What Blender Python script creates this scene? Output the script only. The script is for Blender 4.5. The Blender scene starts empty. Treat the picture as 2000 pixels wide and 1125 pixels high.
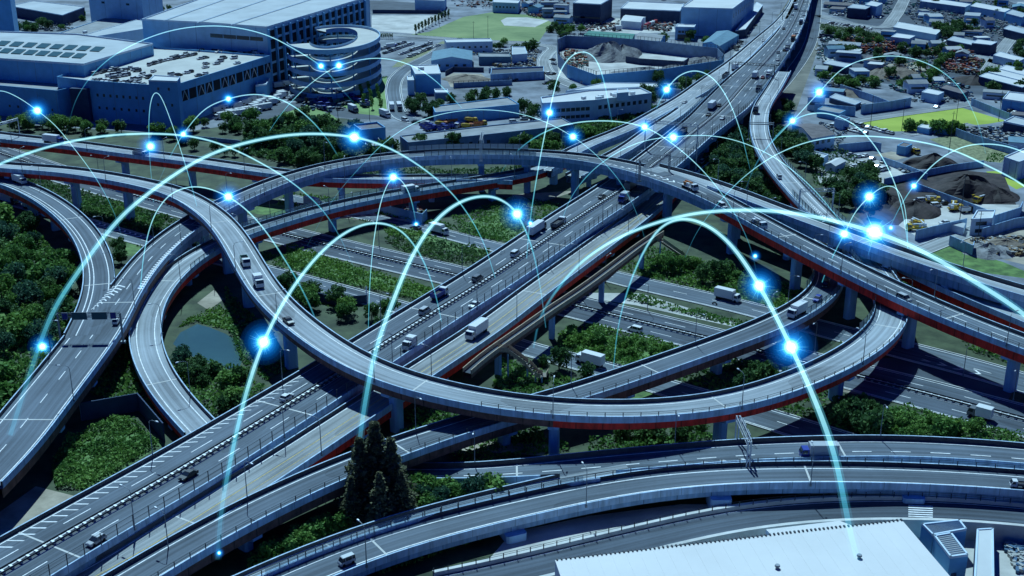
import bpy, math, random, bisect
from mathutils import Vector, noise as mnoise
from mathutils.geometry import tessellate_polygon
SC = bpy.context.scene
COL = SC.collection
# ------------------------------------------------------------------ camera
F, H, PITCH = 2390.0, 141.0, math.radians(20.5)
cd = bpy.data.cameras.new('camera'); cam = bpy.data.objects.new('camera', cd); COL.objects.link(cam)
cam.location = (0, 0, H); cam.rotation_euler = (math.pi/2-PITCH, 0, 0)
cd.sensor_width = 36; cd.lens = F/2000*36; cd.clip_end = 20000; cd.clip_start = 1
SC.camera = cam
SP, CP = math.sin(PITCH), math.cos(PITCH)
def P(px, py, z=0.0):
    """world point at height z seen at photo pixel (px,py)"""
    u = (px-1000)/F; v = (py-562.5)/F
    k = (H-z)/(SP+v*CP)
    return Vector((u*k, (CP-v*SP)*k, z))
def smooth(a, b, x):
    t = max(0, min(1, (x-a)/(b-a))); return t*t*(3-2*t)
# ------------------------------------------------------------------ materials
MATS = {}
def mat(name, col, rough=.8, var=.0, scale=.3, metal=0, spec=.3, bump=0, stretch=None, col2=None, uv=False, detail=6):
    if name in MATS: return MATS[name]
    m = bpy.data.materials.new(name); m.use_nodes = True; nt = m.node_tree; N = nt.nodes; L = nt.links
    b = N['Principled BSDF']; b.inputs['Roughness'].default_value = rough
    b.inputs['Metallic'].default_value = metal; b.inputs['Specular IOR Level'].default_value = spec
    c = (*col, 1)
    b.inputs['Base Color'].default_value = c
    if var > 0 or col2 or bump:
        tc = N.new('ShaderNodeTexCoord'); mp = N.new('ShaderNodeMapping')
        L.new(tc.outputs['UV' if uv else 'Object'], mp.inputs[0])
        if stretch: mp.inputs['Scale'].default_value = stretch
        nz = N.new('ShaderNodeTexNoise'); nz.inputs['Scale'].default_value = scale; nz.inputs['Detail'].default_value = detail
        nz.inputs['Roughness'].default_value = .62
        L.new(mp.outputs[0], nz.inputs['Vector'])
        r = N.new('ShaderNodeValToRGB'); r.color_ramp.elements[0].position = .32; r.color_ramp.elements[1].position = .68
        lo = [x*(1-var) for x in col]; hi = [min(1, x*(1+var)) for x in (col2 or col)]
        r.color_ramp.elements[0].color = (*lo, 1); r.color_ramp.elements[1].color = (*hi, 1)
        L.new(nz.outputs['Fac'], r.inputs[0]); L.new(r.outputs[0], b.inputs['Base Color'])
        if bump:
            bp = N.new('ShaderNodeBump'); bp.inputs['Strength'].default_value = .6; bp.inputs['Distance'].default_value = bump
            L.new(nz.outputs['Fac'], bp.inputs['Height']); L.new(bp.outputs[0], b.inputs['Normal'])
    MATS[name] = m
    return m
def asphalt_mat(name, base, lane=3.6):
    """road surface: fine grain, long wheel-wear streaks along the lane, patch repairs"""
    m = bpy.data.materials.new(name); m.use_nodes = True; nt = m.node_tree; N = nt.nodes; L = nt.links
    b = N['Principled BSDF']; b.inputs['Roughness'].default_value = .85; b.inputs['Specular IOR Level'].default_value = .25
    tc = N.new('ShaderNodeTexCoord')
    def nz(scale, st, src='UV', det=4):
        mp = N.new('ShaderNodeMapping'); mp.inputs['Scale'].default_value = st
        L.new(tc.outputs[src], mp.inputs[0]); n = N.new('ShaderNodeTexNoise'); n.inputs['Scale'].default_value = scale; n.inputs['Detail'].default_value = det
        L.new(mp.outputs[0], n.inputs['Vector']); return n.outputs['Fac']
    a = nz(1.0, (1.1, .012, 1)); c = nz(.05, (1, 1, 1), 'Object', 8); d = nz(1.6, (1, 1, 1), 'Object', 3)
    e = nz(.5, (.12, .035, 1), 'UV', 1)
    def mth(op, x, y):
        q = N.new('ShaderNodeMath'); q.operation = op
        for i, v in enumerate((x, y)):
            if isinstance(v, (int, float)): q.inputs[i].default_value = v
            else: L.new(v, q.inputs[i])
        return q.outputs[0]
    s = mth('ADD', mth('MULTIPLY', a, 1.9), mth('MULTIPLY', c, 1.25)); s = mth('ADD', s, mth('MULTIPLY', d, .2))
    s = mth('ADD', s, mth('MULTIPLY', mth('GREATER_THAN', e, .60), -.22))
    s = mth('ADD', s, -.62)
    mx = N.new('ShaderNodeVectorMath'); mx.operation = 'SCALE'; mx.inputs[0].default_value = base
    L.new(s, mx.inputs['Scale']); L.new(mx.outputs[0], b.inputs['Base Color'])
    MATS[name] = m; return m
asphalt_mat('asphalt', (.105, .128, .155)); asphalt_mat('asphalt_light', (.25, .26, .26)); asphalt_mat('asphalt_pale', (.275, .30, .32))
asphalt_mat('asphalt_dark', (.075, .092, .115))
mat('line_white', (.82, .82, .80), var=.25, scale=.8)
mat('line_yellow', (.62, .46, .16), var=.25, scale=.8)
mat('concrete', (.42, .42, .41), var=.22, scale=.25, detail=8)
mat('concrete_pale', (.58, .57, .54), var=.18, scale=.2, detail=8)
mat('pier', (.27, .46, .70), var=.22, scale=.35, stretch=(1, 1, .25), detail=8)
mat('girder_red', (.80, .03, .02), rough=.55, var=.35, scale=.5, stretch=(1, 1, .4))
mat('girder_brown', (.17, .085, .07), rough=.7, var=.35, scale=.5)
mat('girder_grey', (.22, .36, .52), rough=.7, var=.18, scale=.4, stretch=(1, 1, .3))
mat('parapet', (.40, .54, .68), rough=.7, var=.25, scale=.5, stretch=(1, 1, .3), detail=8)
mat('parapet_in_shade', (.085, .09, .10), var=.25, scale=.5)  # shade of the inner faces put into their colour; outer faces stay pale
mat('steel', (.22, .25, .28), rough=.5, metal=.3)
mat('steel_pale', (.62, .65, .67), rough=.5, metal=.2)
mat('steel_dark', (.05, .06, .075), rough=.6)
def joints(name, gap, dark=.45, wd=.035, sk=1.0):
    """panel joints every few metres along a swept part, and streaks running down from them"""
    m = MATS[name]; nt = m.node_tree; N = nt.nodes; L = nt.links; b = N['Principled BSDF']; src = b.inputs['Base Color'].links[0].from_socket
    uv = N.new('ShaderNodeUVMap'); sp = N.new('ShaderNodeSeparateXYZ'); L.new(uv.outputs[0], sp.inputs[0])
    def mth(op, x, y=0):
        q = N.new('ShaderNodeMath'); q.operation = op
        for i, v in enumerate((x, y)):
            if isinstance(v, (int, float)): q.inputs[i].default_value = v
            else: L.new(v, q.inputs[i])
        return q.outputs[0]
    fr = mth('FRACT', mth('DIVIDE', sp.outputs[1], gap)); ln = mth('LESS_THAN', fr, wd)
    n = N.new('ShaderNodeTexNoise'); mp = N.new('ShaderNodeMapping'); mp.inputs['Scale'].default_value = (.15, 1.1, 1); L.new(uv.outputs[0], mp.inputs[0]); L.new(mp.outputs[0], n.inputs['Vector']); n.inputs['Scale'].default_value = 1; n.inputs['Detail'].default_value = 5
    st = mth('MULTIPLY', mth('SUBTRACT', n.outputs['Fac'], .5), sk)
    f = mth('ADD', mth('SUBTRACT', 1.0, mth('MULTIPLY', ln, 1-dark)), st); sc = N.new('ShaderNodeVectorMath'); sc.operation = 'SCALE'; L.new(src, sc.inputs[0]); L.new(f, sc.inputs['Scale']); L.new(sc.outputs[0], b.inputs['Base Color'])
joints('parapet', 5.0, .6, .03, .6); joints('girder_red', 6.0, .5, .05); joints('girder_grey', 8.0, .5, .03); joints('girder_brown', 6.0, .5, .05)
def panel_mat(name, col, alpha):
    m = bpy.data.materials.new(name); m.use_nodes = True; nt = m.node_tree; N = nt.nodes; L = nt.links
    b = N['Principled BSDF']; b.inputs['Base Color'].default_value = (*col, 1); b.inputs['Roughness'].default_value = .3
    t = N.new('ShaderNodeBsdfTransparent'); t.inputs[0].default_value = (.8, .88, .92, 1)
    mx = N.new('ShaderNodeMixShader'); mx.inputs[0].default_value = alpha
    L.new(t.outputs[0], mx.inputs[1]); L.new(b.outputs[0], mx.inputs[2]); L.new(mx.outputs[0], N['Material Output'].inputs[0])
    MATS[name] = m
panel_mat('clear_panel', (.35, .5, .55), .35); panel_mat('frost_panel', (.55, .62, .62), .7)
# ------------------------------------------------------------------ mesh builder
class MB:
    def __init__(s): s.v = []; s.f = []; s.uv = []; s.m = []; s.mi = 0
    def face(s, vs, uv=None):
        i = len(s.v); s.v.extend([tuple(p) for p in vs]); s.f.append(tuple(range(i, i+len(vs)))); s.m.append(s.mi)
        s.uv.extend(uv if uv else [(0, 0)]*len(vs))
    def box(s, c, sx, sy, sz, rz=0, taper=1.0):
        """box: centre of base c, sizes, rotation about z"""
        ca, sa = math.cos(rz), math.sin(rz); P8 = []
        for z, k in ((0, 1), (sz, taper)):
            for x, y in ((-1, -1), (1, -1), (1, 1), (-1, 1)):
                X = x*sx/2*k; Y = y*sy/2*k
                P8.append((c[0]+X*ca-Y*sa, c[1]+X*sa+Y*ca, c[2]+z))
        for q in ((3, 2, 1, 0), (4, 5, 6, 7), (0, 1, 5, 4), (1, 2, 6, 5), (2, 3, 7, 6), (3, 0, 4, 7)):
            s.face([P8[k] for k in q])
    def bar(s, a, b, r, r2=None, n=6):
        a = Vector(a); b = Vector(b); d = (b-a)
        if d.length < 1e-5: return
        d.normalize(); up = Vector((0, 0, 1)) if abs(d.z) < .9 else Vector((1, 0, 0))
        x = d.cross(up).normalized(); y = d.cross(x); r2 = r if r2 is None else r2
        A = [a+(x*math.cos(t)+y*math.sin(t))*r for t in [2*math.pi*k/n for k in range(n)]]
        B = [b+(x*math.cos(t)+y*math.sin(t))*r2 for t in [2*math.pi*k/n for k in range(n)]]
        for k in range(n): s.face([A[k], A[(k+1) % n], B[(k+1) % n], B[k]][::-1])
        s.face(A); s.face(B[::-1])
    def prism(s, poly, z0, z1, cap=True):
        """vertical prism from a world xy polygon"""
        n = len(poly); area = sum(poly[i][0]*poly[(i+1) % n][1]-poly[(i+1) % n][0]*poly[i][1] for i in range(n))
        if area < 0: poly = poly[::-1]
        for i in range(n):
            a = poly[i]; b = poly[(i+1) % n]; L = math.hypot(a[0]-b[0], a[1]-b[1])
            s.face([(a[0], a[1], z0), (b[0], b[1], z0), (b[0], b[1], z1), (a[0], a[1], z1)], [(0, z0), (L, z0), (L, z1), (0, z1)])
        if cap: s.cap(poly, z1)
    def cap(s, poly, z):
        V3 = [Vector((p[0], p[1], 0)) for p in poly]
        for t in tessellate_polygon([V3]):
            tri = [V3[k] for k in t]
            if (tri[1]-tri[0]).cross(tri[2]-tri[0]).z < 0: tri = tri[::-1]
            s.face([(q.x, q.y, z) for q in tri], [(q.x, q.y) for q in tri])
    def build(s, name, mats, parent=None, smooth=False):
        me = bpy.data.meshes.new(name); me.from_pydata(s.v, [], s.f)
        if not isinstance(mats, (list, tuple)): mats = [mats]
        for m in mats: me.materials.append(MATS[m] if isinstance(m, str) else m)
        uvl = me.uv_layers.new(name='UVMap')
        flat = [c for q in s.uv for c in q]; uvl.data.foreach_set('uv', flat)
        if len(mats) > 1: me.polygons.foreach_set('material_index', s.m)
        if smooth: me.polygons.foreach_set('use_smooth', [True]*len(s.f))
        me.update(); o = bpy.data.objects.new(name, me); COL.objects.link(o)
        if parent:
            o.parent = parent; o.matrix_parent_inverse = parent.matrix_basis.inverted()
        return o
def tag(o, label=None, cat=None, group=None, kind=None):
    if label: o['label'] = label
    if cat: o['category'] = cat
    if group: o['group'] = group
    if kind: o['kind'] = kind
    return o
def empty(name, loc=(0, 0, 0), rz=0):
    o = bpy.data.objects.new(name, None); COL.objects.link(o); o.location = loc; o.rotation_euler = (0, 0, rz)
    o.empty_display_size = 1
    return o
def copy_thing(o, loc, rz=0, scale=None, label=None):
    r = o.copy(); COL.objects.link(r); r.location = loc; r.rotation_euler = (0, 0, rz)
    if scale: r.scale = scale
    if label: r['label'] = label
    for ch in o.children:
        c = ch.copy(); COL.objects.link(c); c.parent = r
        for g in ch.children:
            d = g.copy(); COL.objects.link(d); d.parent = c
    return r
# ------------------------------------------------------------------ world, sun
el = math.radians(53); AZ = math.atan2(-.15, .74)      # sun stands beyond the scene, a little to the left
w = bpy.data.worlds.new('World'); SC.world = w; w.use_nodes = True; nt = w.node_tree
bg = nt.nodes['Background']; sky = nt.nodes.new('ShaderNodeTexSky'); sky.sky_type = 'NISHITA'; sky.sun_disc = False
sky.sun_elevation = el; sky.sun_rotation = AZ; sky.altitude = 100; sky.air_density = 1.6; sky.dust_density = .4; sky.ozone_density = 4
tint = nt.nodes.new('ShaderNodeVectorMath'); tint.operation = 'MULTIPLY'; tint.inputs[1].default_value = (.003, .175, 1.08)
nt.links.new(sky.outputs[0], tint.inputs[0]); nt.links.new(tint.outputs[0], bg.inputs[0]); bg.inputs[1].default_value = .04
sd = bpy.data.lights.new('sun', 'SUN'); sd.energy = 5.0; sd.angle = math.radians(.5); sd.color = (.55, .85, 1.0)
so = bpy.data.objects.new('sun', sd); COL.objects.link(so)
so.rotation_euler = Vector((-.15, .74, 1.0)).to_track_quat('Z', 'Y').to_euler()
SC.cycles.transparent_max_bounces = 48; SC.cycles.diffuse_bounces = 2
SC.view_settings.view_transform = 'Standard'; SC.view_settings.look = 'None'; SC.view_settings.exposure = 0; SC.view_settings.gamma = 1
# ------------------------------------------------------------------ road curves
def catmull(pts, step=4.0):
    out = []; n = len(pts)
    for i in range(n-1):
        p0 = pts[max(0, i-1)]; p1 = pts[i]; p2 = pts[i+1]; p3 = pts[min(n-1, i+2)]
        d = math.hypot(p2[0]-p1[0], p2[1]-p1[1]); m = max(2, int(d/step))
        def td(a, b): return max(1e-3, math.hypot(a[0]-b[0], a[1]-b[1])**.5)
        t0 = 0; t1 = t0+(td(p0, p1) if i > 0 else td(p1, p2)); t2 = t1+td(p1, p2); t3 = t2+(td(p2, p3) if i+2 < n else td(p1, p2))
        if i == 0: p0 = [2*a-b for a, b in zip(p1, p2)]
        if i+2 >= n: p3 = [2*b-a for a, b in zip(p1, p2)]
        for k in range(m):
            t = t1+(t2-t1)*k/m
            L = lambda a, b, ta, tb: [((tb-t)*x+(t-ta)*y)/(tb-ta) for x, y in zip(a, b)]
            A1 = L(p0, p1, t0, t1); A2 = L(p1, p2, t1, t2); A3 = L(p2, p3, t2, t3)
            B1 = L(A1, A2, t0, t2); B2 = L(A2, A3, t1, t3); out.append(L(B1, B2, t1, t2))
    out.append(list(pts[-1])); return out
class Road:
    def __init__(s, key, pts, w, relax=6):
        s.key = key
        raw = []
        for p in pts:
            q = P(p[0], p[1], p[2]); raw.append([q.x, q.y, p[2], p[3] if len(p) > 3 else w])
        S = catmull(raw)
        # resample evenly and relax, so hand-read points do not make the kerb wobble
        for _ in range(relax):
            S = [S[0]]+[[(a*.25+b*.5+c*.25) for a, b, c in zip(S[i-1], S[i], S[i+1])] for i in range(1, len(S)-1)]+[S[-1]]
        s.p = [Vector(q[:3]) for q in S]; s.w = [q[3] for q in S]; s.n = []; s.s = [0]
        for i in range(len(S)):
            a = s.p[max(0, i-1)]; b = s.p[min(len(S)-1, i+1)]; d = (b-a); d.z = 0; d.normalize()
            s.n.append(Vector((d.y, -d.x, 0)))            # right-hand side
            if i: s.s.append(s.s[-1]+(s.p[i]-s.p[i-1]).length)
        s.L = s.s[-1]
    def at(s, dist, off=0, dz=0):
        dist = max(0, min(s.L, dist)); i = min(len(s.p)-2, max(0, bisect.bisect_right(s.s, dist)-1))
        t = (dist-s.s[i])/max(1e-6, s.s[i+1]-s.s[i]); p = s.p[i].lerp(s.p[i+1], t); n = s.n[i].lerp(s.n[i+1], t)
        w = s.w[i]*(1-t)+s.w[i+1]*t
        return p+n*off+Vector((0, 0, dz)), n, w
    def near(s, q):
        """(distance from centreline, arc position, signed offset)"""
        best = (1e9, 0, 0, 0)
        for i in range(len(s.p)-1):
            a = s.p[i]; b = s.p[i+1]; ax = b.x-a.x; ay = b.y-a.y; l2 = ax*ax+ay*ay
            t = max(0, min(1, ((q.x-a.x)*ax+(q.y-a.y)*ay)/max(l2, 1e-9))); dx = q.x-a.x-ax*t; dy = q.y-a.y-ay*t
            d = dx*dx+dy*dy
            if d < best[0]: best = (d, s.s[i]+t*math.sqrt(l2), dx*s.n[i].x+dy*s.n[i].y, i)
        return math.sqrt(best[0]), best[1], best[2], s.w[best[3]], s.p[best[3]].z
    def bbox(s):
        if not hasattr(s, '_bb'):
            xs = [p.x for p in s.p]; ys = [p.y for p in s.p]; m = max(s.w); s._bb = (min(xs)-m, max(xs)+m, min(ys)-m, max(ys)+m)
        return s._bb
    def sweep(s, mb, prof, d0=0, d1=None, step=1, wfrac=None, skip=None):
        """prof: list of (offset or callable(w), dz); open profile swept between d0 and d1"""
        d1 = s.L if d1 is None else d1
        ds = [d0]+[x for x in s.s if d0 < x < d1][::step]+[d1]; prev = None
        for d in ds:
            p, n, w = s.at(d); row = []; us = []
            for o, dz in prof:
                o = o(w) if callable(o) else o
                row.append(p+n*o+Vector((0, 0, dz))); us.append(o+dz)
            if prev and not (skip and (skip(row[0], d) )):
                r0, u0, dd = prev
                for k in range(len(prof)-1):
                    mb.face([r0[k], r0[k+1], row[k+1], row[k]], [(u0[k], dd), (u0[k+1], dd), (us[k+1], d), (us[k], d)])
            prev = (row, us, d)
R = {}; ROOTS = {}
def defroad(key, pts, w, relax=6): R[key] = Road(key, pts, w, relax)
# main expressway and its companions; (pixel x, pixel y, deck height, width)
defroad('main', [(-160, 1215, 8, 20), (0, 1122, 8, 20), (165, 1026, 8, 20), (350, 922, 8, 20), (532, 812, 8, 19.5), (675, 723, 8, 19), (750, 674, 8, 19), (850, 611, 8, 19), (960, 542, 8.5, 19.5), (1060, 474, 9, 20), (1125, 429, 9, 20.5), (1215, 370, 9.5, 21), (1300, 304, 10, 21), (1348, 264, 10, 21), (1388, 232, 10, 22.5), (1415, 208, 10.5, 25), (1452, 166, 11, 24), (1502, 112, 11, 20), (1540, 62, 11, 16), (1564, 10, 11, 14), (1580, -40, 11, 14)], 20)
defroad('merge', [(1060, 332, 9, 8.5), (1100, 308, 9, 8.5), (1150, 283, 9.3, 8.5), (1211, 259, 9.6, 8.5), (1250, 241, 9.8, 8.5), (1290, 219, 10, 9), (1340, 192, 10, 11), (1385, 162, 10.4, 13), (1438, 122, 10.7, 11), (1488, 76, 11, 9), (1524, 42, 11, 7), (1548, 5, 11, 5), (1562, -40, 11, 5)], 9)
defroad('slip', [(1120, 345, 7, 8), (1170, 320, 8.2, 8), (1225, 290, 9, 8), (1272, 256, 9.6, 8), (1325, 222, 10.03, 8), (1365, 190, 10.33, 8)], 8)
defroad('front', [(120, 1160, 5, 8.5), (220, 1110, 6, 9), (330, 1045, 6.5, 11), (440, 975, 6.5, 11), (560, 900, 7, 10.5), (700, 808, 7, 10.5), (830, 722, 7.5, 10), (940, 650, 7.5, 10), (1060, 560, 7.5, 10), (1160, 487, 7, 10), (1250, 420, 5, 10), (1345, 333, 1.5, 10), (1390, 300, .6, 10), (1425, 280, .2, 9)], 10)
defroad('loop', [(-150, 308, 13, 9.5), (0, 326, 14, 9.5), (120, 334, 15, 9.5), (250, 354, 15.5, 9.5), (345, 378, 16, 9.5), (415, 420, 16, 9.5), (455, 465, 16, 9.5), (487, 520, 16, 9.5), (530, 585, 16, 9.5), (590, 640, 15.5, 9.5), (660, 690, 15, 9.5), (740, 730, 14.5, 9.5), (850, 765, 13.5, 9.5), (1000, 793, 12.5, 9.5), (1150, 805, 12, 9.5), (1300, 803, 11.5, 9.5), (1430, 786, 11, 9.5), (1550, 750, 10.5, 9.5), (1650, 705, 10.5, 9.7), (1715, 660, 10.5, 9.7), (1745, 620, 10.5, 9.7), (1742, 585, 10.5, 9.7), (1718, 540, 10.5, 9.7), (1682, 495, 10.5, 9.5), (1635, 450, 10.5, 9.5), (1590, 408, 10.5, 9.5), (1545, 360, 10.5, 9.5), (1508, 315, 10.5, 9), (1487, 275, 10.5, 8.5), (1482, 240, 10.5, 8.5), (1488, 210, 10.6, 8.5), (1510, 175, 10.8, 8.5), (1530, 140, 11, 8.5)], 9.5, 10)
defroad('over', [(-60, 945, 9, 15), (0, 888, 9, 15), (90, 775, 9.5, 15), (150, 700, 10, 15), (197, 635, 10, 15), (238, 580, 10, 11), (285, 515, 10, 11), (340, 462, 10, 11), (400, 422, 10.5, 11), (470, 387, 11.5, 11), (560, 350, 13, 11), (660, 323, 14, 11), (780, 306, 15, 11), (900, 300, 16, 11), (1020, 301, 16, 11), (1130, 309, 16.5, 11.5), (1240, 330, 17, 13), (1340, 362, 17, 13), (1410, 395, 16.5, 10.5), (1500, 444, 16, 10), (1620, 506, 15.5, 10), (1750, 570, 15, 10), (1880, 627, 14.5, 10), (2010, 677, 14, 10), (2120, 715, 14, 10)], 10, 10)
defroad('over_branch', [(1275, 328, 17.03, 8), (1350, 349, 17, 8.5), (1430, 377, 16.5, 8.5), (1520, 412, 16, 8.5), (1630, 452, 15.5, 8.5), (1740, 492, 15, 8.5), (1870, 536, 14.5, 8.5), (2000, 575, 14, 8.5), (2120, 608, 14, 8.5)], 8.5)
defroad('left_ramp', [(-120, 330, 10, 9.5), (0, 352, 10, 9.5), (60, 374, 10, 9.5), (115, 407, 10, 9.5), (160, 450, 10, 9.5), (187, 500, 10, 9.5), (195, 550, 10, 9.5), (185, 600, 10.03, 9.5), (160, 655, 10.03, 9.5)], 9.5)
defroad('inner', [(395, 842, 3.2, 9), (345, 790, 4, 9), (303, 730, 5, 9), (283, 670, 5.5, 9), (288, 610, 6, 9), (325, 550, 6.5, 9), (380, 502, 7, 9), (450, 466, 8, 8.5), (560, 430, 9, 8), (660, 402, 9, 8), (800, 375, 9, 8), (930, 354, 9, 8), (1020, 340, 9, 8), (1075, 323, 9, 8), (1120, 300, 9.05, 8)], 9, 10)
defroad('quay', [(1440, 400, 8, 9), (1500, 425, 8, 9), (1555, 452, 8, 9), (1600, 490, 8, 9), (1622, 530, 8, 9.5), (1615, 565, 8, 9.5), (1575, 600, 8, 9.5), (1500, 638, 8, 9.5), (1400, 676, 8, 9), (1280, 718, 8, 9), (1150, 763, 8, 9), (1020, 800, 7.5, 9), (900, 836, 7.5, 9), (780, 876, 7.5, 9.5), (660, 922, 7.5, 9.5), (540, 976, 7.5, 9.5), (400, 1048, 7.5, 9.5), (270, 1125, 7.5, 9.5), (180, 1180, 7.5, 9.5)], 9.2, 8)
defroad('north_deck', [(-150, 246, 11, 12), (0, 268, 11, 11), (130, 282, 11, 10), (270, 301, 11, 9.5), (400, 318, 11, 9), (500, 333, 11, 9), (600, 345, 11, 8.5), (740, 350, 10, 8), (900, 349, 9, 8), (1000, 352, 8, 8)], 9.5)
defroad('east_deck', [(1770, 520, 10, 9), (1845, 556, 10, 9), (1920, 588, 10, 9), (2010, 625, 10, 9), (2120, 672, 10, 9)], 9)
defroad('near_deck', [(430, 1200, 3.7, 9.8), (540, 1148, 3.7, 9.8), (640, 1105, 3.7, 9.8), (780, 1054, 3.7, 9.8), (900, 1021, 3.7, 9.8), (1000, 997, 3.7, 9.8), (1140, 966, 3.9, 9.8), (1280, 942.5, 4.5, 9.8), (1430, 930, 5.6, 9.8), (1580, 927, 6.5, 9.8), (1720, 928, 6.5, 9.8), (1860, 934, 6.5, 9.8), (1980, 942, 6.5, 9.8), (2120, 955, 6.5, 9.8)], 9.8)
defroad('side_lane', [(380, 1180, 3.8, 4), (500, 1122, 3.8, 4), (600, 1080, 3.8, 4), (700, 1043, 3.8, 4), (850, 998, 3.8, 4), (1000, 961, 3.8, 4), (1130, 934, 4.0, 5), (1230, 918, 4.4, 6)], 4)
defroad('far_deck', [(760, 925, .6, 7), (890, 929, 2, 7.5), (1020, 922, 3.4, 8.5), (1160, 910, 4.1, 10), (1300, 898, 4.7, 10.3), (1450, 886, 5.7, 10.5), (1600, 880, 6.5, 10.5), (1750, 878, 6.5, 10.5), (1880, 884, 6.5, 10.5), (2000, 893, 6.5, 10.5), (2120, 906, 6.5, 10.5)], 10.5)
# streets on the ground
defroad('trunk', [(-120, 262, .06, 17), (0, 300, .06, 17), (150, 350, .06, 17), (345, 405, .06, 17), (545, 457, .06, 17.5), (710, 497, .06, 17.5), (880, 537, .06, 17.5), (1115, 597, .06, 18), (1395, 666, .06, 18), (1600, 718, .06, 18), (1757, 757, .06, 19), (2000, 822, .06, 19), (2150, 862, .06, 19)], 18)
defroad('side_south', [(-60, 372, .05, 9), (60, 402, .05, 9), (182, 441, .05, 9), (280, 470, .05, 9), (510, 527, .05, 9), (725, 585, .05, 9), (870, 627, .05, 9), (1012, 677, .05, 9), (1130, 708, .05, 9.5), (1300, 757, .05, 10), (1480, 812, .05, 11), (1610, 852, .05, 11), (1760, 900, .05, 11)], 9)
defroad('side_north', [(560, 385, .05, 8), (670, 414, .05, 8), (812, 443, .05, 8), (975, 485, .05, 9), (1100, 516, .05, 10), (1240, 552, .05, 11), (1400, 588, .05, 11), (1500, 613, .05, 11), (1620, 646, .05, 12), (1750, 680, .05, 13), (1860, 708, .05, 13), (2000, 748, .05, 13), (2120, 785, .05, 13)], 10)
defroad('service', [(860, 1150, .3, 9), (1000, 1120, .4, 9), (1130, 1088, .6, 9), (1290, 1049, .9, 9), (1440, 1017, 1.5, 9), (1600, 1000, 2.5, 9), (1750, 997, 3.4, 9), (1900, 1002, 3.5, 9), (2100, 1022, 3.5, 9)], 9)
defroad('bend_street', [(1010, 258, .05, 11), (900, 245, .05, 11), (810, 238, .05, 11), (780, 225, .05, 10), (772, 200, .05, 9), (768, 175, .05, 9), (775, 152, .05, 9), (800, 130, .05, 9), (850, 104, .05, 9), (870, 86, .05, 9)], 9)
defroad('ball_street', [(740, 66, .06, 9), (880, 76, .05, 9), (1000, 84, .05, 9), (1085, 92, .05, 9), (1075, 100, .05, 8), (1062, 120, .05, 8), (1080, 150, .05, 8), (1130, 172, .05, 8), (1200, 192, .05, 8)], 9)
defroad('rail_street', [(1420, 268, .05, 8), (1480, 215, .05, 8), (1540, 150, .05, 8), (1580, 90, .05, 8), (1592, 40, .05, 8), (1596, -20, .05, 8)], 8)
defroad('field_street', [(1620, 246, .05, 7), (1740, 226, .05, 7), (1880, 206, .05, 7), (1905, 198, .05, 7)], 7)
defroad('cross_street', [(1600, 30, .05, 9), (1640, 42, .05, 9), (1720, 54, .05, 10), (1745, 36, .05, 9), (1760, 12, .05, 9), (1775, -20, .05, 9)], 9)
defroad('long_street', [(1600, 44, .05, 8), (1720, 62, .05, 8), (1860, 96, .05, 8), (2020, 146, .05, 8)], 8)
defroad('edge_street', [(2030, 30, .05, 8), (1985, 65, .05, 8), (1955, 100, .05, 8), (1925, 145, .05, 8)], 8)
defroad('yard_street', [(1775, 500, .05, 7), (1850, 470, .05, 7), (1930, 440, .05, 7), (2030, 405, .05, 7)], 7)
defroad('wall_street', [(1770, 263, .05, 6), (1850, 252, .05, 6), (1900, 243, .05, 6)], 6)
DECKS = ['main', 'merge', 'slip', 'front', 'loop', 'over', 'over_branch', 'left_ramp', 'inner', 'quay', 'north_deck', 'east_deck', 'near_deck', 'far_deck', 'side_lane']
STREETS = [k for k in R if k not in DECKS]
def inside(p, keys, z=None, pad=-.25):
    for k in keys:
        r = R[k]; bb = r.bbox()
        if not (bb[0] < p.x < bb[1] and bb[2] < p.y < bb[3]): continue
        d, s, off, w, rz = r.near(p)
        if d < w/2+pad and (z is None or abs(rz-z) < 1.6) and .5 < s < r.L-.5: return k
    return None
def inside_any(p, pad, keys=None):
    return inside(p, keys or R.keys(), None, pad)
JOIN = {'main': ['merge', 'loop'], 'merge': ['main', 'slip', 'inner'], 'slip': ['merge', 'main'], 'loop': ['main'], 'over': ['over_branch', 'left_ramp'], 'over_branch': ['over'], 'left_ramp': ['over'], 'inner': ['merge'], 'far_deck': ['near_deck', 'side_lane'], 'side_lane': ['far_deck', 'near_deck']}
def dash(r, mb, off, wd, on, gap, d0=0, d1=None, dz=.03, skip=None):
    d = d0; d1 = r.L if d1 is None else d1
    while d+on < d1:
        o = off(r.at(d)[2]) if callable(off) else off
        if not (skip and skip(r.at(d, o)[0], d)): r.sweep(mb, [(lambda w, o=off: (o(w) if callable(o) else o)-wd/2, dz), (lambda w, o=off: (o(w) if callable(o) else o)+wd/2, dz)], d, d+on)
        d += on+gap
def frac(key, px, py):
    r = R[key]; z = r.at(r.L/2)[0].z
    for _ in range(4): q = r.near(P(px, py, z)); z = q[4]
    return q[1]/r.L
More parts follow.
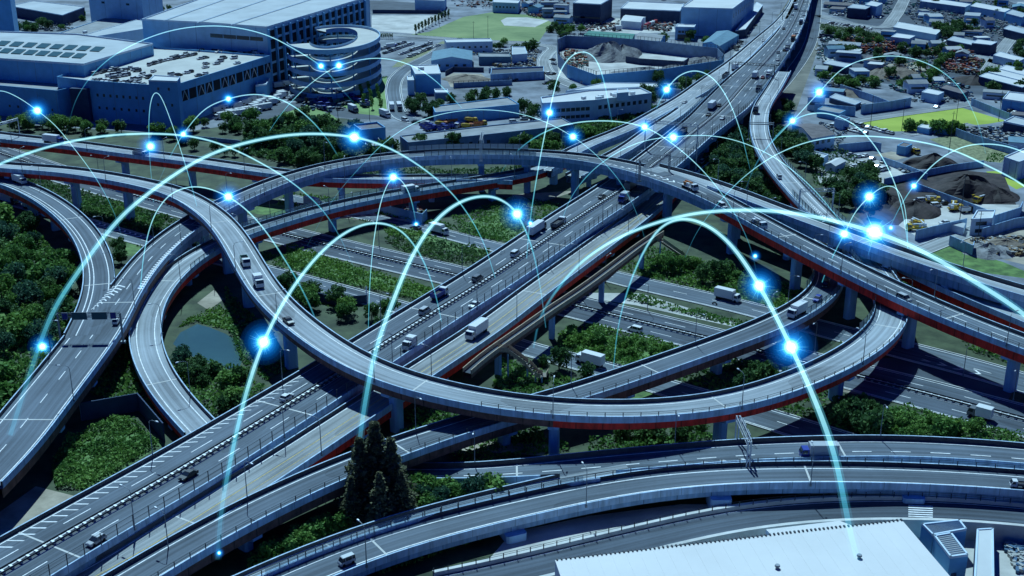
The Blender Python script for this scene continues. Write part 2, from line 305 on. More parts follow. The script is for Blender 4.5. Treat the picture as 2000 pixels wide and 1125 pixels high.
def flyover(key, name, label, girder, deck_mat='asphalt', lanes=(), ph=1.0, gd=2.1, gin=.5, lw=.28, pier_gap=36, pier_w=3.2, pier_cap=True, fences=(), edge=1.15, cat='flyover', par_out='parapet', twin=False, phr=None, pier_t='box', d_first=12, lane_col='line_white', pier_off=0, pier_px=None):
    r = R[key]; o0 = r.at(r.L/2)[0]; root = empty(name, (o0.x, o0.y, 0)); tag(root, label, cat, 'elevated decks of the interchange')
    ROOTS[key] = root; jn = JOIN.get(key, [])
    sk = (lambda p, d: inside(p, jn, p.z-.5, -.4)) if jn else None
    mb = MB(); r.sweep(mb, [(lambda w: -w/2, 0), (lambda w: w/2, 0)]); mb.build('deck', deck_mat, root)
    mb = MB(); g = gin
    r.sweep(mb, [(lambda w: -w/2-.02, -.02), (lambda w: -w/2-.02, -.75), (lambda w: -w/2+g+.6, -.95), (lambda w: w/2-g-.6, -.95), (lambda w: w/2+.02, -.75), (lambda w: w/2+.02, -.02)]); mb.build('deck_edge', 'parapet', root)
    for f0, f1, gm in ([(0, 1, girder)] if isinstance(girder, str) else girder):
        d0, d1 = [f if isinstance(f, (int, float)) and f <= 1 else None for f in (f0, f1)]
        d0 = f0*r.L; d1 = f1*r.L; mb = MB()
        r.sweep(mb, [(lambda w: -w/2+g, -.7), (lambda w: -w/2+g, -.9-gd), (lambda w: -w/2+g+1.6, -.9-gd), (lambda w: -w/2+g+1.6, -.9)], d0, d1)
        r.sweep(mb, [(lambda w: w/2-g-1.6, -.9), (lambda w: w/2-g-1.6, -.9-gd), (lambda w: w/2-g, -.9-gd), (lambda w: w/2-g, -.7)], d0, d1)
        r.sweep(mb, [(lambda w: -w/2+g+1.6, -.9-gd*.7), (lambda w: w/2-g-1.6, -.9-gd*.7)], d0, d1)
        mb.build('girder', gm, root)
    for sgn in (-1, 1):
        hh = ph if sgn > 0 or phr is None else phr
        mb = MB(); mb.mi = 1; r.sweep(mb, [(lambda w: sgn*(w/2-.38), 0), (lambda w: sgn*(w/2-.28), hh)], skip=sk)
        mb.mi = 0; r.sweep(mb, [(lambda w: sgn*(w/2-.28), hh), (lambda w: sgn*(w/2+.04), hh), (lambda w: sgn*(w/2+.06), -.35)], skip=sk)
        mb.build('parapet', [par_out, 'parapet_in_shade'], root)
    mb = MB()
    for sgn in (-1, 1):
        r.sweep(mb, [(lambda w: sgn*(w/2-edge)-lw/2, .02), (lambda w: sgn*(w/2-edge)+lw/2, .02)], skip=sk)
    for (off, on, gap) in lanes:
        if on == 0: r.sweep(mb, [(lambda w: off(w)-lw/2, .02), (lambda w: off(w)+lw/2, .02)])
        else: dash(r, mb, off, lw*.9, on, gap, dz=.02)
    mb.build('lane_marking', 'line_white', root)
    # expansion joints
    mb = MB(); d = d_first+pier_gap/2
    while d < r.L-5:
        r.sweep(mb, [(lambda w: -w/2+.5, .025), (lambda w: w/2-.5, .025)], d, d+.45); d += pier_gap*2.1
    mb.build('expansion_joint', 'concrete_pale', root)
    dl = [frac(key, *q[:2])*r.L for q in pier_px] if pier_px else []; d = d_first
    if not pier_px:
        while d < r.L-4: dl.append(d); d += pier_gap
    for d in dl:
        for sh in ((0,) if pier_px else (0, 5, -5, 9, -9, 13, -13)):
            p, n, w = r.at(d+sh)
            if p.z < 3: continue
            p = p+n*pier_off
            pad = pier_w/2+.6
            low = [k for k in R if k != key and k not in jn]; ok = True
            q = Vector((p.x, p.y, 0))
            for k in ([] if pier_px else low):
                bb = R[k].bbox()
                if not (bb[0] < q.x < bb[1] and bb[2] < q.y < bb[3]): continue
                dd, ss, oo, ww, zz = R[k].near(q)
                if dd < ww/2+pad and zz < p.z-1: ok = False; break
            if ok:
                pm = MB(); a = math.atan2(n.y, n.x); top = p.z-.9-gd-.02; cap = 1.5 if pier_cap else 0
                offs = (-w*.25, w*.25) if twin else (0,)
                for of in offs:
                    c = p+n*of
                    if pier_t == 'round': pm.bar((c.x, c.y, -.2), (c.x, c.y, top-cap+.01), pier_w/2, n=20)
                    else:
                        ch = .45; hw = pier_w/2; hd = pier_w*.36; ca, sa = math.cos(a), math.sin(a)
                        pl = [(-hw+ch, -hd), (hw-ch, -hd), (hw, -hd+ch), (hw, hd-ch), (hw-ch, hd), (-hw+ch, hd), (-hw, hd-ch), (-hw, -hd+ch)]
                        pm.prism([(c.x+x*ca-y*sa, c.y+x*sa+y*ca) for x, y in pl], -.2, top-cap+.01)
                if cap:
                    n2 = Vector((-n.y, n.x, 0)); hw = w/2-g; hd = pier_w*.38
                    for s2 in (-1, 1):      # hammerhead: tapered arms
                        A = [(-hw, -.01), (hw, -.01), (hw, -.7), (pier_w/2, -cap), (-pier_w/2, -cap), (-hw, -.7)]
                        F_ = [p+n*x+n2*(hd*s2)+Vector((0, 0, top-p.z+z)) for x, z in A]
                        pm.face(F_ if s2 < 0 else F_[::-1])
                    for k in range(6):
                        x0, z0 = A[k]; x1, z1 = A[(k+1) % 6]
                        pm.face([p+n*x0-n2*hd+Vector((0, 0, top-p.z+z0)), p+n*x0+n2*hd+Vector((0, 0, top-p.z+z0)), p+n*x1+n2*hd+Vector((0, 0, top-p.z+z1)), p+n*x1-n2*hd+Vector((0, 0, top-p.z+z1))])
                pm.build('pier', 'pier', root); break
    for (sgn, f0, f1, hh, pmat, gap) in fences:
        fence_on(r, root, sgn, f0*r.L, f1*r.L, hh, pmat, gap, ph if sgn > 0 or phr is None else phr, sk)
    return root
def fence_on(r, root, sgn, d0, d1, hh, pmat, gap, base, sk=None, name='noise_barrier'):
    mb = MB(); mb.mi = 0; d = d0
    while d < d1:
        p, n, w = r.at(d); q = p+n*(sgn*(w/2-.12))
        if not (sk and sk(q, d)):
            mb.bar(q+Vector((0, 0, base-.3)), q+Vector((0, 0, base+hh)), .11, n=4)
        d += gap
    mb.mi = 1
    if pmat: r.sweep(mb, [(lambda w: sgn*(w/2-.12), base), (lambda w: sgn*(w/2-.12), base+hh-.12)], d0, d1, skip=sk)
    mb.mi = 0
    for z in ((base+hh-.12, base+hh) if pmat else (base+hh*.5, base+hh*.5+.09)), (base+hh*.95, base+hh*.95+.09):
        r.sweep(mb, [(lambda w: sgn*(w/2-.1), z[0]), (lambda w: sgn*(w/2-.1), z[1])], d0, d1, skip=sk)
    mb.build(name, ['steel_dark', pmat or 'steel'], root)
half = lambda f: (lambda w: w*f)
flyover('main', 'expressway_deck', 'widest elevated expressway running diagonally from lower left to the top with a ladder pattern median', 'girder_grey', 'asphalt', lanes=[(half(-.21), 7, 11), (half(.21), 7, 11), (half(-.05), 0, 0), (half(.05), 0, 0)], ph=.95, phr=.95, pier_gap=34, pier_w=3.4, twin=True, fences=[(1, .0, .46, 2.6, None, 4.2), (1, .46, .60, 2.2, 'clear_panel', 4.2), (-1, .40, .52, 2.4, 'clear_panel', 4.2)])
flyover('merge', 'merge_deck', 'pale carriageway joining the expressway from the left at the top of the interchange', 'girder_grey', 'asphalt_pale', lanes=[(half(0), 6, 9)])
flyover('slip', 'slip_ramp', 'short pale slip ramp squeezed between the expressway and the merging carriageway', 'girder_grey', 'asphalt_pale', pier_w=2.2)
flyover('front', 'frontage_deck', 'light concrete frontage deck beside the expressway on its right with a yellow lane line', 'girder_red', 'asphalt_light', lanes=[], edge=1.0, pier_w=2.6)
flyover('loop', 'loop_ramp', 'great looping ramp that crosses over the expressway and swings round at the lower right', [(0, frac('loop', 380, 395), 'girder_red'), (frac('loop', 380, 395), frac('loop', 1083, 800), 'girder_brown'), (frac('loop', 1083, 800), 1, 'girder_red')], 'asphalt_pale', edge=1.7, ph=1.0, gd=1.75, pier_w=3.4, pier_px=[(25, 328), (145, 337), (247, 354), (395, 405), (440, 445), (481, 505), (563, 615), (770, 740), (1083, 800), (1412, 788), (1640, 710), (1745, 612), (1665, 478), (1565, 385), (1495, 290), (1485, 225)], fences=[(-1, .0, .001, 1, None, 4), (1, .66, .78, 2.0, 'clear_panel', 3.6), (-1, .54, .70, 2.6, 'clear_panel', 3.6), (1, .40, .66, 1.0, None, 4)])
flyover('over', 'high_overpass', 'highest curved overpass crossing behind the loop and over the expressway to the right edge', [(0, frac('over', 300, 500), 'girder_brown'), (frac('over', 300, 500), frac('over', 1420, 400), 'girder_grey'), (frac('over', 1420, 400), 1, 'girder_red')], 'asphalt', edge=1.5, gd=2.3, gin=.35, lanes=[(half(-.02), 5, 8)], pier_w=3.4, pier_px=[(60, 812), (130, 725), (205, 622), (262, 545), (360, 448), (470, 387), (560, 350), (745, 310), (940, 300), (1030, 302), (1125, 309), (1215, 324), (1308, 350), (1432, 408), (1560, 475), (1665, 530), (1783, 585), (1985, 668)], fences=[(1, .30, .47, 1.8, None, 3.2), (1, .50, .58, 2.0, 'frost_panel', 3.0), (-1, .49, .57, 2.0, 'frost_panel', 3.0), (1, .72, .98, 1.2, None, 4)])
flyover('over_branch', 'overpass_branch', 'upper branch splitting from the high overpass towards the right edge under the brightest light', 'girder_grey', 'asphalt_pale', gd=2.4, gin=.2, ph=1.3, pier_px=[(1440, 382), (1545, 421), (1640, 456), (1748, 494), (1862, 533), (1980, 569)])
flyover('left_ramp', 'left_ramp', 'curved ramp at the left edge carrying a box truck down to the sign gantry', 'girder_red', 'asphalt', edge=1.9, lanes=[(half(.17), 0, 0)])
flyover('inner', 'inner_ramp', 'tight curved ramp that dips beside the pond and climbs right under the overpass', 'girder_red', 'asphalt_pale', edge=2.0, fences=[(1, .36, .80, 1.5, 'clear_panel', 3.5), (-1, .42, .80, 1.7, 'clear_panel', 3.5)])
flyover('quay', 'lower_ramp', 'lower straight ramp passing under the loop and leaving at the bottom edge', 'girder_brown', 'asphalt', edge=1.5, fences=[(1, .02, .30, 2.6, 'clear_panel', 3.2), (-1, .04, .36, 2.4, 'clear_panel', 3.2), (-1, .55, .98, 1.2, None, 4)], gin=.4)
flyover('north_deck', 'north_deck', 'red girder deck along the trees below the warehouse at upper left', 'girder_red', 'asphalt_pale', lanes=[(half(.0), 5, 6)])
flyover('east_deck', 'east_deck', 'short red girder deck below the overpass branch at the right edge', 'girder_red', 'asphalt_pale', fences=[(-1, .0, 1, 1.2, None, 4)])
flyover('near_deck', 'near_deck', 'nearest curved deck sweeping above the white roof along the bottom of the picture', 'girder_grey', 'asphalt', edge=2.0, gd=1.0, gin=.05, ph=.95, lw=.3, pier_gap=47, pier_w=6.5, pier_cap=False, pier_off=3.4, pier_px=[(985, 1000), (1400, 932), (1775, 930)], fences=[(-1, .0, 1, .9, None, 4)])
flyover('side_lane', 'side_lane', 'narrow pale lane behind a glass screen along the far edge of the nearest deck', 'girder_grey', 'asphalt_pale', edge=.6, gd=1.2, gin=.3, ph=.8, pier_w=2, fences=[(1, 0, 1, 1.4, 'clear_panel', 4)])
flyover('far_deck', 'far_deck', 'wide deck behind the nearest one with broad dashed lane marks and a blue truck', 'girder_grey', 'asphalt', edge=1.2, lanes=[(half(.07), 4.5, 4.5)], gd=1.6, gin=.3, pier_w=3.6, ph=1.25, lw=.32)
mb = MB(); R['front'].sweep(mb, [(-.1, .03), (.1, .03)]); R['front'].sweep(mb, [(2.3, .03), (2.42, .03)]); mb.build('yellow_line', 'line_yellow', ROOTS['front'])
# ladder-like double guard rail in the middle of the expressway and of the trunk road
def median(r, d0, d1, name, parent=None, label=None):
    mb = MB(); mb.mi = 0
    for o in (-.75, .75):
        r.sweep(mb, [(o-.06, .45), (o-.06, .85), (o+.06, .85), (o+.06, .45)], d0, d1)
    r.sweep(mb, [(-.9, .03), (.9, .03)], d0, d1)
    mb.mi = 1; d = d0
    while d < d1:
        p, n, w = r.at(d); t = Vector((-n.y, n.x, 0)); a = math.atan2(t.y, t.x)
        mb.box(p+Vector((0, 0, .04)), .5, 1.3, .5, a); d += 2.0
    return mb.build(name, ['steel_dark', 'steel_pale'], parent)
o = median(R['main'], 2, R['main'].L*.985, 'median_barrier'); tag(o, 'ladder like double guard rail down the middle of the diagonal expressway', 'guard rail')
# ------------------------------------------------------------------ ground and streets
mat('ground', (.10, .11, .09), var=.5, scale=.035, col2=(.16, .15, .12), detail=10)
g = MB(); g.face([(-6000, -1500, 0), (6000, -1500, 0), (6000, 9000, 0), (-6000, 9000, 0)]); tag(g.build('ground', 'ground'), kind='structure')
def street(key, m='asphalt_dark', lines=True, lanes=(), kerb=True, lw=.25, center=None):
    r = R[key]; mb = MB(); r.sweep(mb, [(lambda w: -w/2, .04), (lambda w: w/2, .04)]); o = mb.build('road', m); tag(o, kind='structure')
    mb = MB()
    if lines:
        for s in (-1, 1): r.sweep(mb, [(lambda w: s*(w/2-.7)-lw/2, .075), (lambda w: s*(w/2-.7)+lw/2, .075)])
    for off, on, gap in lanes:
        if on == 0: r.sweep(mb, [(lambda w: off(w)-lw/2, .075), (lambda w: off(w)+lw/2, .075)])
        else: dash(r, mb, off, lw*.9, on, gap, dz=.075)
    if mb.f: tag(mb.build('road_marking', 'line_white'), kind='structure')
    if kerb:
        mb = MB()
        for s in (-1, 1): r.sweep(mb, [(lambda w: s*(w/2), .0), (lambda w: s*(w/2), .22), (lambda w: s*(w/2+.35), .22), (lambda w: s*(w/2+.35), .0)], skip=lambda p, d: inside(p, [k for k in STREETS if k != key], None, .4))
        tag(mb.build('kerb', 'concrete_pale'), kind='structure')
street('trunk', 'asphalt_dark', lanes=[(half(-.25), 7, 11), (half(.25), 7, 11), (half(-.06), 0, 0), (half(.06), 0, 0)])
o = median(R['trunk'], R['trunk'].L*.02, R['trunk'].L*.985, 'median_barrier'); tag(o, 'pale ladder like guard rail along the middle of the ground level trunk road', 'guard rail')
street('side_south', 'asphalt', lanes=[(half(0), 6, 8)]); street('side_north', 'asphalt', lanes=[(half(.0), 5, 9)])
street('service', 'asphalt_dark', lines=True)
for k in ('bend_street', 'ball_street', 'rail_street', 'field_street', 'cross_street', 'long_street', 'edge_street', 'yard_street', 'wall_street'):
    street(k, 'asphalt_light' if k not in ('rail_street', 'bend_street') else 'asphalt' if k == 'bend_street' else 'asphalt_dark', lines=(k in ('bend_street', 'ball_street')))

def hatch(key, a, b, side, w0, w1, gap=2.6, slant=2.2, bw=.8, inset=1.3, chev=False, off=None):
    """slanted bars (or chevrons) between two pixels along a road; side -1/+1 edge, or off: centre offset"""
    r = R[key]; z = r.at(r.L/2)[0].z
    for _ in range(3): d0 = r.near(P(a[0], a[1], z)); z = d0[4]
    for _ in range(3): d1 = r.near(P(b[0], b[1], z)); z = d1[4]
    s0, s1 = sorted((d0[1], d1[1])); mb = MB(); n_ = max(2, int((s1-s0)/gap)); flip = d0[1] > d1[1]
    dz = .03 if key in ROOTS else .085
    for k in range(n_):
        t = k/(n_-1); tt = 1-t if flip else t; wd = w0*(1-tt)+w1*tt; d = s0+(s1-s0)*t; w = r.at(d)[2]
        if off is None: oa = side*(w/2-inset); ob = side*(w/2-inset-wd)
        else: oc = d0[2]+(d1[2]-d0[2])*tt if off == 'px' else off; oa = oc-wd/2; ob = oc+wd/2
        if chev:
            om = (oa+ob)/2
            for o1, o2, e1, e2 in ((oa, om, 0, slant), (om, ob, slant, 0)):
                mb.face([r.at(d+e1, o1, dz)[0], r.at(d+e2, o2, dz)[0], r.at(d+e2+bw, o2, dz)[0], r.at(d+e1+bw, o1, dz)[0]])
        else: mb.face([r.at(d, oa, dz)[0], r.at(d+slant, ob, dz)[0], r.at(d+slant+bw, ob, dz)[0], r.at(d+bw, oa, dz)[0]])
    if key not in ROOTS or key == 'main':
        pass
    o = mb.build('hatch_marking', 'line_white', ROOTS.get(key))
    if key not in ROOTS: tag(o, kind='structure')
hatch('main', (-20, 1065), (600, 745), -1, 2.9, 1.6, 2.6, 1.6, .42)
hatch('over', (268, 565), (430, 425), 1, 1.6, 1.4, 1.9, .5, .9, .9); hatch('over', (480, 395), (660, 335), 1, 1.4, 1.2, 2.2, .5, 1.0, .8); hatch('over', (670, 332), (900, 312), 1, .8, .8, 5, .5, 3, 1.0)
hatch('over', (226, 562), (207, 605), -1, 4.2, .8, 2.0, 1.5, .8, .2, True)
hatch('over', (1190, 318), (1312, 352), 1, 1.0, 2.6, 3.0, 1.8, 1.1, 4.6, True); hatch('over', (1290, 360), (1420, 412), 1, 1.3, 1.2, 2.2, 1.2, .5, .8)
hatch('loop', (1552, 385), (1612, 455), 1, .5, 2.4, 1.9, 1.5, .8, 0, True, 0.6)
hatch('side_south', (186, 437), (283, 462), -1, 2.8, 2.8, 2.6, 1.4, 1.0, .6, True)
hatch('side_north', (1815, 688), (1900, 722), 1, 1.2, 3.4, 3.2, 2.2, .9, 2.4, True)
hatch('far_deck', (1190, 915), (1440, 898), 1, 1.2, 2.6, 3.6, 2.2, 1.0, .6, True)
# ------------------------------------------------------------------ ground cover
rnd = random.Random(7)
mat('verge', (.022, .040, .018), var=.45, scale=.12, col2=(.055, .075, .035), detail=12)
mat('meadow', (.045, .105, .025), var=.35, scale=.25, col2=(.11, .20, .05), detail=12)
mat('lawn', (.13, .22, .06), var=.18, scale=.06, col2=(.17, .28, .08), detail=10)
mat('yellow_lawn', (.31, .40, .04), var=.12, scale=.04, col2=(.37, .45, .06), detail=12)
mat('ball_lawn', (.12, .20, .06), var=.2, scale=.03, col2=(.21, .27, .10), detail=10)
mat('olive_lawn', (.13, .155, .06), var=.5, scale=.5, col2=(.22, .23, .12), detail=8)
mat('dirt', (.26, .22, .16), var=.3, scale=.12, col2=(.36, .31, .24), detail=12)
mat('soil', (.022, .017, .018), var=.5, scale=.2, col2=(.045, .032, .030), bump=.4, detail=10)
mat('gravel', (.16, .16, .165), var=.3, scale=.4, col2=(.25, .25, .25), bump=.3, detail=10)
mat('pale_yard', (.42, .41, .38), var=.22, scale=.06, col2=(.52, .50, .46), detail=12)
mat('grey_yard', (.10, .118, .14), var=.35, scale=.05, col2=(.21, .23, .26), detail=12)
mat('dark_yard', (.06, .075, .095), var=.3, scale=.09, detail=12)
mat('pool_water', (.055, .115, .105), rough=.12, spec=.9, var=.12, scale=.05)
ZL = [0]
def patch(name, poly, m, z=None, label=None):
    if z is None: ZL[0] += 1; z = .003+.0006*ZL[0]
    mb = MB(); pts = [P(x, y, 0) for x, y in poly]; mb.cap([(p.x, p.y) for p in pts], z)
    return tag(mb.build(name, m), kind='structure')
patch('verge', [(-250, 290), (0, 262), (300, 285), (560, 325), (800, 300), (1000, 285), (1130, 262), (1260, 222), (1400, 190), (1440, 250), (1460, 215), (1500, 245), (1545, 250), (1560, 300), (1640, 400), (1780, 520), (2250, 640), (2250, 1160), (1000, 1110), (700, 1250), (-400, 1400)], 'verge')
patch('verge', [(440, 215), (700, 218), (760, 300), (560, 335), (360, 300), (-200, 262), (-200, 222), (0, 222), (330, 262)], 'verge')
patch('yard', [(790, 285), (1050, 262), (1180, 235), (1330, 200), (1410, 140), (1500, 60), (1540, 0), (1560, -60), (500, -60), (300, 0), (-300, -60), (-300, 220), (330, 262), (480, 240), (620, 225), (700, 235), (760, 270)], 'grey_yard')
patch('yard', [(440, 210), (640, 195), (760, 235), (700, 232), (600, 222), (470, 240)], 'dark_yard')
patch('yard', [(726, 30), (870, 30), (810, 66), (726, 60)], 'pale_yard')
patch('yard', [(700, 0), (870, 8), (860, 22), (725, 22)], 'dark_yard')
patch('lawn', [(838, 62), (905, 33), (960, 24), (1050, 30), (1078, 44), (1052, 82), (900, 76), (800, 68)], 'ball_lawn')
patch('infield', [(978, 40), (990, 34), (1030, 34), (1072, 40), (1045, 53), (985, 50)], 'pale_yard')
patch('lawn', [(775, 122), (865, 80), (873, 85), (800, 128), (765, 132)], 'olive_lawn')
patch('lawn', [(700, 180), (755, 150), (760, 215), (740, 226), (700, 222), (650, 200), (680, 178)], 'lawn')
patch('lawn', [(490, 245), (545, 225), (600, 205), (650, 225), (660, 235), (560, 240), (500, 260)], 'lawn')
patch('yard', [(800, 185), (860, 185), (885, 190), (850, 205), (800, 200)], 'dark_yard')
patch('dirt_mound', [(870, 150), (885, 143), (940, 144), (955, 158), (950, 168), (880, 170)], 'dirt')
patch('yard', [(1085, 100), (1410, 110), (1408, 140), (1300, 158), (1160, 172), (1092, 150)], 'pale_yard')
patch('yard', [(1140, 60), (1190, 35), (1310, 40), (1320, 62), (1240, 66)], 'pale_yard')
patch('yard', [(1440, 95), (1490, 80), (1460, 115), (1430, 108)], 'pale_yard')
patch('yard', [(1540, -60), (2300, -60), (2300, 480), (2000, 560), (1800, 500), (1680, 400), (1560, 290), (1550, 230), (1600, 90)], 'grey_yard')
patch('yellow_field', [(1670, 238), (1880, 211), (1965, 236), (1930, 242), (1780, 256), (1740, 257)], 'yellow_lawn')
patch('olive_field', [(1815, 272), (1868, 262), (1900, 268), (1975, 296), (1955, 318), (1900, 312)], 'olive_lawn')
patch('lawn', [(1925, 335), (1945, 334), (2010, 352), (2010, 362), (1985, 370)], 'yellow_lawn')
patch('verge', [(1605, 340), (1680, 330), (1800, 350), (1760, 400), (1700, 440), (1630, 400)], 'verge')
patch('yard', [(1638, 318), (1700, 306), (1780, 345), (1725, 358)], 'pale_yard')
patch('yard', [(1590, 335), (1625, 330), (1650, 370), (1610, 372)], 'pale_yard')
patch('yard', [(1705, 303), (1740, 296), (1790, 302), (1750, 313)], 'dirt')
patch('soil_ground', [(1660, 395), (1800, 345), (1850, 330), (1960, 340), (1985, 400), (1900, 400), (1780, 405), (1760, 440), (1690, 440)], 'soil')
patch('yard', [(1755, 440), (1800, 400), (1870, 398), (1990, 400), (1985, 430), (1880, 462), (1790, 462)], 'pale_yard')
patch('dirt_ground', [(1860, 470), (1985, 430), (2100, 440), (2100, 540), (1950, 505)], 'dirt')
patch('meadow', [(1800, 500), (1850, 480), (1960, 512), (2050, 550), (1900, 530)], 'meadow')
for po in ([(1600, 20), (1900, -30), (2100, 60), (1990, 100), (1700, 55)], [(1605, 68), (1760, 92), (1980, 150), (1950, 190), (1700, 160), (1605, 140)]): patch('yard', po, 'dark_yard')
patch('verge', [(1600, 46), (1725, 66), (1880, 105), (2050, 155), (2050, 168), (1880, 122), (1720, 76), (1600, 58)], 'verge')
patch('yard', [(1600, 96), (1660, 100), (1680, 125), (1610, 120)], 'pale_yard'); patch('yard', [(1700, 128), (1800, 120), (1830, 150), (1720, 152)], 'dirt')
# inside the interchange
for po in ([(735, 432), (830, 450), (965, 490), (940, 500), (800, 475)], [(440, 410), (560, 395), (640, 415), (560, 425)], [(215, 462), (270, 472), (285, 500), (230, 500)], [(565, 480), (720, 530), (880, 575), (850, 590), (700, 558), (560, 520)], [(900, 440), (1000, 400), (1040, 470), (980, 470)], [(1105, 640), (1400, 690), (1240, 722), (1080, 690)], [(110, 900), (240, 815), (320, 868), (160, 965)], [(1350, 560), (1560, 600), (1560, 620), (1340, 578)], [(345, 640), (420, 610), (470, 640), (465, 660)], [(1250, 760), (1380, 780), (1400, 800), (1200, 790)], [(1480, 800), (1600, 840), (1560, 855), (1470, 830)], [(560, 1040), (640, 1010), (760, 1010), (560, 1100)]): patch('meadow', po, 'meadow')
for po in ([(385, 592), (418, 566), (436, 585), (408, 606)], [(0, 1000), (70, 950), (150, 970), (0, 1060)], [(1640, 745), (1790, 775), (1960, 800), (1960, 810), (1640, 765)], [(900, 860), (1080, 868), (1060, 890), (900, 880)], [(1000, 380), (1130, 372), (1040, 400), (1000, 400)], [(660, 425), (700, 418), (800, 430), (790, 440)]): patch('bare_ground', po, 'dirt')
patch('mud_bank', [(328, 676), (344, 642), (384, 624), (415, 630), (446, 644), (478, 664), (488, 698), (476, 724), (440, 730), (396, 714), (352, 698)], 'verge', .05)
patch('pond', [(338, 672), (352, 650), (385, 633), (410, 640), (440, 652), (468, 668), (478, 695), (468, 716), (440, 722), (400, 706), (360, 690)], 'pool_water', .06)
patch('yard', [(1640, 700), (1830, 700), (1980, 760), (1960, 800), (1790, 790), (1640, 750)], 'dark_yard')
patch('walkway', [(1150, 572), (1250, 573), (1445, 632), (1440, 640), (1240, 596), (1150, 582)], 'pale_yard')
patch('yard', [(940, 1110), (1000, 1040), (1150, 1008), (1330, 985), (1400, 985), (1370, 1010), (1180, 1050), (1000, 1092)], 'pale_yard')
patch('yard', [(1010, 1110), (1200, 1078), (1370, 1050), (1500, 1026), (1640, 1010), (1640, 1030), (1300, 1080), (1090, 1120)], 'dark_yard')
patch('yard', [(1780, 1005), (2200, 1020), (2200, 1300), (1880, 1300), (1760, 1010)], 'pale_yard')
# leafy masses nobody could count
def foliage_mat(name, a, b, c):
    m = bpy.data.materials.new(name); m.use_nodes = True; nt = m.node_tree; N = nt.nodes; L = nt.links
    bs = N['Principled BSDF']; bs.inputs['Roughness'].default_value = .7; bs.inputs['Specular IOR Level'].default_value = .15
    gi = N.new('ShaderNodeNewGeometry'); oi = N.new('ShaderNodeObjectInfo'); tc = N.new('ShaderNodeTexCoord')
    nz = N.new('ShaderNodeTexNoise'); nz.inputs['Scale'].default_value = .45; nz.inputs['Detail'].default_value = 3; L.new(tc.outputs['Object'], nz.inputs['Vector'])
    ad = N.new('ShaderNodeMath'); ad.operation = 'ADD'; L.new(gi.outputs['Random Per Island'], ad.inputs[0]); L.new(nz.outputs['Fac'], ad.inputs[1])
    a2 = N.new('ShaderNodeMath'); a2.operation = 'MULTIPLY_ADD'; L.new(oi.outputs['Random'], a2.inputs[0]); a2.inputs[1].default_value = .7; L.new(ad.outputs[0], a2.inputs[2])
    n2 = N.new('ShaderNodeTexNoise'); n2.inputs['Scale'].default_value = .07; n2.inputs['Detail'].default_value = 2; L.new(gi.outputs['Position'], n2.inputs['Vector']); a3 = N.new('ShaderNodeMath'); a3.operation = 'MULTIPLY_ADD'; L.new(n2.outputs['Fac'], a3.inputs[0]); a3.inputs[1].default_value = 2.2; L.new(a2.outputs[0], a3.inputs[2]); a4 = N.new('ShaderNodeMath'); a4.operation = 'SUBTRACT'; L.new(a3.outputs[0], a4.inputs[0]); a4.inputs[1].default_value = 1.1; a2 = a4
    mp = N.new('ShaderNodeMapRange'); mp.inputs['From Min'].default_value = .3; mp.inputs['From Max'].default_value = 1.9; L.new(a2.outputs[0], mp.inputs[0])
    r = N.new('ShaderNodeValToRGB'); r.color_ramp.elements[0].color = (*a, 1); r.color_ramp.elements[1].color = (*c, 1); e = r.color_ramp.elements.new(.5); e.color = (*b, 1)
    L.new(mp.outputs[0], r.inputs[0]); L.new(r.outputs[0], bs.inputs['Base Color'])
    tr = N.new('ShaderNodeBsdfTranslucent'); L.new(r.outputs[0], tr.inputs[0]); mx = N.new('ShaderNodeMixShader'); mx.inputs[0].default_value = .25
    L.new(bs.outputs[0], mx.inputs[1]); L.new(tr.outputs[0], mx.inputs[2]); L.new(mx.outputs[0], N['Material Output'].inputs[0]); MATS[name] = m
foliage_mat('leaf_dark', (.030, .082, .034), (.058, .135, .045), (.105, .20, .055))
foliage_mat('leaf_mid', (.048, .135, .036), (.095, .22, .05), (.18, .32, .07))
foliage_mat('leaf_bright', (.060, .15, .030), (.12, .25, .045), (.20, .34, .07))
foliage_mat('leaf_blue', (.026, .078, .048), (.045, .12, .07), (.08, .18, .10))
foliage_mat('leaf_brown', (.07, .085, .05), (.14, .15, .08), (.22, .22, .12))
mat('bark', (.09, .07, .055), var=.3, scale=2)
def leaf(mb, c, s, rg):
    n = Vector((rg.gauss(0, 1), rg.gauss(0, 1), rg.gauss(.5, 1))).normalized(); t = n.orthogonal().normalized(); b = n.cross(t)
    a = rg.uniform(0, 6.28); t, b = t*math.cos(a)+b*math.sin(a), b*math.cos(a)-t*math.sin(a)
    mb.face([c-t*s-b*s*.5, c+t*s*.2-b*s*.7, c+t*s+b*s*.1, c+b*s*.7-t*s*.1])
def in_poly(x, y, poly):
    c = False; j = len(poly)-1
    for i in range(len(poly)):
        if (poly[i][1] > y) != (poly[j][1] > y) and x < (poly[j][0]-poly[i][0])*(y-poly[i][1])/(poly[j][1]-poly[i][1])+poly[i][0]: c = not c
        j = i
    return c
def rand_in(poly, rg):
    W_ = [P(x, y, 0) for x, y in poly]; pl = [(p.x, p.y) for p in W_]; xs = [p[0] for p in pl]; ys = [p[1] for p in pl]
    while True:
        x = rg.uniform(min(xs), max(xs)); y = rg.uniform(min(ys), max(ys))
        if in_poly(x, y, pl): return Vector((x, y, 0))
def poly_area(poly):
    W_ = [P(x, y, 0) for x, y in poly]; return abs(sum(W_[i].x*W_[(i+1) % len(W_)].y-W_[(i+1) % len(W_)].x*W_[i].y for i in range(len(W_))))/2
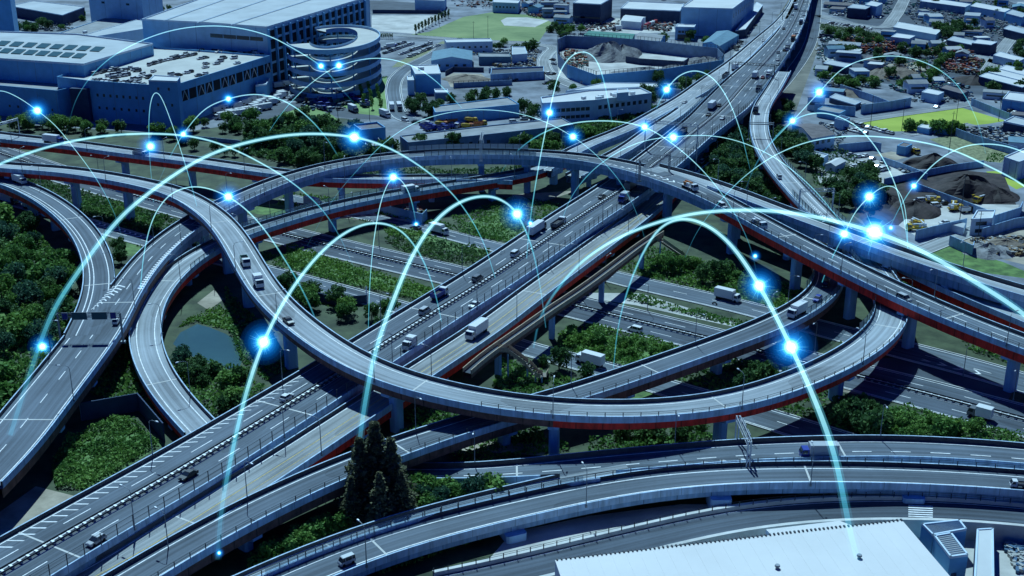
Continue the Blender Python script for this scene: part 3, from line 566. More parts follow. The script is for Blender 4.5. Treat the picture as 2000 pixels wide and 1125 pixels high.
def scrub(poly, h, m, name, seed, dens=2.2, s=.5, scale=.16):
    rg = random.Random(seed); n = min(20000, int(poly_area(poly)*dens*1.45)); mb = MB()
    for _ in range(n):
        p = rand_in(poly, rg); k = inside_any(p, .5, STREETS)
        if k: continue
        v = mnoise.noise(Vector((p.x*scale, p.y*scale, seed)))+.5*mnoise.noise(Vector((p.x*scale*2.6, p.y*scale*2.6, seed)))
        if v < -.34 and rg.random() < .8: continue
        hh = h*(.45+.9*max(-.3, v)); z = hh*rg.uniform(.35, 1)
        leaf(mb, p+Vector((0, 0, max(.1, z))), s*rg.uniform(.6, 1.2), rg)
    return tag(mb.build(name, m), kind='stuff')
scrub([(560, 478), (720, 530), (885, 575), (850, 600), (700, 560), (560, 520)], 2.2, 'leaf_bright', 'hedge_mass', 1, 3)
scrub([(790, 462), (960, 492), (935, 512), (880, 520), (780, 490), (750, 470)], 2.4, 'leaf_dark', 'hedge_mass', 2, 2.6)
scrub([(735, 430), (830, 450), (860, 462), (760, 462)], 1.0, 'leaf_bright', 'grass', 3, 2.5)
scrub([(1098, 640), (1160, 636), (1390, 690), (1250, 722), (1190, 712), (1080, 690)], 2.2, 'leaf_bright', 'hedge_mass', 4, 3)
scrub([(1225, 572), (1460, 634), (1450, 642), (1225, 586)], 1.4, 'leaf_mid', 'hedge_mass', 5, 3.5)
scrub([(100, 905), (150, 850), (240, 815), (290, 845), (310, 868), (170, 958), (110, 955)], 2.4, 'leaf_mid', 'scrub', 6, 9, .4)
scrub([(1560, 840), (1700, 815), (1800, 790), (1990, 845), (2030, 870), (1700, 860)], 3.0, 'leaf_mid', 'scrub', 7, 3)
scrub([(1340, 560), (1480, 575), (1560, 610), (1400, 585)], 1.2, 'leaf_mid', 'scrub', 8, 2.4)
scrub([(0, 420), (60, 440), (130, 520), (150, 620), (60, 760), (0, 830), (-60, 800), (-60, 430)], 2.5, 'leaf_mid', 'undergrowth', 9, 1.8, .7)
scrub([(170, 385), (330, 425), (300, 455), (190, 430), (130, 400)], 2.6, 'leaf_mid', 'scrub', 10, 2.4)
scrub([(340, 690), (470, 722), (520, 760), (420, 815), (360, 790), (330, 720)], 2.0, 'leaf_mid', 'scrub', 11, 2.4)
scrub([(350, 640), (385, 608), (430, 600), (470, 650), (420, 640), (385, 630)], 1.1, 'leaf_bright', 'grass', 12, 3)
scrub([(840, 860), (1080, 850), (1120, 880), (900, 905)], 1.6, 'leaf_mid', 'scrub', 13, 2.4)
scrub([(1150, 860), (1390, 850), (1400, 862), (1150, 895)], 2.2, 'leaf_mid', 'scrub', 14, 3)
scrub([(880, 425), (1000, 385), (1100, 400), (1040, 440), (990, 470), (920, 470)], 1.4, 'leaf_mid', 'scrub', 15, 1.6)
scrub([(1390, 270), (1460, 235), (1490, 300), (1560, 410), (1470, 425), (1360, 340)], 3.0, 'leaf_dark', 'undergrowth', 16, 1.5, .9)
scrub([(480, 240), (640, 228), (740, 290), (600, 330), (470, 300)], 3.0, 'leaf_dark', 'undergrowth', 17, 1.0, 1.1)
scrub([(1060, 262), (1250, 215), (1320, 200), (1200, 280), (1000, 300)], 2.6, 'leaf_dark', 'undergrowth', 18, 1.2, 1.0)
scrub([(720, 1075), (900, 1020), (1100, 985), (1110, 990), (1010, 1030), (740, 1125)], .9, 'leaf_bright', 'grass', 19, 4, .45)
scrub([(1270, 480), (1540, 560), (1530, 590), (1240, 535)], 2.0, 'leaf_mid', 'scrub', 20, 1.7)
scrub([(490, 1080), (640, 1015), (700, 1020), (480, 1125)], 2.6, 'leaf_mid', 'scrub', 22, 4)
scrub([(1930, 300), (1960, 300), (1970, 318), (1925, 316)], .5, 'leaf_mid', 'grass', 23, 1)

for i, (po, h_, m_, dn) in enumerate((
    ([(440, 560), (475, 600), (540, 660), (560, 725), (520, 745), (470, 705), (440, 630)], 1.8, 'leaf_mid', 1.8), ([(235, 650), (270, 720), (310, 790), (360, 845), (300, 800), (180, 775)], 2.0, 'leaf_mid', 2),
    ([(790, 800), (900, 800), (1060, 830), (1060, 860), (840, 860), (780, 850)], 1.8, 'leaf_mid', 1.8), ([(1260, 718), (1400, 690), (1620, 770), (1620, 840), (1480, 800)], 1.2, 'leaf_mid', 1.2),
    ([(0, 300), (120, 360), (350, 430), (420, 480), (300, 500), (180, 430), (60, 385), (-60, 350)], 1.6, 'leaf_dark', 1.4), ([(560, 375), (700, 395), (820, 425), (1000, 470), (1060, 500), (900, 475), (700, 430), (540, 400)], 1.5, 'leaf_mid', 1.4),
    ([(1770, 560), (1830, 560), (2080, 680), (2080, 740), (1900, 690)], 2.2, 'leaf_mid', 1.3), ([(1640, 640), (1700, 650), (1760, 690), (1700, 700), (1640, 690)], 1.3, 'leaf_mid', 2),
    ([(560, 340), (700, 330), (950, 330), (1080, 320), (1000, 350), (700, 365)], 1.6, 'leaf_dark', 1.0), ([(820, 940), (1130, 925), (1300, 905), (1100, 960), (860, 1000)], 2.2, 'leaf_mid', 2.2),
    ([(420, 480), (560, 500), (700, 560), (640, 600), (560, 560), (470, 520)], 1.5, 'leaf_mid', 1.6), ([(1200, 520), (1290, 500), (1560, 560), (1600, 620), (1500, 610), (1350, 580)], 1.2, 'leaf_bright', 1.3),
    ([(980, 700), (1080, 730), (1180, 750), (1080, 790), (960, 760)], 1.5, 'leaf_mid', 2.2), ([(1560, 250), (1640, 290), (1700, 330), (1660, 400), (1590, 360)], 2.5, 'leaf_dark', .8),
    ([(1600, 46), (1725, 68), (1880, 108), (2050, 158), (2050, 168), (1880, 120), (1720, 76), (1600, 58)], 2.5, 'leaf_dark', .5), ([(640, 150), (760, 150), (700, 172), (640, 170)], 1.5, 'leaf_mid', .8))):
    scrub(po, h_, m_, 'undergrowth', 40+i, dn, .6)
# ------------------------------------------------------------------ trees
def tree_proto(kind, seed, m, hgt=8.0):
    rg = random.Random(seed); root = empty({'round': 'broadleaf_tree', 'cone': 'conifer_tree', 'shrub': 'shrub', 'slim': 'young_tree'}[kind])
    tb = MB(); cb = MB(); rings = 8
    th = {'round': .42, 'cone': .9, 'shrub': .3, 'slim': .5}[kind]*hgt; r0 = .03*hgt
    tb.bar((0, 0, -.1), (.05*hgt*.3, 0, th*.55), r0, r0*.75, n=7); tb.bar((.05*hgt*.3, 0, th*.55), (0, .02*hgt, th), r0*.75, r0*.45, n=7)
    lobes = []
    if kind == 'round':
        lobes.append((Vector((0, 0, hgt*.68)), hgt*.27))
        for k in range(11):
            a = rg.uniform(0, 6.28); e = rg.uniform(.14, .36)*hgt; z = rg.uniform(.30, .80)*hgt
            lobes.append((Vector((math.cos(a)*e, math.sin(a)*e, z)), rg.uniform(.14, .22)*hgt))
        for c, r in lobes[1:7]: tb.bar((0, .02*hgt, th*.85), c*.85+Vector((0, 0, th*.1)), r0*.4, r0*.12, n=5)
        nl = 95; s = hgt*.048
    elif kind == 'shrub':
        for k in range(7):
            a = rg.uniform(0, 6.28); e = rg.uniform(0, .42)*hgt; lobes.append((Vector((math.cos(a)*e, math.sin(a)*e, rg.uniform(.3, .6)*hgt)), rg.uniform(.25, .38)*hgt))
        for c, r in lobes[:4]: tb.bar((0, 0, 0), c, r0*.5, r0*.2, n=4)
        nl = 80; s = hgt*.085
    elif kind == 'cone':
        for k in range(26):
            t = k/25; a = k*2.4; e = (1-t)*.15*hgt*rg.uniform(.7, 1.1); lobes.append((Vector((math.cos(a)*e, math.sin(a)*e, hgt*(.1+.84*t))), hgt*(.025+.085*(1-t))*rg.uniform(.8, 1.2)))
            if k % 3 == 0: tb.bar((0, 0, hgt*(.08+.8*t)), lobes[-1][0], r0*.25, r0*.1, n=4)
        nl = 130; s = hgt*.019
    else:
        for k in range(6): lobes.append((Vector((rg.uniform(-.07, .07)*hgt, rg.uniform(-.07, .07)*hgt, hgt*(.4+.5*k/5))), hgt*rg.uniform(.09, .14)))
        nl = 45; s = hgt*.05
    for c, r in lobes:
        for _ in range(nl):
            d = Vector((rg.gauss(0, 1), rg.gauss(0, 1), rg.gauss(0, 1))).normalized(); q = c+d*r*(rg.uniform(.35, 1.12)**.6)*Vector((1, 1, .85)).length/1.6
            q.z = max(q.z, .05*hgt); leaf(cb, q, s*rg.uniform(.6, 1.35), rg)
    tb.build('trunk', 'bark', root); cb.build('crown', m, root); return root
PROTO = {}
for nm, kind, m, sd_ in (('r1', 'round', 'leaf_dark', 1), ('r2', 'round', 'leaf_mid', 2), ('r3', 'round', 'leaf_dark', 3), ('r4', 'round', 'leaf_blue', 4), ('r5', 'round', 'leaf_bright', 5), ('s1', 'shrub', 'leaf_mid', 6), ('s2', 'shrub', 'leaf_bright', 7), ('s3', 'shrub', 'leaf_dark', 8), ('c1', 'cone', 'leaf_brown', 9), ('c2', 'cone', 'leaf_brown', 10), ('y1', 'slim', 'leaf_mid', 11), ('y2', 'slim', 'leaf_dark', 12)):
    PROTO[nm] = [tree_proto(kind, sd_, m), False]
CATS = {'r': 'tree', 's': 'shrub', 'c': 'tree', 'y': 'tree'}
TREES = []
def put_tree(p, nm, h, label, group=None, wide=1.0):
    pr = PROTO[nm]; k = h/8.0; rz = rnd.uniform(0, 6.28); sc = (k*wide, k*wide, k)
    if not pr[1]: o = pr[0]; pr[1] = True; o.location = p; o.rotation_euler = (0, 0, rz); o.scale = sc
    else: o = copy_thing(pr[0], p, rz, sc)
    o['label'] = label; o['category'] = CATS[nm[0]]
    if group: o['group'] = group
    elif 'group' in o: del o['group']
    TREES.append((p.x, p.y, h*.3*wide)); return o
def grove(poly, n, kinds, h0, h1, label, group, seed, gap=.75, wide=1.0, pad=1.8):
    rg = random.Random(seed); got = 0; tries = 0
    while got < n and tries < n*60:
        tries += 1; p = rand_in(poly, rg); h = rg.uniform(h0, h1); r = h*.3*wide
        if any((p.x-x)**2+(p.y-y)**2 < ((r+q)*gap)**2 for x, y, q in TREES): continue
        if inside_any(p, pad, R.keys()): continue
        put_tree(p, rg.choice(kinds), h, label, group, wide*rg.uniform(.9, 1.15)); got += 1
grove([(-40, 420), (30, 405), (95, 440), (150, 520), (165, 600), (130, 690), (60, 800), (-40, 880)], 46, ['r1', 'r2', 'r3', 'r4', 'r4', 's1'], 6, 10.5, 'dark leafy tree in the wood left of the curved ramp', 'trees of the left wood', 1)
grove([(215, 480), (262, 492), (250, 530), (222, 520)], 3, ['r1', 'r3'], 5, 6, 'dark tree in the wedge between the two ramps above the sign gantry', 'trees in the ramp wedge', 2)
grove([(338, 700), (372, 712), (380, 760), (350, 760)], 4, ['r4', 'r1'], 5, 6.5, 'bushy tree on the near bank between pond and tight ramp', 'trees by the pond', 3)
grove([(380, 720), (500, 735), (520, 765), (430, 815), (390, 790)], 12, ['s1', 's3', 'r3'], 3, 5.5, 'bushy growth between the pond and the expressway', 'bushes below the pond', 4)
grove([(532, 545), (580, 560), (700, 590), (830, 640), (760, 665), (640, 620), (545, 585)], 13, ['r2', 'r1', 'r5'], 5.5, 7.5, 'round tree on the strip left of the expressway inside the loop', 'trees inside the loop', 5)
grove([(480, 245), (600, 238), (690, 250), (742, 290), (690, 325), (560, 322), (470, 305)], 30, ['r1', 'r3', 'r2', 'r4'], 7, 11, 'dark tree in the belt between the truck yard and the high overpass', 'trees of the belt above the overpass', 6)
grove([(-30, 238), (100, 248), (200, 256), (330, 270), (420, 272), (420, 282), (200, 268), (-30, 252)], 22, ['r2', 'r1', 'r2'], 7, 9, 'tree in the row below the blue warehouse wall', 'row of trees below the warehouse', 7)
grove([(330, 275), (460, 300), (470, 318), (400, 300)], 5, ['s3', 'r3'], 5, 7, 'dark tree beside the red girder deck at left', 'trees by the red deck', 8)
grove([(960, 285), (1100, 272), (1200, 250), (1225, 262), (1150, 280), (1060, 300)], 14, ['s1', 's3', 'r1'], 5, 8, 'bushy tree beside the joining carriageway behind the overpass', 'trees by the joining carriageway', 9)
grove([(1200, 225), (1310, 170), (1350, 158), (1390, 150), (1360, 180), (1270, 215)], 12, ['r1', 'r3', 'r2'], 6, 10, 'dark tree between the white office and the expressway', 'trees by the white office', 10)
grove([(1385, 280), (1460, 240), (1480, 300), (1540, 390), (1560, 412), (1480, 415), (1400, 360)], 30, ['r1', 'r3', 'r4', 's3'], 6, 10, 'dark tree in the wood between the expressway and the curving ramp', 'trees of the wood inside the curving ramp', 11)
grove([(1505, 262), (1560, 275), (1600, 330), (1580, 350), (1530, 310)], 14, ['r1', 'r4', 'r3'], 7, 10, 'dark tree right of the curving ramp near the brown roofed house', 'trees right of the curving ramp', 12)
grove([(1605, 375), (1680, 372), (1720, 385), (1720, 430), (1680, 440), (1620, 420)], 11, ['r3', 'r1', 'r4'], 6, 9, 'dark tree below the car lot beside the ramp gantry', 'trees below the car lot', 13)
grove([(1640, 352), (1690, 348), (1715, 375), (1660, 378)], 6, ['r1', 'r3'], 7, 9, 'dark tree in front of the fenced car lot', 'trees in front of the car lot', 131)
grove([(1285, 520), (1400, 545), (1420, 560), (1290, 545)], 4, ['r2', 'r3'], 6, 8, 'round tree on the verge below the footbridge stair', 'trees below the footbridge stair', 14)
grove([(1330, 500), (1420, 520), (1440, 545), (1340, 525)], 8, ['s1', 's3'], 3, 5, 'low bush in the shade of the high overpass', 'bushes under the overpass', 15)
grove([(1765, 560), (1790, 568), (1850, 608), (1800, 605)], 7, ['r1', 'r3'], 5, 7, 'dark tree between the loop and the red girder deck at right', 'trees by the right deck', 16)
grove([(1105, 645), (1370, 690), (1240, 712), (1110, 680)], 22, ['s2', 's1'], 2.6, 4.2, 'rounded green bush on the island beside the trunk road', 'bushes on the trunk road island', 17, .7)
grove([(862, 700), (920, 678), (965, 672), (955, 700), (880, 725)], 8, ['s1', 'r4'], 3.5, 5.5, 'bush growing beside the light frontage deck', 'bushes beside the frontage deck', 18)
for x, y, h in ((1092, 722, 7.5), (1148, 735, 5), (1062, 712, 3.5)): put_tree(P(x, y, 0), 'r3' if h > 6 else 's3', h, {7.5: 'tallest dark tree standing between the curled footbridge stair and the white lorry', 5: 'lower round tree just below the white lorry on the side street', 3.5: 'small bush right beside the curled stair'}[h])
grove([(800, 945), (900, 948), (1050, 962), (1020, 975), (840, 1000), (800, 985)], 13, ['r2', 'r4', 's1'], 4.5, 7, 'green tree right of the tall conifers behind the nearest deck', 'trees right of the conifers', 19)
grove([(500, 1090), (640, 1030), (690, 1020), (660, 1040), (520, 1105)], 10, ['s1', 's2'], 3.5, 5, 'rounded bush beside the narrow lane at the bottom left', 'bushes by the narrow lane', 20)
grove([(640, 900), (580, 935), (600, 950), (650, 925)], 5, ['s3', 'r4'], 4, 6, 'dark bush between the frontage deck and the lower ramp', 'bushes between the two decks', 21)
grove([(1640, 775), (1700, 800), (1740, 850), (1640, 855), (1600, 830)], 10, ['r1', 'r3', 's3'], 5, 8, 'dark tree below the right end of the great loop', 'trees below the loop', 22)
grove([(1740, 815), (1960, 855), (1900, 868), (1740, 862)], 14, ['s2', 's1', 'r2'], 3.5, 6, 'bright bush above the wide deck at lower right', 'bushes above the wide deck', 23)
grove([(1200, 850), (1390, 840), (1400, 860), (1240, 875)], 9, ['s1', 's3', 'r4'], 3, 5, 'bush in the hollow under the great loop', 'bushes under the loop', 24)
grove([(1400, 740), (1500, 725), (1560, 740), (1500, 765), (1430, 770)], 7, ['s3', 'r1'], 4, 6, 'dark bush between the lower ramp and the loop', 'bushes between ramp and loop', 25)
grove([(795, 238), (850, 232), (860, 215), (810, 205), (790, 220)], 8, ['r1', 'r3'], 7, 9, 'dark tree at the left end of the long grey shed', 'trees by the long shed', 26, .6)
grove([(860, 200), (960, 182), (1000, 188), (980, 196), (870, 206)], 9, ['s3', 'r3'], 5, 7, 'tree in the row behind the long grey shed', 'row of trees behind the long shed', 27)
for x, y, h, t in ((820, 296, 9, 'round dark tree before the left part of the lower shed'), (884, 294, 10, 'biggest round tree before the middle of the lower shed'), (1025, 222, 9, 'dark tree left of the white office'), (1042, 238, 10, 'taller dark tree left of the white office corner'), (1080, 185, 9, 'round tree behind the white office'), (1165, 175, 7, 'tree below the walled gravel yard near its left side'), (1120, 182, 6, 'small tree at the lower left foot of the yard wall'), (1285, 165, 9, 'tree below the walled gravel yard near its middle')): put_tree(P(x, y, 0), 'r1' if h > 8 else 'r2', h, t)
for k in range(11): put_tree(P(812+k*6.4, 66-k*3.1, 0), 'y2', 7, 'slim dark tree in the row beside the pale empty lot', 'row of slim trees by the pale lot')
for k in range(9): put_tree(P(704+(k % 3)*16+k, 178+k*5, 0), 'y1', 7, 'thin young tree on the lawn beside the bending street', 'young trees on the lawn')
for k in range(8): put_tree(P(738+k*4, 76, 0), 'y2', 4, 'small trimmed tree at the corner of the pale lot', 'small trees at the lot corner')
for x, y, h, t in ((708, 1000, 19, 'left one of the tall brownish conifers before the lower ramp'), (738, 992, 22, 'tallest middle one of the brownish conifers'), (768, 1000, 19, 'right one of the tall brownish conifers'), (690, 1022, 12, 'shortest conifer at the left foot of the tall ones'), (786, 1018, 13, 'shorter conifer at the right foot of the tall ones'), (745, 1030, 14, 'foremost conifer of the tall group')): put_tree(P(x, y, 0), 'c1' if x < 740 else 'c2', h, t, None, 1.35)
grove([(1600, 140), (1700, 165), (1860, 172), (1800, 178), (1640, 172), (1590, 160)], 18, ['s3', 'r1', 's1'], 5, 7, 'bush in the belt below the brown soil heap', 'bushes below the soil heap', 28)
grove([(1820, 60), (1870, 62), (1900, 80), (1830, 85)], 9, ['r1', 'r3'], 8, 12, 'dark tree in the clump right of the long white roof', 'clump right of the long white roof', 29)
grove([(1600, 60), (1720, 80), (1700, 100), (1600, 80)], 8, ['r3', 's3'], 5, 8, 'tree beside the long street at upper right', 'trees by the long street', 30)
grove([(1500, 200), (1545, 190), (1540, 250), (1500, 240)], 8, ['r1', 's3'], 4, 7, 'dark bush between the top of the curving ramp and the yards', 'bushes by the ramp top', 31)
grove([(560, 8), (70, 30), (150, 45), (120, 58), (40, 55)], 10, ['y1', 's3'], 4, 6, 'small tree before the low hall at upper left', 'small trees at upper left', 32)

for i, (po, n, ks, lab) in enumerate((
    ([(1500, 262), (1545, 290), (1500, 330), (1440, 300)], 10, ['r1', 'r3'], 'dark tree beneath the middle of the curving ramp'),
    ([(560, 330), (720, 318), (800, 300), (760, 290), (600, 320)], 10, ['r1', 's3', 'r2'], 'tree along the outer side of the high overpass'),
    ([(1610, 100), (1700, 105), (1690, 125), (1610, 118)], 7, ['r3', 's3'], 'tree among the yards below the scrap heap'),
    ([(1765, 255), (1800, 262), (1900, 262), (1850, 250)], 7, ['s1', 's2'], 'bush behind the two white huts at the yellow field'),
    ([(1990, 60), (2040, 80), (2000, 130), (1960, 110)], 8, ['r3', 'r1'], 'tree in the far corner at the right'),
    ([(1600, -30), (1700, -20), (1690, 5), (1610, 12)], 9, ['r3', 'r1'], 'tree at the top edge right of the expressway'),
    ([(1880, 60), (1990, 10), (2010, 30), (1900, 74)], 10, ['r3', 'r1'], 'tree between the far halls near the top right corner'),
    ([(1050, 58), (1100, 50), (1140, 68), (1080, 78)], 10, ['r2', 's3'], 'tree right of the ball field'),
    ([(330, 30), (400, -20), (440, -20), (360, 10)], 6, ['r2', 's3'], 'tree behind the largest warehouse'),
    ([(480, 262), (330, 262), (440, 240), (470, 248)], 8, ['r2', 's3', 'r1'], 'tree below the corner of the parking building'))):
    grove(po, n, ks, 5, 9, lab, 'trees '+lab.split(' ', 1)[1][:40], 60+i)

for i, (po, n, lab) in enumerate((
    ([(1610, 60), (1860, 100), (2040, 150), (2040, 176), (1860, 122), (1610, 78)], 26, 'tree along the long street of the upper right'),
    ([(1600, -40), (2060, -40), (2060, 60), (1900, 60), (1750, 20), (1620, 20)], 26, 'tree between the roofs of the far upper right'),
    ([(1700, 100), (1850, 110), (1860, 170), (1720, 168)], 14, 'tree among the scrap yards at the right'),
    ([(1900, 150), (2040, 170), (2040, 240), (1940, 200)], 8, 'tree among the yards at the right edge'),
    ([(880, 0), (1300, -30), (1330, 0), (1210, 4), (900, 20)], 14, 'tree between the halls at the top edge'),
    ([(1270, 60), (1330, 68), (1400, 92), (1300, 88)], 6, 'tree behind the walled gravel yard'),
    ([(0, 42), (60, 50), (150, 62), (100, 66), (0, 58)], 10, 'tree on the verge before the panelled warehouse'),
    ([(860, 88), (1060, 90), (1060, 100), (870, 98)], 7, 'tree in the yards below the ball field'))):
    grove(po, n, ['r1', 'r2', 's3', 'r3'], 5, 9, lab, 'trees '+lab.split(' ', 1)[1][:44], 90+i, .6)
# ------------------------------------------------------------------ vehicles
def paint(name, col, rough=.35): return mat(name, col, rough=rough, spec=.5)
paint('paint_white', (.72, .73, .72)); paint('paint_silver', (.45, .47, .48)); paint('paint_black', (.018, .02, .024)); paint('paint_blue', (.02, .05, .30)); paint('paint_red', (.35, .02, .02)); paint('paint_green', (.20, .36, .26)); paint('paint_yellow', (.55, .36, .03)); paint('paint_teal', (.06, .22, .25)); paint('paint_grey', (.13, .145, .16)); paint('paint_orange', (.50, .17, .04))
mat('glass_dark', (.018, .028, .04), rough=.12, spec=.8); mat('tyre', (.014, .014, .015), rough=.9); mat('chassis', (.035, .037, .04)); mat('load_dark', (.04, .04, .045), var=.4, scale=2)
mat('lamp_clear', (.7, .72, .75), rough=.2); mat('lamp_red', (.4, .01, .01), rough=.3)
def side_solid(mb, prof, w, wt=None, zt=None):
    """extrude a side outline (x,z) across the width; above zt the width narrows to wt"""
    n = len(prof)
    hw = lambda z: (w/2 if zt is None or z <= zt+1e-4 else w/2-(w-wt)/2*min(1, (z-zt)/(max(p[1] for p in prof)-zt)))
    A = [Vector((x, -hw(z), z)) for x, z in prof]; B = [Vector((x, hw(z), z)) for x, z in prof]
    for i in range(n):
        j = (i+1) % n; mb.face([A[i], A[j], B[j], B[i]][::-1])
    for S, rev in ((A, False), (B, True)):
        for t in tessellate_polygon([S]):
            q = [S[k] for k in t]; nn = (q[1]-q[0]).cross(q[2]-q[0])
            if (nn.y > 0) != rev: q = q[::-1]
            mb.face(q)
def wheels(root, xs, w, r=.33, t=.22, detail=True):
    for x in xs:
        for s in (-1, 1):
            mb = MB(); mb.bar((0, -t/2, 0), (0, t/2, 0), r, n=12); o = mb.build('wheel', 'tyre', root); o.location = (x, s*(w/2-t/2+.02), r)
def make_car(kind, col):
    nm = {'hatch': 'car', 'sedan': 'car', 'van': 'van', 'kei': 'small_van'}[kind]; root = empty(nm)
    if kind == 'sedan': L, W, pr, gl = 4.6, 1.75, [(-2.3, .3), (-2.32, .85), (-2.1, .98), (-1.35, 1.02), (1.0, .98), (2.1, .78), (2.3, .6), (2.28, .3)], [(-1.75, 1.0), (-1.1, 1.42), (.25, 1.45), (1.15, .97)]
    elif kind == 'hatch': L, W, pr, gl = 4.1, 1.7, [(-2.05, .3), (-2.08, .95), (-1.9, 1.05), (.95, 1.0), (1.9, .8), (2.05, .6), (2.03, .3)], [(-1.95, 1.03), (-1.5, 1.5), (.1, 1.52), (1.15, .99)]
    elif kind == 'van': L, W, pr, gl = 4.7, 1.78, [(-2.35, .3), (-2.36, 1.1), (-2.3, 1.15), (1.4, 1.12), (2.25, .88), (2.36, .6), (2.33, .3)], [(-2.3, 1.14), (-2.15, 1.88), (.7, 1.92), (1.55, 1.1)]
    else: L, W, pr, gl = 3.4, 1.48, [(-1.7, .3), (-1.71, 1.05), (-1.66, 1.1), (1.5, 1.05), (1.68, .8), (1.68, .3)], [(-1.66, 1.09), (-1.6, 1.86), (1.05, 1.88), (1.52, 1.04)]
    mb = MB(); side_solid(mb, pr, W); top = max(z for x, z in gl); wt = W-.34
    mb2 = MB(); side_solid(mb2, gl, W-.06, wt, gl[0][1])
    rf = [(gl[1][0]-.03, top-.05), (gl[1][0]+.08, top+.03), (gl[2][0]-.05, top+.035), (gl[2][0]+.1, top-.05)]; side_solid(mb, rf, wt+.04)
    for x in (gl[0][0]*.55, gl[2][0]*.45+.1):        # pillars
        for s in (-1, 1): mb.face([(x-.06, s*(W/2-.02), pr[3][1]), (x+.06, s*(W/2-.02), pr[3][1]), (x+.06, s*(wt/2+.012), top), (x-.06, s*(wt/2+.012), top)][::s])
    mb.build('body', col, root); mb2.build('window', 'glass_dark', root); wheels(root, (-L*.3, L*.3), W)
    for s in (-1, 1):
        mb = MB(); mb.box((0, 0, 0), .08, .32, .14); o = mb.build('headlight', 'lamp_clear', root); o.location = (pr[-1][0]-.02, s*(W/2-.3), .62)
        mb = MB(); mb.box((0, 0, 0), .06, .2, .22); o = mb.build('tail_light', 'lamp_red', root); o.location = (pr[0][0]-.02, s*(W/2-.16), .72)
    return root
def make_truck(kind, cab, box='paint_white', L=8.0):
    root = empty({'box': 'box_truck', 'dump': 'dump_truck', 'crane': 'crane_truck', 'lorry': 'lorry', 'kei': 'pickup_truck', 'tank': 'mixer_truck'}[kind]); W = 2.35 if kind != 'kei' else 1.5; h = 2.6 if kind != 'kei' else 1.8; f = L/2
    cl = 1.9 if kind != 'kei' else 1.4
    mb = MB(); side_solid(mb, [(f-cl, .5), (f-cl, h), (f-.45, h), (f-.05, h*.6), (f, h*.45), (f, .45)], W, W-.1, h*.6); mb.build('cab', cab, root)
    mb = MB(); mb.face([(f-.40, -W/2+.15, h*.95), (f-.02, -W/2+.12, h*.62), (f-.02, W/2-.12, h*.62), (f-.40, W/2-.15, h*.95)][::-1])
    for v in range(len(mb.v)): mb.v[v] = (mb.v[v][0]+.03, mb.v[v][1], mb.v[v][2]+.02)
    for s in (-1, 1): mb.face([(f-cl+.4, s*(W/2+.01), h*.6), (f-.2, s*(W/2+.01), h*.6), (f-.5, s*(W/2-.02), h*.92), (f-cl+.4, s*(W/2-.02), h*.92)][::s])
    mb.build('window', 'glass_dark', root)
    mb = MB(); mb.box((-.3, 0, .5), L-1, W*.45, .4); mb.box((f-cl/2-.2, 0, .35), cl, W*.8, .3); mb.build('chassis', 'chassis', root)
    bl = L-cl-.15; bx = -f+bl/2
    if kind in ('box', 'lorry'):
        mb = MB(); bh = 2.5 if kind == 'box' else 2.7; mb.box((bx, 0, .95), bl, W+.1, bh)
        mb.box((bx, W/2+.06, .9), bl, .05, .12); mb.box((bx, -W/2-.06, .9), bl, .05, .12); mb.box((bx, 0, .95+bh), bl-.15, W-.05, .04)
        for k in range(int(bl/1.2)):
            for s in (-1, 1): mb.box((-f+.6+k*1.2, s*(W/2+.055), 1.0), .06, .03, bh-.1)
        mb.build('cargo_box', box, root)
    elif kind in ('dump', 'kei'):
        mb = MB(); bh = 1.1 if kind == 'dump' else .5; z0 = .95 if kind == 'dump' else .7
        mb.box((bx, 0, z0), bl, W, .12)
        for s in (-1, 1): mb.box((bx, s*(W/2-.05), z0+.12), bl, .1, bh)
        for x in (-f+.05, -f+bl-.05): mb.box((x, 0, z0+.12), .1, W-.2, bh*1.1)
        mb.build('cargo_bed', box, root); mb = MB(); mb.box((bx, 0, z0+.13), bl-.3, W-.3, bh*.55, taper=.8); mb.build('load', 'load_dark', root)
    elif kind == 'tank':
        mb = MB(); mb.bar((bx-bl*.45, 0, 2.6), (bx-bl*.1, 0, 2.1), .7, 1.15, n=14); mb.bar((bx-bl*.1, 0, 2.1), (bx+bl*.45, 0, 1.8), 1.15, .8, n=14); mb.build('drum', box, root)
    else:
        mb = MB(); mb.box((bx, 0, .95), bl, W, .3); mb.box((bx+bl*.1, 0, 1.25), 1.5, W*.7, 1.1); mb.build('body', box, root)
        mb = MB(); mb.box((bx+.1, .3, 2.3), 4.2, .55, .5); mb.bar((bx+2.2, .3, 2.8), (bx-bl*.55, .3, 1.7), .22, n=6); mb.box((bx-.9, -.3, 1.25), 1.2, 1.3, 1.2); mb.build('crane_boom', 'paint_orange' if box == 'paint_white' else 'steel_pale', root)
    if kind == 'kei': wheels(root, (-L*.3, L*.32), W, .28, .2)
    else: wheels(root, [-f+1.1, -f+2.2, f-1.1] if L > 7 else [-f+1.3, f-1.1], W, .48, .32)
    for s in (-1, 1):
        mb = MB(); mb.box((0, 0, 0), .06, .35, .2); o = mb.build('headlight', 'lamp_clear', root); o.location = (f+.01, s*(W/2-.35), .65)
    return root
def make_bike():
    root = empty('motorcycle'); mb = MB(); mb.box((0, 0, .45), 1.1, .3, .4, taper=.7); mb.bar((.5, 0, .8), (.75, 0, .35), .05); mb.bar((.45, -.35, 1.05), (.45, .35, 1.05), .04); mb.build('frame', 'paint_black', root)
    for x in (-.65, .7):
        mb = MB(); mb.bar((x, -.06, .3), (x, .06, .3), .3, n=12); mb.build('wheel', 'tyre', root)
    return root
VP = {}
def veh(spec):
    if spec not in VP:
        k = spec[0]
        VP[spec] = [make_bike() if k == 'bike' else make_car(k, spec[1]) if k in ('sedan', 'hatch', 'van', 'kei_van') or (k == 'kei' and len(spec) == 2) else make_truck(*spec), False]
    return VP[spec]
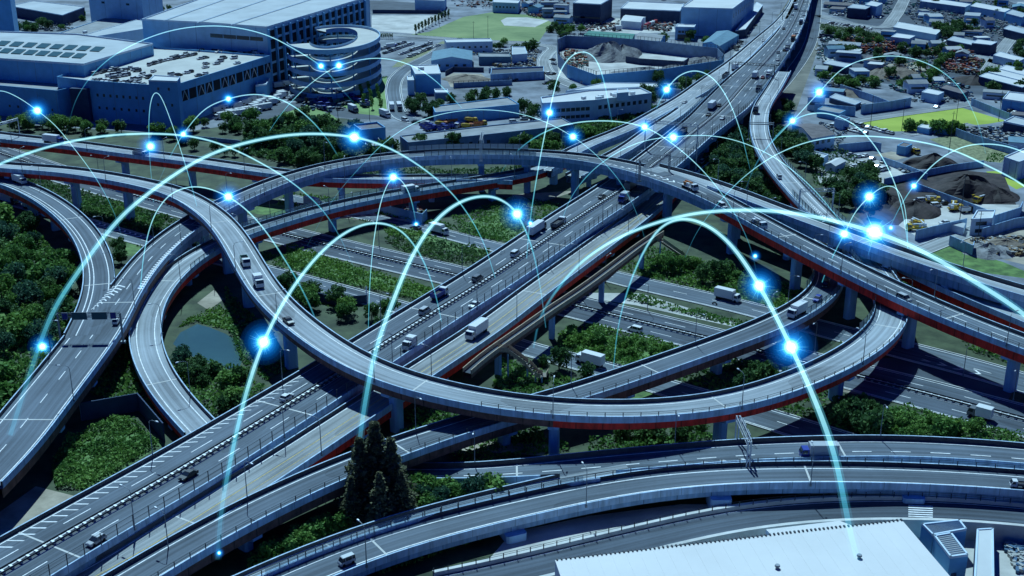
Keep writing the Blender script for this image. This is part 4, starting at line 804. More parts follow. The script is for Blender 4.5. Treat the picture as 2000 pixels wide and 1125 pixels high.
def put_vehicle(spec, p, rz, label, cat, group=None):
    pr = veh(spec)
    if not pr[1]: o = pr[0]; pr[1] = True; o.location = p; o.rotation_euler = (0, 0, rz)
    else: o = copy_thing(pr[0], p, rz)
    o['label'] = label; o['category'] = cat
    if group: o['group'] = group
    elif 'group' in o: del o['group']
    return o
S_, H_, V_, K_ = 'sedan', 'hatch', 'van', 'kei'
w_, s_, b_, u_, g_ = 'paint_white', 'paint_silver', 'paint_black', 'paint_blue', 'paint_grey'
ROADV = [
 ('main', 187, 1048, -1, (H_, s_), 'silver hatchback on the expressway nearest the bottom left corner', 'car'),
 ('main', 367, 921, -1, (S_, b_), 'black car hugging the expressway median at lower left', 'car'),
 ('main', 567, 771, 1, (H_, w_), 'pale hatchback just below the shadow of the loop on the expressway', 'car'),
 ('main', 801, 672, -1, (K_, 'box', w_, w_, 4.2), 'small white box truck just above the loop on the expressway', 'truck'),
 ('main', 840, 604, 1, (V_, s_), 'silver van beside the median above the small white box truck', 'van'),
 ('main', 928, 590, -1, (S_, w_), 'white sedan alone in the right hand lanes of the expressway', 'car'),
 ('main', 858, 572, 1, ('dump', w_, u_, 7), 'dump truck with a blue bed in the left lane of the expressway', 'truck'),
 ('main', 940, 540, 1, (V_, g_), 'grey van following the white one up the expressway', 'van'),
 ('main', 1017, 492, 1, (V_, w_), 'white van behind the long white lorry', 'van'),
 ('main', 1048, 446, 1, ('lorry', g_, w_, 12), 'long white lorry in the left lane of the expressway', 'truck'),
 ('main', 1094, 434, 1, ('dump', w_, g_, 9), 'grey open dump truck beside the long white lorry', 'truck'),
 ('main', 1232, 362, 1, ('lorry', u_, g_, 9), 'dark lorry half under the high overpass', 'truck'),
 ('main', 1218, 386, -1, ('box', u_, s_, 6), 'blue truck in the shadow of the high overpass', 'truck'),
 ('main', 1178, 379, 1, (S_, b_), 'black car in the shadow of the overpass', 'car'),
 ('main', 1333, 254, 1, ('dump', b_, g_, 9), 'dark dump truck beyond the overpass', 'truck'),
 ('main', 1391, 205, 1, ('lorry', w_, w_, 10), 'big white lorry where the carriageways join', 'truck'),
 ('main', 1393, 220, 1, (S_, b_), 'black car right behind the big white lorry', 'car'),
 ('main', 1411, 226, -1, (S_, w_), 'white car below the black one near the joining lanes', 'car'),
 ('main', 1413, 202, 1, (H_, b_), 'black car to the right of the big white lorry', 'car'),
 ('merge', 1370, 198, 1, (S_, w_), 'white car on the joining carriageway', 'car'),
 ('merge', 1420, 145, 1, ('dump', g_, g_, 9), 'dark truck on the joining carriageway', 'truck'),
 ('merge', 1438, 130, 1, ('lorry', w_, w_, 9), 'white lorry ahead of the dark truck on the joining carriageway', 'truck'),
 ('main', 1467, 145, 1, ('lorry', w_, w_, 9), 'white lorry below the far gantry', 'truck'),
 ('main', 1490, 147, 1, (S_, 'paint_red'), 'red car next to the white lorry near the far gantry', 'car'),
 ('main', 1522, 146, -1, ('lorry', w_, w_, 8), 'white lorry on the outer right lanes beside the red car', 'truck'),
 ('main', 1500, 173, -1, ('box', g_, g_, 7), 'dark truck just past the far gantry', 'truck'),
 ('merge', 1500, 76, -1, (S_, w_), 'white car on the thin upper left lane', 'car'),
 ('main', 1519, 112, 1, (S_, w_), 'white car midway up the far stretch left lane', 'car'),
 ('main', 1520, 98, 1, (H_, s_), 'silver car ahead of it on the far stretch', 'car'),
 ('main', 1535, 122, -1, (S_, s_), 'silver car on the right edge of the far stretch', 'car'),
 ('main', 1532, 94, 1, (H_, b_), 'dark car in the middle of the far stretch', 'car'),
 ('main', 1543, 93, -1, ('box', w_, g_, 7), 'grey topped truck in the middle of the far stretch', 'truck'),
 ('main', 1531, 52, 1, (S_, b_), 'lone dark car high on the far stretch', 'car'),
 ('main', 1560, 75, -1, ('box', b_, 'paint_orange', 8), 'truck with an orange top on the far stretch', 'truck'),
 ('main', 1556, 60, -1, (H_, w_), 'white car above the orange topped truck', 'car'),
 ('main', 1572, 42, -1, ('lorry', b_, w_, 8), 'truck near the top right of the far stretch', 'truck'),
 ('main', 1548, 25, 1, (H_, w_), 'white car near the top of the picture', 'car'),
 ('main', 1552, 9, 1, ('lorry', w_, g_, 8), 'grey truck at the top edge', 'truck'),
 ('main', 1561, 13, 1, ('lorry', w_, w_, 8), 'white truck at the top edge beside the grey one', 'truck'),
 ('main', 1570, 25, -1, (S_, s_), 'silver car close below the top edge', 'car'),
 ('front', 931, 645, -1, ('lorry', w_, w_, 9.4), 'large white lorry alone on the light frontage deck', 'truck'),
 ('front', 1371, 312, -1, (K_, w_), 'small white van on the street beyond the overpass', 'van'),
 ('loop', 479, 508, 1, ('dump', w_, 'paint_green', 6), 'small truck with a green bed high on the loop', 'truck'),
 ('loop', 505, 550, 1, ('box', w_, w_, 4.8), 'small white truck following the green bedded one on the loop', 'truck'),
 ('loop', 563, 620, 1, (S_, b_), 'black car on the left bend of the loop', 'car'),
 ('loop', 1521, 341, -1, ('kei', w_, g_, 3.6), 'small white pickup on the curving ramp', 'truck'),
 ('loop', 1476, 215, -1, ('box', b_, g_, 5), 'dark truck at the top of the curving ramp', 'truck'),
 ('loop', 1653, 482, -1, (S_, s_), 'silver car on the curving ramp near the big light', 'car'),
 ('over', 1347, 361, 1, ('crane', w_, w_, 8), 'white works truck with orange gear on the high overpass', 'truck'),
 ('over', 1404, 398, 1, (V_, w_), 'white van following on the high overpass', 'van'),
 ('over', 1478, 435, 1, ('crane', w_, g_, 8), 'grey crane truck on the high overpass', 'truck'),
 ('over', 1758, 579, 1, (V_, s_), 'silver minivan on the right part of the high overpass', 'van'),
 ('over', 227, 622, -1, ('kei', w_, w_, 3.8), 'small white truck under the sign gantry', 'truck'),
 ('left_ramp', 38, 350, 1, ('box', w_, w_, 7.5), 'white box truck on the curved ramp at the left edge', 'truck'),
 ('north_deck', 104, 272, 1, ('lorry', u_, w_, 10), 'white box lorry on the red girder deck at upper left', 'truck'),
 ('north_deck', 273, 299, 1, ('dump', w_, s_, 7), 'pale truck on the red girder deck right of the lorry', 'truck'),
 ('inner', 806, 372, 1, ('box', w_, w_, 7), 'white truck on the ramp under the overpass with the glass screens', 'truck'),
 ('quay', 1557, 606, 1, ('box', w_, w_, 8), 'white box truck on the inside of the right bend', 'truck'),
 ('quay', 1597, 578, 1, (H_, u_), 'blue car in the shade behind the box truck', 'car'),
 ('quay', 1613, 550, 1, (V_, b_), 'black van with light roof on the inside bend', 'van'),
 ('quay', 1575, 466, 1, ('box', b_, g_, 7.5), 'dark box truck between the overpass and the branch', 'truck'),
 ('side_north', 857, 448, 1, ('lorry', w_, w_, 8), 'white lorry on the narrow street above the trunk road', 'truck'),
 ('side_north', 803, 443, -1, (S_, b_), 'dark car behind the white lorry on the narrow street', 'car'),
 ('side_north', 1421, 577, 1, ('lorry', w_, w_, 8.5), 'white lorry with the motorcycle behind it', 'truck'),
 ('side_north', 1396, 586, 1, ('bike',), 'dark motorcycle behind the white lorry', 'motorcycle'),
 ('side_south', 1152, 702, -1, ('lorry', w_, w_, 8.5), 'white lorry on the street below the bushy island', 'truck'),
 ('trunk', 1231, 644, -1, (V_, w_), 'white van on the trunk road above the bushy island', 'van'),
 ('trunk', 1914, 806, -1, ('box', g_, w_, 6), 'pale roofed truck on the trunk road at lower right', 'truck'),
 ('side_south', 15, 388, 1, ('lorry', b_, w_, 11), 'long white lorry under the curved ramp at the left edge', 'truck'),
 ('side_south', 62, 403, 1, ('lorry', w_, w_, 11), 'second long white lorry right of it under the curved ramp', 'truck'),
 ('trunk', 396, 415, 1, ('box', b_, g_, 6), 'dark truck below the red girders left of the loop', 'truck'),
 ('side_north', 608, 397, 1, ('lorry', w_, w_, 9), 'white lorry beneath the overpass curve', 'truck'),
 ('far_deck', 1600, 886, -1, ('lorry', u_, s_, 8.6), 'blue cab lorry with silver sides on the wide deck', 'truck'),
 ('near_deck', 677, 1089, -1, (K_, s_), 'silver box wagon alone on the nearest deck', 'van'),
 ('near_deck', 1990, 941, -1, ('kei', w_, g_, 3.6), 'white pickup cut by the right edge on the nearest deck', 'truck'),
 ('bend_street', 765, 207, 1, ('lorry', w_, w_, 10), 'white lorry waiting at the mouth of the bending street', 'truck'),
 ('bend_street', 780, 208, -1, ('lorry', g_, w_, 10), 'white truck beside it at the mouth of the bending street', 'truck'),
 ('bend_street', 768, 234, -1, (V_, w_), 'white van on the yard before the bending street', 'van'),
]
for key, px, py, sg, spec, lab, ct in ROADV:
    if spec[0] == K_ and len(spec) == 5: spec = ('box',)+spec[2:]
    r = R[key]; z = r.at(r.L/2)[0].z
    for _ in range(4):
        q = P(px, py+2, z+1.2); d, s, off, w, rz_ = r.near(q); z = rz_
    w2 = max(.5, w/2-1.9); off = max(-w2, min(w2, off))
    if key in ('main', 'trunk') and abs(off) < 2.4: off = math.copysign(2.6, off)
    p, n, _w = r.at(s, off, .03); a = math.atan2(-n.x*-1, n.y*-1) if False else math.atan2(n.x, -n.y)
    put_vehicle(spec, p, a+(math.pi if sg < 0 else 0), lab, ct)
# ------------------------------------------------------------------ street lamps
def make_lamp(h=9.5, arm=2.2):
    root = empty('street_lamp'); mb = MB(); mb.bar((0, 0, 0), (0, 0, h*.93), .13, .07, n=8); mb.box((0, 0, 0), .4, .4, .5); mb.build('pole', 'steel', root)
    mb = MB(); pts = [Vector((0, 0, h*.9)), Vector((.25, 0, h*.97)), Vector((.9, 0, h)), Vector((arm, 0, h+.1))]
    for a, b in zip(pts, pts[1:]): mb.bar(a, b, .055, n=6)
    mb.build('arm', 'steel', root)
    mb = MB(); mb.box((arm+.35, 0, h), .95, .38, .2, taper=.7); mb.build('lamp_head', 'steel_pale', root); return root
LP = [make_lamp(), False]
def lamp(p, rz, label, group):
    if not LP[1]: o = LP[0]; LP[1] = True; o.location = p; o.rotation_euler = (0, 0, rz)
    else: o = copy_thing(LP[0], p, rz)
    o['label'] = label; o['category'] = 'street lamp'; o['group'] = group
DESC = {'main': 'the diagonal expressway', 'loop': 'the great loop', 'over': 'the high overpass', 'near_deck': 'the nearest deck', 'quay': 'the lower ramp', 'front': 'the frontage deck', 'far_deck': 'the wide deck at lower right', 'inner': 'the tight inner ramp', 'left_ramp': 'the left ramp', 'north_deck': 'the red deck at upper left', 'over_branch': 'the overpass branch', 'trunk': 'the trunk road', 'side_north': 'the narrow street above the trunk road', 'merge': 'the joining carriageway'}
for key, sd_, gap, d0 in (('main', -1, 46, 20), ('main', 1, 46, 42), ('loop', 1, 44, 15), ('over', -1, 48, 20), ('over', 1, 60, 40), ('near_deck', 1, 52, 30), ('quay', 1, 45, 25), ('front', 1, 46, 20), ('far_deck', -1, 48, 20), ('inner', 1, 42, 20), ('left_ramp', -1, 40, 20), ('north_deck', 1, 42, 20), ('over_branch', -1, 55, 30), ('trunk', -1, 55, 20), ('side_north', 1, 60, 40), ('merge', -1, 50, 30)):
    r = R[key]; d = d0
    while d < r.L-4:
        p, n, w = r.at(d); q = p+n*(sd_*(w/2+(.12 if p.z > 1 else .8)))
        jn = JOIN.get(key, [])
        if not (jn and inside(q, jn, p.z, -.2)) and not (p.z < 1 and inside_any(q, .3, STREETS)):
            n2 = n*(-sd_); lamp(q, math.atan2(n2.y, n2.x), 'street lamp on the '+('right' if sd_ > 0 else 'left')+' edge of '+DESC[key], 'street lamps along '+DESC[key])
        d += gap
# ------------------------------------------------------------------ gantries
mat('sign_green', (.03, .10, .12), rough=.5); mat('sign_blue', (.02, .03, .22), rough=.5); mat('sign_back', (.30, .34, .37), rough=.6)
def truss(mb, a, b, h=1.1, dpt=.9, r=.07, bay=1.6):
    a = Vector(a); b = Vector(b); d = b-a; L = d.length; d.normalize(); y = Vector((-d.y, d.x, 0)).normalized()*dpt/2; z = Vector((0, 0, h)); C4 = [y, -y, y+z, -y+z]
    for c in C4: mb.bar(a+c, b+c, r, n=5)
    n = max(2, int(L/bay))
    for k in range(n+1):
        q = a+d*(L*k/n)
        for i, j in ((0, 2), (1, 3), (0, 1), (2, 3)): mb.bar(q+C4[i], q+C4[j], r*.6, n=4)
        if k < n:
            q2 = a+d*(L*(k+1)/n); i, j = ((0, 3), (1, 2))[k % 2]
            mb.bar(q+C4[0 if k % 2 else 2], q2+C4[2 if k % 2 else 0], r*.6, n=4); mb.bar(q+C4[1 if k % 2 else 3], q2+C4[3 if k % 2 else 1], r*.6, n=4)
def gantry(key, px, py, h, label, beam='steel', signs=(), over=1.2, latt=True, name='gantry', foot=None, thick=.2):
    r = R[key]; z = r.at(r.L/2)[0].z
    for _ in range(4): d, s, off, w, z = r.near(P(px, py, z))
    p, n, w = r.at(s); A = p-n*(w/2+over); B = p+n*(w/2+over); root = empty(name, A); tag(root, label, 'gantry')
    for q in (A, B):
        mb = MB(); f = -1.2 if foot is None else foot
        for dy in ((-.35, .35) if latt else (0,)):
            t = Vector((-n.y, n.x, 0))*dy; mb.bar(q+t+Vector((0, 0, f)), q+t+Vector((0, 0, h+1)), thick, n=8)
        mb.box((q.x, q.y, q.z+f-.3), 1.2, 1.2, .5, math.atan2(n.y, n.x)); mb.build('post', beam, root)
    mb = MB()
    if latt: truss(mb, A+Vector((0, 0, h)), B+Vector((0, 0, h)))
    else: mb.bar(A+Vector((0, 0, h)), B+Vector((0, 0, h)), .28, n=8); mb.bar(A+Vector((0, 0, h+.8)), B+Vector((0, 0, h+.8)), .2, n=8)
    mb.build('beam', beam, root)
    for f0, wd, hh, m, side in signs:
        c = A.lerp(B, f0)+Vector((0, 0, h-hh/2+.5)); t = Vector((-n.y, n.x, 0))*side
        mb = MB(); mb.box(c+t*.62, wd, .12, hh, math.atan2(n.y, n.x)); sp = mb.build('sign_panel', 'sign_back', root)
        mb = MB(); mb.box(c+t*.70+Vector((0, 0, .1)), wd-.2, .05, hh-.2, math.atan2(n.y, n.x)); mb.build('sign_face', m, sp)
    return root
gantry('over', 190, 660, 6.3, 'grey road sign gantry with two wide and two narrow panels at lower left', signs=[(.13, 1.6, 2.0, 'sign_blue', -1), (.36, 4.2, 2.2, 'sign_green', -1), (.68, 4.2, 2.2, 'sign_green', -1), (.90, 1.6, 2.0, 'sign_blue', -1)], over=1.0)
gantry('over', 941, 300, 6.5, 'pale lattice gantry standing on the crest of the high overpass', 'steel_pale', signs=[(.5, 5, 2, 'sign_back', 1)])
gantry('main', 1345, 300, 12, 'long pale lattice gantry behind the high overpass', 'steel_pale', foot=-9)
gantry('over', 1275, 342, 6, 'thin double post gantry on the high overpass over the hatched marks', 'steel')
gantry('loop', 1595, 410, 7, 'grey portal gantry over the hatched nose of the curving ramp', 'steel_pale', over=1.5)
gantry('loop', 1484, 268, 6, 'small dark portal over the top of the curving ramp', 'steel', latt=False)
gantry('main', 1470, 150, 6.5, 'dark gantry across the far stretch of the expressway', 'steel_dark')
gantry('main', 1556, 40, 6.5, 'highest dark gantry near the top of the expressway', 'steel_dark')
gantry('far_deck', 1450, 888, 5.6, 'white lattice sign gantry across the wide deck at lower right', 'steel_pale', signs=[(.3, 4, 2, 'sign_back', 1), (.7, 3, 2, 'sign_back', 1)])
gantry('north_deck', 18, 270, 7, 'pale portal frame over the red deck at the left edge', 'steel_pale', latt=False)
# ------------------------------------------------------------------ footbridge with stairs
mat('foot_pale', (.50, .39, .27), var=.2, scale=1); mat('foot_wall', (.22, .19, .16), var=.2, scale=1)
defroad('foot', [(912, 728, 7.5, 3), (940, 700, 8.5, 3), (985, 672, 9, 3), (1060, 618, 9, 3), (1140, 565, 9, 3), (1200, 520, 9, 3), (1255, 478, 9, 3), (1290, 455, 9, 3)], 3)
r = R['foot']; o0 = r.at(r.L/2)[0]; FB = empty('footbridge', (o0.x, o0.y, 0)); tag(FB, 'narrow brown sided footbridge running beside the frontage deck to the overpass', 'footbridge')
mb = MB(); r.sweep(mb, [(-1.2, 0), (1.2, 0)]); mb.build('walkway', 'asphalt_dark', FB)
mb = MB(); r.sweep(mb, [(-1.2, 0), (-1.2, -1.5), (1.2, -1.5), (1.2, 0)]); mb.build('girder', 'girder_brown', FB)
for s in (-1, 1):
    mb = MB(); r.sweep(mb, [(s*1.15, 0), (s*1.15, 1.1), (s*1.38, 1.1), (s*1.38, -.3)]); mb.build('parapet', 'foot_pale', FB)
for f in (.12, .36, .62, .88):
    p, n, w = r.at(r.L*f); mb = MB(); mb.box((p.x, p.y, -.2), 1.5, 1.2, p.z-1.4, math.atan2(n.y, n.x)); mb.build('pier', 'pier', FB)
def stair(pts, label, w=2.5):
    W_ = [P(x, y, z) for x, y, z in pts]; root = empty('stair', (W_[-1].x, W_[-1].y, 0)); tag(root, label, 'stair')
    mb = MB(); rl = MB()
    for a, b in zip(W_, W_[1:]):
        d = b-a; L = math.hypot(d.x, d.y); n = max(1, int(L/.8)); t = Vector((d.y, -d.x, 0)).normalized(); ang = math.atan2(d.y, d.x)
        for k in range(n):
            q = a.lerp(b, (k+.5)/n); mb.box((q.x, q.y, q.z-.25), L/n+.05, w, .25, ang)
        for s in (-1, 1):
            rl.face([a+t*s*w/2, b+t*s*w/2, b+t*s*w/2+Vector((0, 0, 1.1)), a+t*s*w/2+Vector((0, 0, 1.1))]); rl.bar(a+t*s*w/2+Vector((0, 0, 1.15)), b+t*s*w/2+Vector((0, 0, 1.15)), .07, n=5)
    mb.build('steps', 'foot_wall', root); rl.build('balustrade', 'foot_pale', root)
    for q in W_[1:-1]:
        m3 = MB(); m3.bar((q.x, q.y, 0), (q.x, q.y, q.z-.2), .25, n=8); m3.build('support', 'pier', root)
stair([(975, 683, 8.6), (992, 684, 8.2), (1030, 712, 4.5), (1046, 731, 2.2), (1058, 735, 1.8), (1062, 727, .1)], 'pale curling stair dropping from the footbridge beside the round tree')
stair([(1272, 462, 9), (1290, 470, 8), (1332, 499, .1)], 'straight pale stair falling right from the upper end of the footbridge')
# low white walls of the ground level ramp at the bottom
for off, lab in ((-1, 'longer white parapet wall with a handrail behind the white roof'), (1, 'white kerb wall on the near side of the ramp behind the white roof')):
    r = R['service']; mb = MB(); r.sweep(mb, [(off*4.4, 0), (off*4.4, 1.0), (off*5.3, 1.0), (off*5.35, -4)]); o0 = r.at(r.L/2)[0]; root = empty('parapet_wall', (o0.x, o0.y, 0)); tag(root, lab, 'wall'); mb.build('wall', 'concrete_pale', root)
    if off < 0: fence_on(r, root, -1, 0, r.L, 1.0, None, 3, 1.1, name='handrail')
# ------------------------------------------------------------------ buildings
mat('wall_blue', (.15, .42, .68), var=.1, scale=.2); mat('wall_pale', (.36, .58, .76), var=.1, scale=.2); mat('wall_white', (.58, .70, .80), var=.1, scale=.2)
mat('wall_dark', (.035, .06, .12), var=.2, scale=.3); mat('wall_grey', (.19, .30, .43), var=.18, scale=.3); mat('roof_pale', (.44, .47, .48), var=.14, scale=.06, detail=10); mat('roof_white', (.60, .60, .585), var=.1, scale=.06, detail=12)
mat('roof_big_white', (.68, .655, .63), rough=.6, var=.06, scale=.05, detail=12)
mat('roof_grey', (.27, .28, .285), var=.22, scale=.15, detail=10); mat('roof_brown', (.155, .135, .135), var=.25, scale=.4); mat('roof_blue', (.13, .25, .32), var=.15, scale=.3); mat('roof_green', (.05, .20, .16), var=.2, scale=.3); mat('solar', (.03, .10, .085), rough=.3, var=.15, scale=.6)
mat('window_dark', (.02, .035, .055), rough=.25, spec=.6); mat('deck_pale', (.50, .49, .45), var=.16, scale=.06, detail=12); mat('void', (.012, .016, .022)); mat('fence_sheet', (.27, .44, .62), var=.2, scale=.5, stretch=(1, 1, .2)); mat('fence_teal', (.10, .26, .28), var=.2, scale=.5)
mat('heap_grey', (.17, .17, .175), var=.3, scale=.5, bump=.5, detail=10); mat('heap_brown', (.19, .15, .115), var=.35, scale=.4, bump=.5, detail=10)
BOXES = []
def wall_windows(root, a, b, z0, z1, n, w, h, row_z=None, m='window_dark', margin=2.0, me=[None]):
    """n separate windows, standing 3 cm proud of the wall from a to b"""
    d = Vector((b[0]-a[0], b[1]-a[1], 0)); L = d.length; d.normalize(); out = Vector((d.y, -d.x, 0)); ang = math.atan2(d.y, d.x)
    mb = MB(); mb.box((0, 0, 0), w, .08, h); first = None
    for k in range(n):
        q = Vector((a[0], a[1], 0))+d*(margin+(L-2*margin)*(k+.5)/n)+out*.04
        if first is None: first = mb.build('window', m, root); o = first
        else: o = first.copy(); COL.objects.link(o); o.parent = root
        o.matrix_parent_inverse = root.matrix_basis.inverted(); o.location = (q.x, q.y, z0 if row_z is None else row_z); o.rotation_euler = (0, 0, ang)
def building(name, label, cat, px, h, wall, roof, rim=.5, ridge=None, group=None, zb=0, vents=0, win=(), overhang=0, seed=0, pitch=None, panel=0):
    """px: roof outline in the photograph, front left first, counter-clockwise seen from above"""
    pts = [P(x, y, h) for x, y in px]; pl = [(p.x, p.y) for p in pts]
    ar = sum(pl[i][0]*pl[(i+1) % len(pl)][1]-pl[(i+1) % len(pl)][0]*pl[i][1] for i in range(len(pl)))
    c = sum(pts, Vector())/len(pts); root = empty(name, (c.x, c.y, zb)); tag(root, label, cat, group)
    mb = MB(); mb.prism(pl, zb, h, cap=False); mb.build('wall', wall, root)
    if ridge:
        # gabled roof: ridge between mid points of edge k and the opposite edge
        k, rh = ridge; n = 4; A = [pts[(k+i) % 4] for i in range(4)]; m1 = (A[0]+A[1])/2+Vector((0, 0, rh)); m2 = (A[2]+A[3])/2+Vector((0, 0, rh))
        e = [p+(p-c).normalized()*.4 for p in A]
        for q in e: q.z = h-.05
        mb = MB(); mb.face([e[1], e[2], m2, m1]); mb.face([e[3], e[0], m1, m2]); mb.build('roof', roof, root)
        mb = MB(); mb.face([A[0], A[1], m1-Vector((0, 0, .06))]); mb.face([A[2], A[3], m2-Vector((0, 0, .06))]); mb.build('gable', wall, root)
    else:
        mb = MB(); mb.cap(pl, h); mb.build('roof', roof, root)
        if rim:
            mb = MB(); n = len(pl)
            for i in range(n):
                a = Vector((*pl[i], h)); b = Vector((*pl[(i+1) % n], h)); d = (b-a).normalized(); o = Vector((d.y, -d.x, 0)) if ar > 0 else Vector((-d.y, d.x, 0))
                a2 = a-o*.35; b2 = b-o*.35; z = Vector((0, 0, rim)); a = a+o*.03; b = b+o*.03
                mb.face([a-Vector((0, 0, .3)), b-Vector((0, 0, .3)), b+z, a+z]); mb.face([a+z, b+z, b2+z, a2+z]); mb.face([b2, a2, a2+z, b2+z])
            mb.build('roof_rim', 'wall_white' if roof in ('roof_white', 'roof_pale') else wall, root)
    if panel:
        mb = MB()
        for i in range(len(pl)):
            a = Vector((*pl[i], 0)); b = Vector((*pl[(i+1) % len(pl)], 0)); L = (b-a).length; d = (b-a)/max(L, .01); o = Vector((d.y, -d.x, 0)) if ar > 0 else Vector((-d.y, d.x, 0)); k = panel
            while k < L-1: mb.box(a+d*k+o*.02+Vector((0, 0, zb+.1)), .22, .1, h-zb-.5, math.atan2(d.y, d.x)); k += panel
        if mb.f: mb.build('wall_joint', 'wall_grey', root)
    rg = random.Random(seed+len(label))
    for _ in range(vents):
        t = rg.uniform(.15, .85); u = rg.uniform(.2, .8); q = pts[0].lerp(pts[1], t).lerp(pts[3 % len(pts)].lerp(pts[2], t), u); s = rg.uniform(1, 2.2)
        mb = MB(); mb.box((q.x, q.y, h+.02), s*1.5, s, s*.8, rg.uniform(0, 1)); mb.build('roof_unit', 'steel_pale', root)
    for (i, z0, n, w, hh) in win:
        a, b = (pl[i], pl[(i+1) % len(pl)]); 
        if ar < 0: a, b = b, a
        wall_windows(root, a, b, z0, 0, n, w, hh)
    BOXES.append((c.x, c.y, max((p-c).length for p in pts)))
    return root, pts
B = building
# the logistics blocks at upper left
b1, p1 = B('warehouse', 'big blue warehouse with two rows of green panels on its pale roof', 'warehouse', [(-150, 116), (0, 116), (163, 127), (299, 87), (150, 68), (-150, 58)], 26, 'wall_blue', 'roof_pale', rim=.8, panel=11)
for rw, (xa, ya, xb, yb) in enumerate(((-40, 95, 150, 108), (-25, 82, 185, 95))):
    for k in range(9):
        x = xa+(xb-xa)*k/8.0; y = ya+(yb-ya)*k/8.0; q = [P(x-10, y+5.5, 26), P(x+8, y+6.5, 26), P(x+20, y-2, 26), P(x+2, y-3, 26)]
        mb = MB()
        mb.prism([(v.x, v.y) for v in q], 26.05, 26.45); mb.build('roof_panel', 'solar', b1)
b1b, _ = B('annex', 'lower blue annex in front of the panelled warehouse with a dark stair shaft', 'building', [(-150, 158), (0, 171), (112, 181), (150, 172), (112, 158), (-150, 140)], 15, 'wall_blue', 'roof_grey', rim=1.2, panel=12, win=[(1, 5, 6, 1.2, 1.3)])
b2, p2 = B('parking_building', 'blue building with cars parked all over its pale roof', 'building', [(111, 153), (175, 161), (290, 169), (350, 167), (528, 111), (300, 94), (190, 128)], 20, 'wall_blue', 'deck_pale', rim=1.0, panel=14, win=[(1, 13, 8, 1.2, 1.5), (1, 6.5, 7, 1.2, 1.4), (0, 13, 4, 1.2, 1.4)])
# open truss band under the roof deck on the right side
a = p2[3]; b = p2[4]; d = (b-a); L = math.hypot(d.x, d.y); d.normalize(); o_ = Vector((d.y, -d.x, 0)); ang = math.atan2(d.y, d.x)
nb = 12
for k in range(nb):
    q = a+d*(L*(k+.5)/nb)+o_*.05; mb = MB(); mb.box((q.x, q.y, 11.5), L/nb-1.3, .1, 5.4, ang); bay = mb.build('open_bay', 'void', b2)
    if k % 3 != 1:
        e0 = a+d*(L*(k+.12)/nb)+o_*.2; e1 = a+d*(L*(k+.88)/nb)+o_*.2; mid = (e0+e1)/2
        mb = MB(); mb.bar((e0.x, e0.y, 11.6), (mid.x, mid.y, 16.8), .22, n=4); mb.bar((mid.x, mid.y, 16.8), (e1.x, e1.y, 11.6), .22, n=4); mb.build('brace', 'steel_pale', bay)
q = P(318, 162, 20); t, _ = B('stair_tower', 'square corner tower rising above the rooftop car park', 'building', [(290, 158), (346, 160), (352, 151), (301, 148)], 24.5, 'wall_blue', 'roof_white', win=[(0, 20, 2, 1, 1.4), (0, 12, 3, 1, 1.4)])
mb = MB(); a0 = P(268, 219, 0)
for k, px in enumerate((150,)):
    q = P(163, 236, 0); mb = MB(); mb.box((q.x, q.y, 0), 10, 2.5, 17, math.radians(-12)); st = mb.build('stair_shaft', 'wall_dark', b1b)
b3, p3 = B('large_warehouse', 'largest warehouse with a wide pale ribbed roof and an open columned side', 'warehouse', [(277, 39), (400, 45), (521, 54), (722, -6), (600, -22), (470, -30)], 35, 'wall_pale', 'roof_pale', rim=.7, panel=18)
for fa, fb in ((.18, 0), (.45, 0), (.72, 0)):
    mb = MB(); e0 = p3[0].lerp(p3[2], fa); e1 = p3[5].lerp(p3[3], fa); mb.bar(e0+Vector((0, 0, .3)), e1+Vector((0, 0, .3)), .35, n=4); mb.build('roof_ridge', 'wall_white', b3)
a = p3[1]; b = p3[2]; wall_windows(b3, (a.x, a.y), (b.x, b.y), 27, 0, 4, 9, 2.2, margin=3); wall_windows(b3, (a.x, a.y), (b.x, b.y), 18, 0, 4, 9, 2.2, margin=3); wall_windows(b3, (a.x, a.y), (b.x, b.y), 9.5, 0, 4, 9, 2.2, margin=3)
a = p3[2]; b = p3[3]; d = (b-a); L = math.hypot(d.x, d.y); d.normalize(); o_ = Vector((d.y, -d.x, 0)); ang = math.atan2(d.y, d.x); nb = 15
for k in range(nb):
    q = a+d*(L*(k+.5)/nb*.93)+o_*.06
    for z0, hh in ((1, 5.5), (8, 5.5), (15, 5.5), (22, 5.5), (29, 3.8)):
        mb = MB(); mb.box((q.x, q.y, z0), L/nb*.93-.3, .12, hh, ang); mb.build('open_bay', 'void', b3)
for k in range(nb+1):
    q = a+d*(L*k/nb*.93)+o_*.9; mb = MB(); mb.box((q.x, q.y, 0), 1.2, 1.4, 34, ang); mb.build('column', 'wall_blue', b3)
